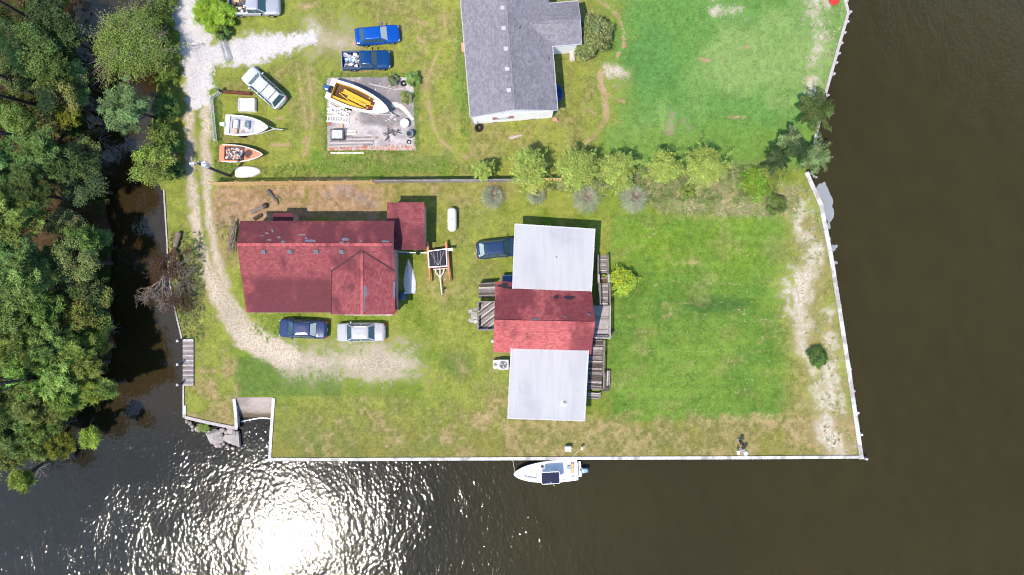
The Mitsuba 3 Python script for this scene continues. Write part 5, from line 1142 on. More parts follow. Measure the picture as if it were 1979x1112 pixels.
k = thing('utility_pole', 'tall dark wooden utility pole with a transformer, leaning in view across the drive', 'utility pole')
b = P(446.5, 341, 0); HP = 7.7
part(k, 'shaft', MB().tube([(b[0], b[1], -.3), (b[0] - .05, b[1], HP * .5), (b[0] - .1, b[1] + .05, HP)], [.16, .14, .11], 12), 'dark_wood', 40)
t_ = part(k, 'transformer', MB().tube([(b[0] + .32, b[1] + .02, HP - 1.15), (b[0] + .32, b[1] + .02, HP - 1.1), (b[0] + .32, b[1] + .02, HP - .25), (b[0] + .32, b[1] + .02, HP - .2)], [.2, .25, .25, .18], 16), 'motor_white', 40)
for s in (-.1, .1): part(t_, 'bushing', MB().tube([(b[0] + .32 + s, b[1], HP - .2), (b[0] + .32 + s, b[1], HP + .02)], .04, 8), 'lamp_glass', 40)
part(k, 'crossarm', MB().bar((b[0] - .5, b[1] - .15, HP - .15), (b[0] + .25, b[1] + .3, HP - .15), .1, .1), 'grey_wood')
for i, t in enumerate((0, .35, .7)): part(k, 'insulator', MB().tube([(b[0] - .45 + .6 * t, b[1] - .12 + .4 * t, HP - .1), (b[0] - .45 + .6 * t, b[1] - .12 + .4 * t, HP + .12)], [.06, .05], 8), 'lamp_glass', 40)
part(k, 'street_lamp', MB().box((b[0] - .75, b[1] + .05, HP - .3), (.45, .2, .12)).bar((b[0] - .55, b[1], HP - .3), (b[0], b[1], HP - .5), .05, .05), 'lamp_glass')

# ------------------------------------------------------------------ yard things
k = thing('truck_cap', 'white truck bed cap lying on the grass above the centre console boat', 'truck cap')
a, b = P(459.5, 214, .55), P(492, 190, .55); c = (a + b) / 2; sx, sy = b[0] - a[0], b[1] - a[1]
part(k, 'shell', MB().loft([[(c[0] + u * sx / 2 * s, c[1] + w * sy / 2 * s, z) for u, w in ((-1, -1), (1, -1), (1, 1), (-1, 1))] for z, s in ((.0, 1.04), (.5, 1.0), (.56, .96))]), 'white_paint')
part(k, 'side_glass', MB().box((a[0] + .12, c[1], .575), (.2, sy * .9, .02)), 'seat_grey'); part(k, 'rim', MB().box((c[0], c[1], .03), (sx * 1.07, sy * 1.07, .06)), 'galvanised')
k = thing('propane_tank', 'white propane tank lying on the grass right of the red shed', 'tank')
a, b = P(873, 440, .8), P(873.5, 409, .8)
t = np.linspace(0, math.pi, 13); ln = b[1] - a[1]
part(k, 'shell', MB().tube([(a[0] + .02, a[1] + ln / 2 - math.cos(q) * .40 + (ln / 2) * np.sign(-math.cos(q)) * (1 if abs(math.cos(q)) > 1e-6 else 0), .62) for q in t], [max(.02, .46 * math.sin(q)) for q in t], 20), 'gelcoat', 50)
part(k, 'valve_dome', MB().tube([(a[0] + .03, a[1] + ln / 2, 1.02), (a[0] + .03, a[1] + ln / 2, 1.2)], .12, 12), 'gelcoat', 40); part(k, 'valve', MB().bar((a[0] - .05, a[1] + ln / 2 + .1, 1.21), (a[0] + .06, a[1] + ln / 2 - .08, 1.21), .05, .03), 'dark_metal')
for y in (a[1] + .3, b[1] - .3): part(k, 'foot', MB().box((a[0], y, .1), (.7, .12, .22)), 'galvanised')
q = P(1098, 868.5, .75); k = thing('dock_box', 'white dock box standing on the lawn by the moored boat', 'dock box')
part(k, 'bin', MB().box((q[0], q[1], .35), (.56, .40, .6)), 'gelcoat'); part(k, 'lid', MB().box((q[0], q[1], .69), (.62, .46, .09)), 'gelcoat')
for s in (-.25, .25): part(k, 'leg', MB().bar((q[0] + s, q[1] - .18, .0), (q[0] + s, q[1] - .2, .5), .06, .06), 'galvanised')
q = P(1124, 866, .5); k = thing('power_post', 'small white power post near the moored boat', 'post'); part(k, 'shaft', MB().box((q[0], q[1], .35), (.12, .12, .7)), 'white_paint'); part(k, 'head', MB().box((q[0], q[1], .78), (.22, .22, .2)), 'galvanised')
q = P(1074, 232, 0); whole('brick_stack', 'small reddish stack of bricks at the right corner of the white gable wall', 'bricks', MB().box((q[0] - .1, q[1] - .0, .15), (.4, .35, .3), .3).box((q[0] + .12, q[1] - .1, .06), (.3, .2, .12), -.4), 'brick_pale')
def tyre(label, px, py, R=.36, r=.11, z=.0, name='discarded_tire', hub=None, n=1):
    q = P(px, py, .1); k = thing(name, label, 'tire')
    for i in range(n):
        t = np.linspace(0, 2 * math.pi, 25); part(k, 'ring', MB().tube([(q[0] + .02 * i + (R - r) * math.cos(a), q[1] + (R - r) * math.sin(a), z + r + i * 2 * r * .98) for a in t], r, 10), 'rubber', 50)
    if hub: part(k, 'hub', MB().cyl((q[0], q[1], z + r * .6), (q[0], q[1], z + r * 1.4), R - r * 1.6, n=16), hub, 40)
    return k
tyre('two stacked black tires at the left corner of the white gable wall', 925, 248, .40, .12, n=2)
q = P(1077, 180, .3); k = thing('paddling_pool', 'blue plastic pool in the shade of the grey roofed house', 'pool')
part(k, 'ring', MB().tube([(q[0] + .42 * math.cos(a), q[1] + .75 * math.sin(a), .22) for a in np.linspace(0, 2 * math.pi, 30)], .12, 8), 'tarp_blue', 50); part(k, 'bottom', MB().ext(blob(q[0], q[1], .38, .7, 30, 1, 0), .02, .06), 'tarp_blue')
a, b = P(984, 267), P(1008, 262); k = thing('board_pile', 'pale broken boards lying on the grass below the white gable wall', 'boards')
for i in range(3): part(k, 'board', MB().bar((a[0] + .1 * i, a[1] - .07 * i, .03 + .03 * i), (b[0] - .2 * i, b[1] - .02 * i, .03 + .03 * i), .14, .03), 'pale_wood')
q = P(778, 573, .2); k = thing('tarp_bundle', 'crumpled blue tarp at the lower end of the white dinghy beside the garage', 'tarp')
v, f = MB().ball((0, 0, 0), (1, 1, 1), 3).mesh(); v = v * (1 + .5 * (meshkit.fbm(v * 2.2, 3) - .5))[:, None] * [.36, .42, .3]
part(k, 'sheet', (v + [q[0], q[1], .2], f), 'motor_blue', 30); part(k, 'scrap', MB().box((q[0] + .2, q[1] + .3, .3), (.3, .2, .06), .5), 'white_paint')
q = P(1612, 1, .3); k = thing('fire_pit', 'red round fire pit by the bulkhead at the top right', 'fire pit')
part(k, 'rim', MB().tube([(q[0] + .42 * math.cos(a), q[1] + .42 * math.sin(a), .35) for a in np.linspace(0, 2 * math.pi, 25)], .08, 8), 'red_plastic', 50); part(k, 'bowl', MB().tube([(q[0], q[1], .05), (q[0], q[1], .32)], [.25, .42], 18), 'red_plastic', 40)
k = thing('tree_stump', 'pale cut log lying between the garage and the fence', 'log'); a, b = P(484, 411, .2), P(510, 399, .25)
part(k, 'trunk', MB().tube([a, (a + b) / 2 + [.0, .0, .04], b], [.20, .19, .23], 12), 'dead_wood', 50); part(k, 'cut_end', MB().cyl(a - (b - a) * .01, a - (b - a) * .03, .2, n=12), 'new_wood', 40); part(k, 'root_flare', MB().ball(b + [.1, .05, 0], (.3, .28, .3), 2), 'bark', 40)
k = thing('cut_log', 'short sawn log at the back left corner of the garage', 'log'); a, b = P(491, 424, .2), P(504, 416, .2)
part(k, 'trunk', MB().tube([a, b], [.2, .18], 12), 'bark', 40); part(k, 'cut_end', MB().cyl(b, b + (b - a) * .03, .15, n=12), 'pale_wood', 40)
k = thing('burnt_log', 'charred split log lying in the dry grass by the fence', 'log')
for i, (a, b, r) in enumerate((((517, 368), (526, 379), .16), ((524, 376), (533, 388), .14), ((532, 384), (537, 395), .1), ((530, 380), (542, 384), .06))):
    a, b = P(*a, .12), P(*b, .12); part(k, 'piece', MB().tube([a, (a + b) / 2 + [.03, .05, .03], b], [r, r * 1.1, r * .8], 8), 'dark_metal' if i < 2 else 'dead_wood', 40)
tyre('small black tire ring lying at the lower right of the concrete slab', 790.5, 275, .26, .07)

# ------------------------------------------------------------------ the concrete slab and what lies on it
sp = Polygon([P(*q, .08)[:2] for q in ((631, 151), (700, 149), (770, 149), (799, 151), (800, 200), (803, 291), (720, 290), (633, 291))])
ground('concrete_slab', 'stained concrete slab in the grass left of the grey roofed house', MB().ext(sp, -.05, .1), 'concrete')
ZS = .1
rng = np.random.default_rng(55)
rub = {m: MB() for m in ('brick_red', 'brick_pale', 'mortar_bit')}
for i in range(430):
    if i < 350: px, py = rng.uniform(633, 801), 290 - abs(rng.normal()) * 4
    elif i < 290: px, py = rng.normal(733, 12), rng.normal(176, 5)
    else: px, py = rng.uniform(635, 800), rng.uniform(155, 288)
    q = P(px, py, ZS); m = ['brick_red', 'brick_pale', 'mortar_bit'][rng.integers(0, 3)]
    s = rng.uniform(.09, .26); rub[m].box((q[0], q[1], ZS + .035), (s, .1, .07), rng.uniform(0, 3))
for m, nm in (('brick_red', 'dark red broken bricks along the lower edge of the slab'), ('brick_pale', 'pale red broken bricks along the lower edge of the slab'), ('mortar_bit', 'grey crumbs of mortar scattered on the slab')): stuff('brick_rubble', nm, 'rubble', rub[m], m)
def ladder(label, a0, a1, w, n, m='pale_wood'):
    k = thing('slatted_ladder', label, 'ladder'); a0, a1 = np.asarray(a0), np.asarray(a1); d = (a1 - a0) / np.linalg.norm(a1 - a0); nr = np.array([-d[1], d[0], 0])
    for s in (-1, 1): part(k, 'side_rail', MB().bar(a0 + nr * s * w / 2, a1 + nr * s * w / 2, .12, .08), m)
    for i in range(n): q = a0 + (a1 - a0) * (i + .5) / n; part(k, 'rung', MB().bar(q - nr * w / 2, q + nr * w / 2, .09, .05), m)
ladder('white slatted ladder lying across the left edge of the slab', P(631, 229, ZS + .1), P(675, 232, ZS + .1), .55, 9, 'white_paint')
ladder('white slatted ladder lying under the stern of the large open boat', P(632, 214, ZS + .12), P(678, 212, ZS + .12), .40, 8, 'white_paint')
ladder('slanting white ladder between the two flat ones on the slab', P(634, 206, ZS + .25), P(672, 226, ZS + .25), .5, 4, 'white_paint')
k = thing('dog_crate', 'wire topped dark crate on the lower left of the slab', 'crate'); a, b = P(639.5, 269, .7), P(664.5, 250, .7); c = (a + b) / 2
part(k, 'tray', MB().box((c[0], c[1], .2), (b[0] - a[0], b[1] - a[1], .2)), 'black_plastic')
fr = MB()
for x in (a[0], b[0]): fr.bar((x, a[1], .7), (x, b[1], .7), .06, .06); [fr.box((x, y, .42), (.05, .05, .56)) for y in (a[1], b[1])]
for y in (a[1], b[1]): fr.bar((a[0], y, .7), (b[0], y, .7), .06, .06)
part(k, 'frame', fr, 'dark_metal'); part(k, 'lid', MB().box((c[0] - .03, c[1], .64), ((b[0] - a[0]) * .82, (b[1] - a[1]) * .84, .03)), 'motor_white')
wr = MB()
for i in range(6): x = a[0] + (b[0] - a[0]) * (i + 1) / 7; wr.tube([(x, a[1], .69), (x, b[1], .69)], .012, 4)
part(k, 'wire', wr, 'galvanised')
labs = ['topmost grey plank of the stack at the lower left of the slab', 'second grey plank of the stack on the slab', 'third grey plank of the stack, longest on the right', 'fourth grey plank of the stack on the slab', 'fifth plank of the stack, reaching the left edge of the slab', 'sixth plank of the stack, long and pale', 'lowest plank of the stack next to the broken bricks']
for i, (x0_, y0_, x1_, y1_, w) in enumerate(((668, 262, 720, 262, .2), (672, 267, 716, 265.5, .14), (668, 270.5, 725, 269.5, .22), (638, 274, 722, 272.5, .2), (637, 277.5, 721, 276, .22), (636, 281, 720, 279.5, .2), (635, 284, 702, 281.5, .14))):
    whole('plank', labs[i], 'plank', MB().bar(P(x0_, y0_, ZS + .05 + .015 * i), P(x1_, y1_, ZS + .05 + .015 * i), w, .06), ['pale_wood', 'grey_wood'][i % 2], group=None)
k = thing('board_stack', 'short stack of cream boards right of the dark crate', 'boards')
for i, y in enumerate((253.5, 256.5, 259.5, 264, 268.5)): part(k, 'board', MB().bar(P(668, y, .2 + .02 * i), P(688.5 - (i > 2) * 8, y - .5, .2 + .02 * i), .15, .05), ['cream', 'pale_wood', 'cream', 'grey_wood', 'pale_wood'][i])
q = P(782.5, 239.5, .35); k = thing('round_table', 'round white table top on the right of the slab', 'table'); part(k, 'top', MB().cyl((q[0], q[1], .62), (q[0], q[1], .68), .44, n=30), 'white_paint', 40); part(k, 'pedestal', MB().cyl((q[0], q[1], .1), (q[0], q[1], .62), .08, n=10), 'dark_metal', 40); part(k, 'base', MB().cyl((q[0], q[1], .1), (q[0], q[1], .14), .28, n=16), 'dark_metal', 40)
q = P(793, 260, .3); k = thing('barrel', 'dark green barrel on the right edge of the slab', 'barrel'); part(k, 'side', MB().tube([(q[0], q[1], .1), (q[0], q[1], .5), (q[0], q[1], .8)], [.34, .38, .36], 20), 'dark_metal', 40); part(k, 'opening', MB().cyl((q[0] - .08, q[1] - .03, .79), (q[0] - .08, q[1] - .03, .815), .2, n=16), 'black_plastic', 40); part(k, 'rim', MB().tube([(q[0] + .34 * math.cos(a), q[1] + .34 * math.sin(a), .81) for a in np.linspace(0, 2 * math.pi, 25)], .03, 6), 'motor_grey', 50)
k = thing('scrap_metal', 'tangle of dark metal frames in the middle right of the slab', 'scrap metal')
for a, b in (((742, 262), (770, 252)), ((750, 247), (748, 270)), ((740, 258), (752, 258)), ((752, 252), (776, 258)), ((756, 250), (762, 264)), ((745, 270), (752, 264)), ((768, 250), (764, 262)), ((752, 256), (774, 252)), ((750, 268), (744, 272))): part(k, 'bar', MB().bar(P(*a, ZS + .25), P(*b, ZS + .12), .09, .09), 'dark_metal')
k = thing('white_strip', 'long white curved strip of sheeting right of the large open boat', 'sheeting')
cv = [(757, 203), (770, 203), (782, 212), (790, 222), (798, 232)]
for (a, b), i in zip(zip(cv[:-1], cv[1:]), range(4)): part(k, 'sheet', MB().bar(P(*a, ZS + .04 + .004 * i), P(*b, ZS + .04 + .004 * i), .5 - .06 * i, .03), 'cream')
a, b = P(639, 295.5, .05), P(703, 296, .05); whole('white_pipe', 'long white plastic pipe in the grass below the slab', 'pipe', MB().tube([a, b], .09, 10), 'gelcoat', 40)
tyre('black tire on the upper right of the slab between two potted plants', 780, 162, .32, .1, ZS)
for i, (a, b) in enumerate((((713, 162), (757, 172)), ((760, 174), (778, 171)))): whole('loose_board', ['pale board lying at the top of the slab behind the boat', 'small pale board right of the brick heap on the slab'][i], 'board', MB().bar(P(*a, ZS + .04), P(*b, ZS + .04), .12, .04), 'pale_wood')
for i, (px, py, m, s) in enumerate(((776, 179, 'dark_metal', .2), (763, 231, 'white_paint', .14), (749, 244, 'red_plastic', .1), (700, 243, 'brick_pale', .14), (636, 240, 'brick_red', .25), (757, 226, 'seat_grey', .3), (660, 244, 'seat_tan', .3), (787, 200, 'dark_metal', .2))):
    q = P(px, py, ZS + .1); whole('scrap_box', ['small dark box near the top right of the slab', 'little white can left of the round white table', 'tiny red can in the middle of the slab', 'small broken brick block in the middle of the slab', 'red block on the left edge of the slab', 'grey pad left of the round white table', 'tan crumpled box above the dark crate', 'dark box by the plants at the right slab edge'][i], 'box', MB().box((q[0], q[1], ZS + s * .3), (s, s * 1.3, s * .6), .5 + i), m)

# ------------------------------------------------------------------ two people on the lawn
import manifold3d as m3
def bones(js, segs_, ref=.045, it=4):
    out = None
    for a, b in segs_:
        h = None; pts_ = []
        for n_ in (a, b):
            s = trimesh.creation.icosphere(subdivisions=2); pts_.append(np.array(s.vertices) * js[n_][1] + js[n_][0])
        h = m3.Manifold.hull_points(np.vstack(pts_)); out = h if out is None else out + h
    m = out.refine_to_length(ref).to_mesh(); t = trimesh.Trimesh(m.vert_properties[:, :3], m.tri_verts); trimesh.smoothing.filter_taubin(t, iterations=it * 2)
    return np.array(t.vertices), np.array(t.faces)
def person(label, px, py, face, Ht, shirt, shorts, hat, arms, holds=None):
    k = thing('person', label, 'person'); M = RZ(math.radians(face), *P(px, py, 0)); s = Ht / 1.72
    J = dict(pelvis=((0, 0, .93), .125), chest=((.02, 0, 1.28), .135), neck=((.01, 0, 1.46), .055), head=((.03, 0, 1.60), .092), crown=((.015, 0, 1.65), .085))
    for q, sg in (('l', 1), ('r', -1)):
        a = arms[0 if sg > 0 else 1]
        J |= {'hip' + q: ((0, .09 * sg, .88), .095), 'knee' + q: ((.03, .11 * sg, .48), .06), 'ank' + q: ((0, .12 * sg, .08), .042), 'toe' + q: ((.17, .14 * sg, .035), .034), 'heel' + q: ((-.04, .12 * sg, .04), .036),
              'sho' + q: ((.01, .19 * sg, 1.40), .062), 'elb' + q: ((.01 + a[0] * .27, .24 * sg, 1.40 - a[1] * .28), .044), 'wri' + q: ((.01 + a[2], .20 * sg, 1.40 - a[3]), .032)}
        w = np.array(J['wri' + q][0]); e = np.array(J['elb' + q][0]); d = (w - e) / np.linalg.norm(w - e); side = np.array([0, 1., 0])
        J['palm' + q] = (tuple(w + d * .075), .036)
        for i in range(4): J[f'f{i}a' + q] = (tuple(w + d * .10 + side * (i - 1.5) * .02), .011); J[f'f{i}b' + q] = (tuple(w + d * (.165 - .012 * abs(i - 1.3)) + side * (i - 1.5) * .022 + np.array([.012, 0, -.012])), .009)
        J['ta' + q] = (tuple(w + d * .045 + np.array([.025, 0, .02])), .012); J['tb' + q] = (tuple(w + d * .10 + np.array([.05, 0, .03])), .010)
    J = {n_: (np.array(p) * s, r * s) for n_, (p, r) in J.items()}
    sg_ = [('pelvis', 'chest'), ('chest', 'neck'), ('neck', 'head'), ('head', 'crown')]
    for q in 'lr':
        sg_ += [('pelvis', 'hip' + q), ('hip' + q, 'knee' + q), ('knee' + q, 'ank' + q), ('ank' + q, 'toe' + q), ('heel' + q, 'ank' + q), ('chest', 'sho' + q), ('sho' + q, 'elb' + q), ('elb' + q, 'wri' + q), ('wri' + q, 'palm' + q), ('palm' + q, 'ta' + q), ('ta' + q, 'tb' + q)]
        sg_ += [x for i in range(4) for x in (('palm' + q, f'f{i}a' + q), (f'f{i}a' + q, f'f{i}b' + q))]
    part(k, 'body', bones(J, sg_, .03, 2), 'skin', True, M)
    def cloth(nm, sgs, grow, m):
        JJ = {n_: (p, r + grow) for n_, (p, r) in J.items()}; part(k, nm, bones(JJ, sgs, .04, 2), m, True, M)
    for q in 'lr': J['slv' + q] = (J['sho' + q][0] + (J['elb' + q][0] - J['sho' + q][0]) * .7, .052 * s); J['leg' + q] = (J['hip' + q][0] + (J['knee' + q][0] - J['hip' + q][0]) * .85, .075 * s)
    cloth('shirt', [('pelvis', 'chest'), ('chest', 'shol'), ('chest', 'shor'), ('shol', 'slvl'), ('shor', 'slvr')], .02, shirt)
    cloth('shorts', [('pelvis', 'hipl'), ('pelvis', 'hipr'), ('hipl', 'legl'), ('hipr', 'legr')], .014, shorts)
    for q in 'lr':
        JJ = {n_: (p, r + .012) for n_, (p, r) in J.items()}; part(k, 'shoe', bones(JJ, [('heel' + q, 'toe' + q), ('heel' + q, 'ank' + q)], .03, 1), 'cloth_white', True, M)
    hd = J['head'][0]
    part(k, 'nose', MB().ball(hd + np.array([.095, 0, -.005]) * s, (.018, .014, .02), 1), 'skin', True, M); part(k, 'mouth', MB().ball(hd + np.array([.087, 0, -.05]) * s, (.008, .026, .007), 1), 'shutter_red', True, M)
    for sg in (1, -1): part(k, 'eye', MB().ball(hd + np.array([.085, .034 * sg, .025]) * s, .011, 1), 'hair_dark', True, M); part(k, 'ear', MB().ball(hd + np.array([0, .093 * sg, .0]) * s, (.022, .012, .03), 1), 'skin', True, M)
    hm = 'hair_dark'
    v, f = MB().ball((0, 0, 0), (1, 1, 1), 3).mesh(); v = np.array(v); v[:, 2] = np.where((v[:, 0] > .25), np.maximum(v[:, 2], .42 - 0 * v[:, 2]), v[:, 2]); part(k, 'hair', (v * np.array([.112, .108, .125]) * s + hd + np.array([-.018, 0, .035]) * s, f), hm, True, M)
    if hat:
        c = hd + np.array([0, 0, .10]) * s; part(k, 'hat', MB().tube([c, c + [0, 0, .01], c + [0, 0, .012], c + [0, 0, .10], c + [0, 0, .13]], [.19, .19, .125, .115, .05], 20), hat, 40, M)
    if holds:
        w = (J['palml'][0] + J['palmr'][0]) / 2; part(k, 'held_bag', MB().box(w + [.06, 0, -.05], (.2, .38, .22)), holds, False, M)
    return k
person('person in a dark maroon shirt standing on the lawn near the south bulkhead', 1426.5, 852.5, 20, 1.72, 'shirt_maroon', 'shorts_dark', None, ((.2, .9, .28, .42), (.2, .9, .25, .45)))
person('person in a pale blue shirt and white hat standing right at the south bulkhead', 1432.5, 869.5, 190, 1.75, 'shirt_blue', 'shorts_pale', 'cloth_white', ((.55, .8, .45, .38), (.5, .8, .42, .40)), 'cloth_white')
q = P(1613, 861, .2); k = thing('yard_sprayer', 'small grey and yellow pump sprayer on the sand near the south east corner', 'sprayer'); part(k, 'bottle', MB().tube([(q[0], q[1], .0), (q[0], q[1], .4), (q[0], q[1], .5)], [.13, .13, .05], 12), 'motor_white', 40); part(k, 'handle', MB().box((q[0], q[1] + .2, .5), (.1, .35, .06)), 'yellow_gel')
# ------------------------------------------------------------------ plants
def unit(v): return v / (np.linalg.norm(v, axis=-1, keepdims=True) + 1e-12)
def leaves(rng, c, nrm, ln, wd, col, var=.25, tint=None):
    """one lens-shaped leaf (two triangles) per row of c, colours vary leaf by leaf"""
    n = len(c); t = unit(np.cross(nrm, rng.normal(size=(n, 3)))); b = np.cross(nrm, t)
    l = ln * rng.uniform(.6, 1.3, (n, 1)); w = wd * rng.uniform(.6, 1.3, (n, 1))
    v = np.stack([c - t * l / 2, c + b * w / 2, c + t * l / 2, c - b * w / 2], 1).reshape(-1, 3)
    i = np.arange(n)[:, None] * 4; f = np.vstack([i + [0, 1, 2], i + [0, 2, 3]])
    k = np.asarray(col, float) * (1 + var * rng.normal(size=(n, 1))).clip(.4, 1.8)
    if tint is not None:
        pick = rng.random(n) < tint[1]; k[pick] = np.asarray(tint[0]) * (1 + var * rng.normal(size=(pick.sum(), 1))).clip(.5, 1.6)
    return v, f, np.repeat(k.clip(.004, .9), 4, 0)
class Foliage:
    def __init__(s): s.v, s.f, s.c, s.n = [], [], [], 0
    def add(s, t):
        v, f, c = t; s.v.append(v); s.f.append(f + s.n); s.c.append(c); s.n += len(v); return s
    def put(s, key_parent, name, m='leaf'):
        v, f, c = np.vstack(s.v), np.vstack(s.f), np.vstack(s.c); return part(key_parent, name, (v, f), m, False, None, None, c)
    def arr(s): return np.vstack(s.v), np.vstack(s.f), np.vstack(s.c)
def clumps(rng, c, R, Rz, n, r0, r1, flat=.8, droop=0.):
    """clump centres through a crown, thickest near its outside"""
    d = unit(rng.normal(size=(n, 3))); d[:, 2] = np.abs(d[:, 2]) * 1.0 - .25
    d = unit(d); rad = rng.uniform(.45, 1., (n, 1)) ** .6
    p = d * rad * [R, R, Rz]
    p[:, :2] *= (1 + .35 * (meshkit.noise(np.column_stack([unit(d[:, :2]) * 1.7 + c[0], np.zeros(n)]))[:, None] - .5))
    return p + c, rng.uniform(r0, r1, n)
def broad_crown(rng, c, R, Rz, col, n_cl=45, per=110, leaf=(.22, .13), cr=(.22, .42), var=.22, tint=None):
    F = Foliage(); cc, cr_ = clumps(rng, np.asarray(c, float), R, Rz, n_cl, R * cr[0], R * cr[1])
    for p, r in zip(cc, cr_):
        d = unit(rng.normal(size=(per, 3)) + [0, 0, .35]); q = p + d * r * rng.uniform(.25, 1.35, (per, 1)) * [1, 1, .75]
        k = np.asarray(col) * rng.uniform(.78, 1.25) * (1 + rng.normal(size=3) * .05)
        F.add(leaves(rng, q, unit(d * .8 + rng.normal(size=(per, 3)) * .45 + [0, 0, .75]), *leaf, k, var, tint))
    return F, cc
def spray_crown(rng, c, R, Rz, col, n, leaf, m=46, droop=.5, var=.2, tint=None):
    """feathery crown: many arching shoots from the middle, leaves along the outer part of each"""
    F = Foliage(); ph = rng.uniform(0, 6.28, 3); tips = []
    for i in range(n):
        a = rng.uniform(0, 6.28); lob = 1 + .20 * math.sin(3 * a + ph[0]) + .14 * math.sin(5 * a + ph[1]) + .10 * math.sin(8 * a + ph[2])
        rr = R * lob * math.sqrt(rng.uniform(.02, 1.)) * rng.uniform(.85, 1.12); el = rng.uniform(-.5, 1.) * Rz * (1.1 - .5 * (rr / R) ** 2); t = rng.uniform(.22, 1., (m, 1)) ** .75
        dxy = np.array([math.cos(a), math.sin(a)]); bend = rng.normal() * .35
        x = rr * t * (dxy[0] - bend * t * dxy[1]); y = rr * t * (dxy[1] + bend * t * dxy[0]); z = el * (1.6 * t - .6 * t ** 2) - droop * .35 * rr * t ** 2.5 + .25 * Rz * (1 - t)
        q = np.column_stack([x, y, z]) + np.asarray(c) + rng.normal(size=(m, 3)) * (.05 + .10 * R * (1.15 - t)) * [1, 1, .7]
        tips.append(np.asarray(c) + [rr * dxy[0], rr * dxy[1], el - droop * .35 * rr])
        k = np.asarray(col) * rng.uniform(.62, 1.35) * (1 + rng.normal(size=3) * .05)
        F.add(leaves(rng, q, unit(rng.normal(size=(m, 3)) * .5 + [dxy[0] * .35, dxy[1] * .35, .85]), *leaf, k, var, tint))
    return F, np.array(tips)
def needle_tufts(rng, p, r, n, ln, wd, col, var=.2, up=.25):
    """starry tufts of needles: thin blades radiating from each centre"""
    m = len(p); base = np.repeat(p, n, 0) + rng.normal(size=(m * n, 3)) * r; d = unit(rng.normal(size=(m * n, 3)) + [0, 0, up])
    l = ln * rng.uniform(.6, 1.2, (m * n, 1)); s = unit(np.cross(d, [0, 0, 1.] + .55 * rng.normal(size=(m * n, 3)))) * wd / 2
    v = np.stack([base - s, base + s, base + d * l], 1).reshape(-1, 3); f = np.arange(m * n * 3).reshape(-1, 3)
    k = np.repeat(np.asarray(col) * (1 + var * rng.normal(size=(m, 1))).clip(.5, 1.6), n, 0) * (1 + .15 * rng.normal(size=(m * n, 1))).clip(.6, 1.4)
    return v, f, np.repeat(k.clip(.004, .9), 3, 0)
def limb_mesh(rng, base, top, ends, r0):
    m = MB(); base, top = np.asarray(base, float), np.asarray(top, float)
    mid = (base + top) / 2 + rng.normal(size=3) * [.15, .15, 0]
    m.tube([base - [0, 0, .3], base * .7 + mid * .3, mid, top], [r0 * 1.25, r0, r0 * .75, r0 * .25], 8)
    for e in ends:
        t = rng.uniform(.35, .9); a = base + (top - base) * t; m.tube([a, (a + e) / 2 + [0, 0, .12], e], [r0 * .4 * (1.1 - t * .6), r0 * .25, .02], 5)
    return m
def tree(name, label, gx_, gy_, h, R, col, seed, kind='broad', lean=(0, 0), Rz=None, group=None, n_cl=None, r0=None, tint=None, leaf=None, bare=0., cr=None, var=.22, m=46):
    """gx_, gy_: survey position of the middle of the crown at its mid height"""
    if seed < 900 and name != 'willow_tree': col = tuple(q * 1.9 for q in col)
    rng = np.random.default_rng(seed); k = thing(name, label, name.replace('_', ' '), group)
    Rz = Rz or R * .75; c = P(gx_, gy_, max(h - Rz, .3)); base = np.array([c[0] - lean[0], c[1] - lean[1], -.1])
    if kind == 'spray':
        F, cc = spray_crown(rng, c, R, Rz, col, n_cl or int(40 + R * R * 16), leaf or (.2, .09), m=m, var=var, tint=tint)
        if name != 'oak_tree':
          F2, _ = broad_crown(rng, c - np.array([0, 0, Rz * .1]), R * .80, Rz * .95, np.asarray(col) * .85, int(16 + R * R * 9), 90, leaf or (.2, .09), (.16, .30), var, tint)
          for t in zip(F2.v, F2.f, F2.c): F.add((t[0], t[1] - t[1].min(), t[2]))
    elif kind == 'broad':
        F, cc = broad_crown(rng, c, R, Rz, col, n_cl or int(18 + R * R * 7), 150, leaf or (.19, .11), cr or (.20, .36), var, tint)
    else:
        F = Foliage(); cc = []
        nb = n_cl or int(16 + R * 9)
        for i in range(nb):
            a = rng.uniform(0, 6.28); lv = rng.uniform(-1, 1); rr = R * math.sqrt(max(.05, 1 - abs(lv) ** 2.2 * .85)) * rng.uniform(.45, 1.12)
            tip = c + [math.cos(a) * rr, math.sin(a) * rr, Rz * lv * .9 + .15 * rr]; root = c + [0, 0, Rz * lv * .8 - .2 * rr]
            cc.append(tip); side = np.array([-math.sin(a), math.cos(a), 0]); ts = np.linspace(.42, 1.0, 6)[:, None] + rng.normal(size=(6, 1)) * .03
            pp = root + (tip - root) * ts + side * ((np.arange(6) % 3 - 1) * .30 * R / 2.4)[:, None] * rng.uniform(.5, 1.3) + rng.normal(size=(6, 3)) * [.08, .08, .06]
            F.add(needle_tufts(rng, pp, .10, 58, .37, .08, np.asarray(col) * rng.uniform(.70, 1.3), .16))
        cc = np.array(cc)
    ends = cc[rng.permutation(len(cc))[:14]]
    part(k, 'trunk', limb_mesh(rng, base, c + [0, 0, Rz * .6], ends, r0 or .05 + h * .014), 'bark', 50)
    if bare:
        m = MB()
        for e in cc[rng.permutation(len(cc))[:int(26 * bare) + 4]]:
            a = c + (e - c) * .3; o = e + unit(e - c) * .25
            m.tube([a + [0, 0, .3], (a + o) / 2 + [0, 0, .35], o + [0, 0, .15]], [.035, .028, .012], 4)
            for _ in range(3): w = o + rng.normal(size=3) * [.45, .45, .2]; m.tube([(a + o) / 2 + [0, 0, .35], w + [0, 0, .2]], [.02, .008], 4)
        part(k, 'bare_twigs', m, 'dead_wood', 50)
    F.put(k, 'crown'); return k
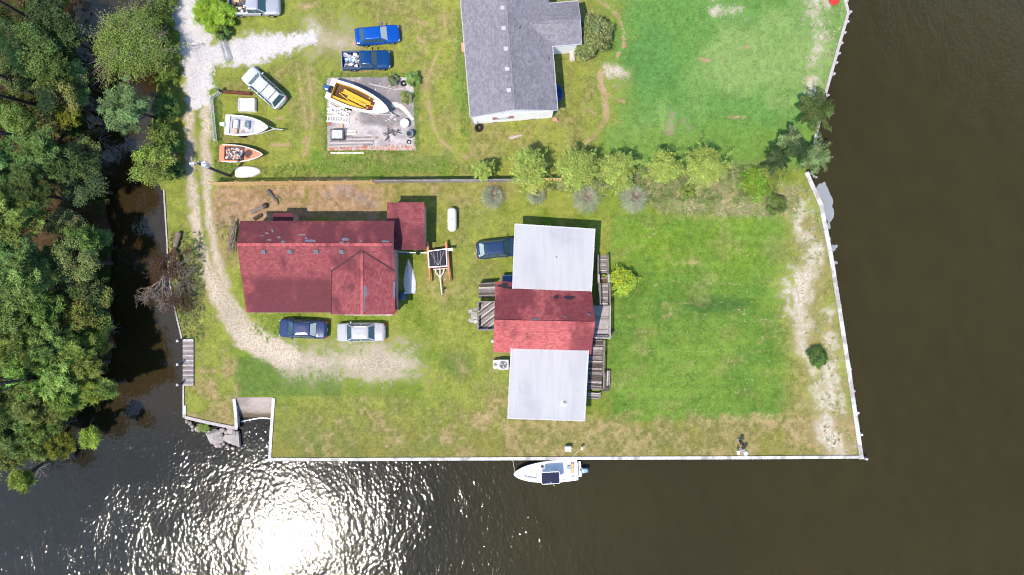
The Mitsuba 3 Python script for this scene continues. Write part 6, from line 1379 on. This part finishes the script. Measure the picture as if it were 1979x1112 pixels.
PINE = (.21, .31, .085); PINE2 = (.25, .36, .09); DARKB = (.16, .23, .075); MIDB = (.21, .29, .08); LIMEB = (.20, .245, .045); YEL = (.26, .29, .05); OLIVE = (.30, .33, .10); CEDAR = (.16, .23, .095)

# the wood on the west bank: (x, y, height, radius, colour, kind, what it looks like)
wood = [
 (25, 75, 4.5, 1.7, DARKB, 'b'), (95, 30, 6, 2.1, DARKB, 'b'), (60, 95, 7, 2.3, MIDB, 'b'), (128, 70, 5, 1.5, DARKB, 'b'), (28, 145, 4, 1.6, OLIVE, 'b'), (100, 140, 6.5, 2.0, MIDB, 'b'), (140, 145, 4, 1.3, OLIVE, 'b'),
 (18, 228, 2.2, 1.1, PINE2, 'p'), (110, 190, 6, 1.7, OLIVE, 'b'), (132, 222, 4.5, 1.4, (0.360, 0.369, 0.057), 'b'), (40, 235, 5, 1.5, PINE2, 'b'), (90, 245, 4.5, 1.4, OLIVE, 'b'), (150, 180, 4, 1.1, MIDB, 'b'),
 (22, 330, 8, 2.6, PINE, 'p'), (75, 300, 8, 2.4, PINE2, 'p'), (125, 325, 7, 2.2, DARKB, 'b'), (165, 300, 4.5, 1.5, OLIVE, 'b'), (55, 370, 9, 2.6, PINE, 'p'), (160, 360, 6, 1.8, DARKB, 'b'), (20, 420, 10, 2.8, PINE2, 'p'),
 (130, 440, 5, 1.6, OLIVE, 'b'), (165, 465, 6, 1.7, PINE2, 'p'), (25, 500, 9, 2.6, PINE2, 'p'), (90, 505, 5, 1.5, MIDB, 'b'), (150, 505, 7, 1.9, MIDB, 'b'), (196, 462, 4, .8, PINE2, 'p'),
 (50, 555, 10, 2.7, PINE2, 'p'), (160, 560, 6, 1.9, DARKB, 'b'), (195, 572, 4.5, 1.2, MIDB, 'b'), (25, 610, 9, 2.5, (0.227, 0.351, 0.095), 'p'), (85, 610, 8, 2.3, (0.227, 0.351, 0.095), 'p'), (150, 615, 6.5, 2.0, OLIVE, 'b'), (190, 622, 4.5, 1.2, MIDB, 'b'),
 (30, 670, 9, 2.7, (0.246, 0.369, 0.104), 'p'), (95, 665, 8.5, 2.4, (0.246, 0.369, 0.104), 'p'), (150, 680, 7.5, 2.0, PINE2, 'p'), (185, 655, 5, 1.4, OLIVE, 'b'), (60, 725, 8, 2.4, (0.209, 0.334, 0.095), 'p'), (125, 735, 8, 2.2, (0.265, 0.386, 0.095), 'p'), (165, 712, 7, 1.5, (0.284, 0.386, 0.095), 'p'),
 (20, 770, 8, 2.4, (0.227, 0.351, 0.104), 'p'), (75, 780, 8, 2.3, (0.284, 0.404, 0.104), 'p'), (125, 768, 7.5, 2.0, (0.302, 0.421, 0.095), 'p'), (178, 752, 6.5, 1.5, (0.322, 0.421, 0.095), 'p'), (205, 752, 6, .8, (0.322, 0.421, 0.095), 'p'),
 (25, 835, 7, 2.1, (0.227, 0.351, 0.095), 'p'), (60, 858, 6, 1.9, (0.284, 0.386, 0.113), 'p'), (115, 860, 5, 1.3, (0.360, 0.439, 0.104), 'p'), (85, 830, 6, 1.6, (0.246, 0.351, 0.113), 'p'), (10, 885, 5, 1.6, OLIVE, 'b'), (176, 845, 5, .85, (0.360, 0.474, 0.095), 'p'), (42, 928, 5, 1.0, (0.322, 0.439, 0.095), 'p'), 
]
lead = {id(DARKB): 'dark leafy', id(MIDB): 'mid green leafy', id(OLIVE): 'olive green leafy', id(PINE): 'deep green', id(PINE2): 'soft green', id(CEDAR): 'dark blue green'}
def wood_label(x, y, col, kd):
    if (x, y) == (42, 928): return 'bright green drooping pine branch over the water at the lower left corner'
    if (x, y) == (176, 845): return 'small bright green pine crown hanging over the water right of the wood'
    tone = lead.get(id(col), 'bright green' if kd == 'p' else 'yellow green')
    where = 'at the top' if y < 180 else 'in the upper part' if y < 290 else 'in the middle' if y < 520 else 'in the lower part' if y < 740 else 'at the lower end'
    return f"{tone} {'pine' if kd == 'p' else 'tree'} {where} of the wood" + (', by the water' if x > 140 else ', at the photo edge' if x < 35 else '')
names = [wood_label(x, y, c, kd) for x, y, h, R, c, kd in wood]
for i, (x, y, h, R, col, kd) in enumerate(wood):
    if x < 0: names[i] = 'shadowy tall pine beyond the left edge, ' + {250: 'uppermost', 400: 'second', 560: 'third', 700: 'lowest'}[y] + ' of four'
for i, (x, y, h, R, col, kd) in enumerate(wood):
    same = sorted((wood[j][1], j) for j in range(len(wood)) if wood_label(*wood[j][:2], *wood[j][4:]) == wood_label(x, y, col, kd) and wood[j][0] > 0)
    lab = names[i]
    if len(same) > 1 and x > 0: lab += ', ' + (['upper one', 'lower one'] if len(same) == 2 else ['uppermost', 'second down', 'third down', 'fourth down', 'fifth down', 'sixth down'])[[j for _, j in same].index(i)]
    ln_ = (1.2, 0) if x > 160 and y > 440 else (0, 0)
    if (x, y) == (42, 928): ln_ = (-1, -2.)
    if (x, y) == (176, 845): ln_ = (2.4, -1.)
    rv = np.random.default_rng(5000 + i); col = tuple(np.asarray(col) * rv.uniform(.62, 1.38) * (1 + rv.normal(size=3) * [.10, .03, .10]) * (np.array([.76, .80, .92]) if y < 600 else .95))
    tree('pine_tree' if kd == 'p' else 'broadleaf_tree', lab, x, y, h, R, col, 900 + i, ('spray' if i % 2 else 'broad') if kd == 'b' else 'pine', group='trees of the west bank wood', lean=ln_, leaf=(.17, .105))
# tall trunks whose crowns stand beyond the edge of the picture
for i, (x0_, y0_, h) in enumerate(((78, 48, 16), (72, 204, 15), (108, 284, 17), (64, 182, 14), (70, 807, 14), (150, 716, 15))):
    rng = np.random.default_rng(60 + i); b = P(x0_, y0_, -.1)
    k = thing('pine_tree', ['tall bare pine trunk at the top left corner', 'lower of two tall bare trunks in the upper part of the wood', 'tall bare trunk slanting across a tan clearing in the wood', 'upper of two tall bare trunks in the upper part of the wood', 'tall bare trunk in the lower part of the wood near the water', 'tall bare trunk crossing the bright pines of the wood'][i], 'pine tree')
    top = b + [rng.normal() * .4 - .6, rng.normal() * .4 + .2, h]; part(k, 'trunk', limb_mesh(rng, b, top, [top + rng.normal(size=3) * [1.3, 1.3, .8] - [0, 0, 1.5] for _ in range(8)], .19), 'bark', 50)
    F = Foliage()
    if i < 3:
        for j in range(26):
            a = rng.uniform(0, 6.28); tip = top + [math.cos(a) * rng.uniform(.4, 2.0), math.sin(a) * rng.uniform(.4, 2.0), rng.uniform(-3, .4)]; pp = top + (tip - top) * rng.uniform(.3, 1, (14, 1)) + rng.normal(size=(14, 3)) * .3; F.add(needle_tufts(rng, pp, .1, 24, .36, .06, PINE))
    else:
        pp = top + rng.normal(size=(60, 3)) * [.9, .9, .9] - [0, 0, 1]; F.add(needle_tufts(rng, pp, .1, 18, .36, .05, PINE))
    F.put(k, 'crown')
# dead twigs and undergrowth at the bank
def twiggy(name, label, cat, root, dirs, depth, ln, r, seed, m, spread=.5, zdrop=0., parent=None, nm='branch'):
    rng = np.random.default_rng(seed); mb = MB()
    def grow(p, d, l, rad, dp):
        q = p + d * l * .5 + rng.normal(size=3) * l * .05; e = p + d * l + rng.normal(size=3) * l * .07; e[2] = max(e[2], .04 if zdrop == 0 else zdrop)
        mb.tube([p, q, e], [rad, rad * .85, rad * .65], 4 if rad < .03 else 6)
        if dp > 0:
            for _ in range(rng.integers(2, 5)):
                nd = unit(d + rng.normal(size=3) * spread * [1, 1, .5]); s = p + (e - p) * rng.uniform(.4, 1); grow(s, nd, l * rng.uniform(.5, .8), max(.012, rad * .55), dp - 1)
    for d in dirs: grow(np.asarray(root, float), unit(np.asarray(d, float)), ln, r, depth)
    if parent: return part(parent, nm, mb, m, 50)
    k = thing(name, label, cat); part(k, 'branches', mb, m, 50); return k
for i, (px, py, s) in enumerate(((192, 272, .9), (152, 140, .7), (215, 635, .7), (196, 622, .6), (75, 905, .9))):
    twiggy('dead_branches', ['pale dead branches in the water below the clearing of the wood', 'pale dead twigs by the bank at the upper left', 'grey dead branches at the water edge of the middle wood', 'small grey dead branch below the middle wood', 'bare pale branches reaching over the water at the lower left'][i], 'branches', P(px, py, .3), [(1, .4, .2), (.3, 1, .2), (.8, -.5, .3), (-.2, -.9, .2)], 2, s, .035, 200 + i, 'dead_wood', .6, -.7)
rng = np.random.default_rng(77)
F = Foliage()
for i in range(420):
    x, y = rng.uniform(-20, 205), rng.uniform(-20, 890)
    if y > 780 and x > 140: continue
    if y < 250 and x > 150: continue
    p = P(x, y, 0); pp = p + rng.normal(size=(9, 3)) * [.35, .35, .1] + [0, 0, .35]
    d = unit(rng.normal(size=(9 * 14, 3)) + [0, 0, .8]); q = np.repeat(pp, 14, 0) + d * rng.uniform(.05, .4, (9 * 14, 1))
    F.add(leaves(rng, q, unit(d + rng.normal(size=d.shape) * .5), .2, .12, np.array([(.07, .11, .03), (.13, .14, .035), (.05, .085, .025), (.17, .13, .06)][rng.integers(0, 4)]), .25))
v, f, c = F.arr(); stuff('undergrowth', 'low ferns and brush under the wood on the west bank', 'undergrowth', (v, f), 'leaf', c)

# trees and shrubs between the creek and the drive
tree('broadleaf_tree', 'large yellow green tree with pale bare twigs over the creek at the top', 252, 86, 4.6, 3.9, (.135, .185, .048), 301, 'spray', Rz=1.7, n_cl=330, bare=2.6, leaf=(.18, .08))
tree('broadleaf_tree', 'dark green tree behind the large yellow green one beside the drive', 300, 40, 2.6, 1.9, (.095, .13, .032), 302, 'spray', leaf=(.17, .085))
tree('broadleaf_tree', 'green leafy tree along the drive above the pale pine', 318, 140, 2.0, 1.3, (.10, .14, .03), 303, 'spray', leaf=(.17, .085)); tree('broadleaf_tree', 'dark rounded tree shading the two track drive', 322, 205, 2.4, 1.2, (.055, .095, .028), 304, leaf=(.2, .12))
tree('pine_tree', 'pale grey green pine leaning over the creek', 245, 212, 6.5, 2.5, (.125, .185, .075), 305, 'pine', lean=(-1.6, 0), n_cl=34)
tree('broadleaf_tree', 'olive tree below the pale pine beside the drive', 312, 262, 2.8, 1.5, (.10, .14, .035), 306, 'spray', leaf=(.17, .085)); tree('broadleaf_tree', 'rounded green tree at the end of the creek bulkhead', 296, 318, 4.2, 1.9, (.13, .175, .04), 307, leaf=(.19, .11), n_cl=52)
tree('shrub', 'brown withered shrub behind the rounded tree by the drive', 328, 300, 1.6, .8, (.20, .13, .07), 308, leaf=(.18, .08)); tree('shrub', 'dark shrub at the drive side of the rounded tree', 338, 330, 1.6, .75, (.05, .085, .03), 309)
tree('shrub', 'low green shrub beside the drive at the top', 322, -5, 1.6, 1.1, (.10, .14, .04), 310, 'spray'); tree('shrub', 'low green shrub on the bank above the withered one', 340, 285, 1.4, .8, (.10, .15, .04), 311)
# hedge at the top of the drive
tree('hedge', 'bright green hedge running along the driveway at the top', 405, 22, 1.9, 1.35, (.17, .26, .03), 320, Rz=1.2, n_cl=60, leaf=(.16, .1)); tree('hedge', 'lower end of the bright green hedge by the field gate', 414, 52, 1.5, .85, (.16, .24, .03), 321, Rz=.9, leaf=(.16, .1))
tree('shrub', 'round bright green shrub touching the silver pickup', 434, 28, 2.0, 1.05, (.19, .29, .04), 322, Rz=1.0, leaf=(.15, .09), n_cl=30); tree('shrub', 'dark green shrub between hedge and field gate', 426, 62, 1.5, .65, (.07, .11, .03), 323)
# row of yellow green trees
rowl = ['leftmost and smallest of the yellow green trees', 'tall yellow green tree second from the left in the row', 'yellow green tree third from the left in the row', 'yellow green tree fourth from the left in the row', 'yellow green tree fifth from the left in the row', 'rightmost yellow green tree of the row']
for i, (x, y, R, h) in enumerate(((934, 330, 1.0, 2.4), (1022, 322, 1.9, 4.3), (1116, 326, 2.1, 4.3), (1194, 328, 1.95, 4.0), (1282, 325, 1.8, 3.6), (1364, 322, 2.05, 3.6))):
    tree('willow_tree', rowl[i], x, y, h + 1.1, R, (.44, .54, .13), 330 + i, Rz=h * .42, kind='spray', n_cl=int(40 + R * R * 26), leaf=(.19, .075), var=.16, tint=((.38, .46, .12), .3))
    if i == 1: tree('willow_tree', 'lower crown of the yellow green trees, in front of the second tree', 1038, 352, 2.6, 1.1, (.52, .59, .15), 339, 'spray', leaf=(.2, .06))
# right hand group at the bulkhead
for lab, x, y, h, R, col, kd in (('open crowned olive green tree over the narrow grey bulkhead', 1578, 216, 3.6, 1.75, (.095, .135, .045), 'spray'), ('dark green tree growing out over the water at the bend of the bulkhead', 1578, 302, 3.2, 1.45, CEDAR, 'spray'),
        ('dark green tree left of the bend of the bulkhead', 1540, 285, 3.4, 1.3, (.06, .10, .045), 'spray'), ('dark tree at the right end of the yellow green row', 1503, 308, 3.0, 1.25, (.06, .095, .04), 'spray'), ('upper dark tree of the group at the bulkhead bend', 1530, 268, 3.2, .9, CEDAR, 'spray')):
    tree('oak_tree', lab, x, y, h + .6, R * 1.1, tuple(q * 1.25 for q in col), int(x + y), kd, leaf=(.17, .09), n_cl=int(16 + R * R * 15), var=.25, m=130)
tree('shrub', 'bright green vine covered mound at the right end of the dry reeds', 1462, 352, 1.7, 1.8, (.13, .21, .03), 350, 'spray', Rz=1.2, n_cl=120, leaf=(.16, .1)); tree('shrub', 'yellow green shrub above the vine covered mound', 1492, 335, 2.0, 1.3, (.15, .19, .045), 351, 'spray', leaf=(.17, .08))
tree('shrub', 'dark round shrub at the lower end of the dry reeds', 1502, 394, 1.3, .95, (.075, .115, .03), 352, leaf=(.15, .09)); tree('shrub', 'lone round dark shrub on the sandy east edge of the lawn', 1580, 690, 1.3, .95, (.055, .10, .025), 353, leaf=(.14, .09), n_cl=30, var=.35)
tree('shrub', 'small green shrub among the dry reeds', 1328, 372, 1.0, .6, (.11, .16, .035), 354)
tree('laurel_bush', 'large dull olive bush beside the side wing of the grey roofed house', 1148, 66, 2.9, 1.6, (.12, .14, .055), 360, n_cl=80, leaf=(.22, .13), Rz=1.3, var=.45); tree('laurel_bush', 'smaller olive bush below the large one at the side wing', 1130, 98, 2.1, 1.0, (.12, .145, .055), 361, leaf=(.22, .13), var=.45)
tree('flowering_bush', 'yellow flowered bush beside the grey wooden stairs', 1204, 544, 2.1, 1.5, (.20, .31, .05), 362, 'spray', Rz=.9, n_cl=60, leaf=(.18, .08), tint=((.80, .62, .02), .20), cr=(.2, .34))
tree('shrub', 'potted shrub at the top right of the slab', 760, 156, .9, .5, (.10, .12, .06), 363, leaf=(.12, .07)); tree('shrub', 'green plant at the upper right corner of the slab', 799, 153, 1.1, .6, (.11, .18, .05), 364, leaf=(.16, .08)); tree('shrub', 'olive plant on the right edge of the slab', 786, 188, .9, .6, (.14, .17, .06), 365, leaf=(.14, .07))
# pampas clumps and reeds
def blades(rng, c, n, R, h, col, wd=.035, tip=None):
    a = rng.uniform(0, 6.28, n); rr = R * rng.uniform(.45, 1.05, n); u = np.column_stack([np.cos(a), np.sin(a), a * 0]); s = np.column_stack([-u[:, 1], u[:, 0], a * 0]) * wd / 2
    V = []; ts = (0, .35, .7, 1.)
    for t in ts: pz = h * rng.uniform(.85, 1.1) * (1.9 * t - 1.35 * t * t); q = c + u * (rr * t ** .9)[:, None] * 1. + np.array([0, 0, 1.]) * (pz * rng.uniform(.7, 1.1, n))[:, None]; V += [q - s * (1.05 - t), q + s * (1.05 - t)]
    v = np.stack(V, 1).reshape(-1, 3); i = np.arange(n)[:, None] * 8; f = np.vstack([i + q for q in ([0, 1, 3], [0, 3, 2], [2, 3, 5], [2, 5, 4], [4, 5, 7], [4, 7, 6])])
    k = np.asarray(col) * (1 + .2 * rng.normal(size=(n, 1))).clip(.5, 1.5)
    if tip is not None: pick = rng.random(n) < tip[1]; k[pick] = tip[0]
    return v, f, np.repeat(k, 8, 0).clip(.01, .9)
for i, (x, y, R, lab) in enumerate(((952, 382, 1.35, 'leftmost grey green pampas grass clump'), (1036, 378, 1.1, 'small pampas grass clump below the tall yellow green tree'), (1132, 386, 1.65, 'large pampas grass clump third from the left'), (1224, 386, 1.65, 'rightmost pampas grass clump below the yellow green row'))):
    rng = np.random.default_rng(400 + i); k = thing('pampas_grass', lab, 'pampas grass'); c = P(x, y, .05); F = Foliage(); F.add(blades(rng, c, 1100, R, .95, (.36, .44, .29), .045, ((.55, .46, .34), .2))); F.put(k, 'leaves')
    F = Foliage(); F.add(blades(rng, c + [.15, .3, 0], 90, R * .5, 1.5, (.46, .36, .30), .05)); F.put(k, 'dry_plumes')
rng = np.random.default_rng(420); F = Foliage()
reed = Polygon([(1235, 340), (1300, 352), (1420, 345), (1440, 375), (1500, 385), (1530, 372), (1540, 400), (1490, 416), (1420, 414), (1340, 408), (1275, 406), (1250, 380)])
n = 0
while n < 1000:
    x, y = rng.uniform(1230, 1540), rng.uniform(335, 416)
    if not reed.contains(shapely.Point(x, y)): continue
    n += 1; c = P(x, y, 0); col = [(.56, .46, .28), (.40, .40, .18), (.26, .34, .10), (.64, .56, .38), (.22, .28, .09)][rng.integers(0, 5)]; F.add(blades(rng, c, 9, rng.uniform(.6, 1.3), rng.uniform(.15, .55), col, .05))
v, f, c = F.arr(); stuff('dry_reeds', 'tangled mass of dry tan reeds below the right end of the tree row', 'reeds', (v, f), 'leaf', c)
rng = np.random.default_rng(421); F = Foliage()
for i in range(430):
    x, y = (rng.uniform(1225, 1500), rng.uniform(322, 392)) if i < 330 else (rng.uniform(1050, 1230), rng.uniform(338, 366))
    c = P(x, y, rng.uniform(.1, .6)); m_ = 46; d_ = unit(rng.normal(size=(m_, 3)) + [0, 0, .5]); q = c + d_ * rng.uniform(.05, .42, (m_, 1)) * [1, 1, .6]
    F.add(leaves(rng, q, unit(d_ * .6 + rng.normal(size=(m_, 3)) * .4 + [0, 0, .7]), .15, .07, np.array([(.30, .36, .14), (.22, .31, .09), (.38, .38, .20), (.16, .23, .07)][rng.integers(0, 4)]), .25))
v, f, c = F.arr(); stuff('vine_thicket', 'low tangle of green vines filling the gaps between the yellow green trees', 'vines', (v, f), 'leaf', c)
near_shore = land.buffer(-.25)
def weeds(label, boxes, n, seed, h=.35, inside=True, cols=((.22, .34, .07), (.28, .40, .09), (.34, .38, .12))):
    rng = np.random.default_rng(seed); F = Foliage()
    for (x0_, x1_, y0_, y1_), w in boxes:
        for _ in range(int(n * w)):
            ex = rng.beta(1.6, 1.6, 2) * 1.5 - .25 if min(x1_ - x0_, y1_ - y0_) > 14 else rng.random(2); c = P(x0_ + (x1_ - x0_) * ex[0], y0_ + (y1_ - y0_) * ex[1], 0)
            if not inside or near_shore.contains(shapely.Point(c[0], c[1])): F.add(blades(rng, c, 7, rng.uniform(.18, .42), h * rng.uniform(.3, .9), cols[rng.integers(0, len(cols))], .05))
    v, f, c = F.arr(); stuff('tall_weeds', label, 'weeds', (v, f), 'leaf', c)
weeds('uncut weeds along the honey coloured fence', [((600, 900, 318, 333), 1.), ((640, 800, 298, 315), .3)], 330, 1, .3)
weeds('uncut weeds round the concrete slab', [((800, 808, 150, 292), .5), ((626, 632, 150, 292), .4), ((640, 800, 143, 149), .3), ((634, 802, 292, 296), .3)], 420, 2, .35)
weeds('uncut weeds along the left wall of the grey roofed house', [((884, 897, 20, 150), .6), ((893, 908, 150, 242), .5)], 420, 3, .4)
weeds('uncut weeds inside the white picket fence and round the old boats', [((416, 428, 195, 345), .7), ((425, 452, 318, 346), .5), ((500, 620, 325, 345), .3)], 420, 4, .4)
weeds('uncut grass around the fallen dead tree', [((350, 388, 480, 625), 1.), ((322, 345, 470, 560), .3)], 620, 5, .5, True, ((.18, .27, .09), (.26, .32, .12), (.38, .34, .18)))
weeds('rough grass tufts on the sandy east edge', [((1560, 1600, 600, 720), .1), ((1590, 1640, 780, 880), .15), ((1540, 1590, 350, 480), .5), ((1595, 1645, 700, 780), .12), ((1560, 1620, 20, 190), .5)], 320, 6, .3, True, ((.26, .36, .14), (.36, .40, .18), (.5, .44, .28)))
weeds('grey green undergrowth beneath the yellow green tree row', [((1160, 1300, 338, 374), 1.), ((1060, 1160, 345, 366), .5), ((1400, 1500, 320, 350), .6), ((1290, 1420, 338, 360), .7)], 420, 9, .45, True, ((.34, .40, .20), (.26, .36, .12), (.46, .44, .26)))
weeds('green weeds on the rock pile', [((383, 402, 822, 832), 1.)], 60, 7, .3, False)
weeds('low weeds by the track in front of the garage', [((488, 545, 610, 650), 1.)], 90, 8, .22)
# fallen tree
k = thing('fallen_tree', 'fallen dead tree with bare brown branches across the creek bulkhead', 'fallen tree')
a, b = P(346, 450, .35), P(338, 478, .45)
part(k, 'trunk', MB().tube([a, (a + b) / 2, b], [.27, .25, .2], 12), 'dead_wood', 40)
part(k, 'cut_end', MB().cyl(a, a - (b - a) * .02, .22, n=12), 'dark_wood', 40)
twiggy('', '', '', b, [(-.75, -1, .2), (-.35, -1, .2), (.0, -1, .25), (.35, -1, .2), (.15, -1, .3)], 5, 1.75, .085, 91, 'brown_twig', .45, -.5, k)
twiggy('', '', '', P(317, 530, .6), [(-.35, -1, .05), (.1, -1, .0), (-.1, -1, .1), (-.6, -.8, .0)], 5, 1.5, .075, 92, 'dead_wood', .45, -.6, k, 'grey_branch')
twiggy('', '', '', P(338, 505, .6), [(.25, -1, .1), (.6, -.9, .1), (.0, -1, .15)], 5, 1.6, .07, 93, 'dead_wood', .48, .05, k, 'grey_branch')
twiggy('', '', '', P(346, 540, .6), [(.25, -1, .05), (.5, -1, .05), (-.2, -1, .1)], 5, 1.5, .06, 94, 'brown_twig', .5, .05, k)
k = thing('brush_pile', 'grey heap of cut brush and poles at the left end of the garage', 'brush pile')
rng = np.random.default_rng(95); m = MB()
for i in range(10): a = P(458 - i * .6 + rng.normal() * 2, 430 + rng.normal() * 4, .15 + .05 * i); b = P(450 - i + rng.normal() * 2.5, 488 + rng.normal() * 6, .12 + .03 * i); m.tube([a, (a + b) / 2 + rng.normal(size=3) * .1, b], [.05, .06, .03], 6)
part(k, 'pole', m, 'dead_wood', 50); twiggy('', '', '', P(447, 440, .2), [(-.4, -.8, .1), (.2, -1, .1), (-.8, .1, .1), (.1, .8, .1)], 3, .9, .03, 96, 'dead_wood', .6, .03, k)
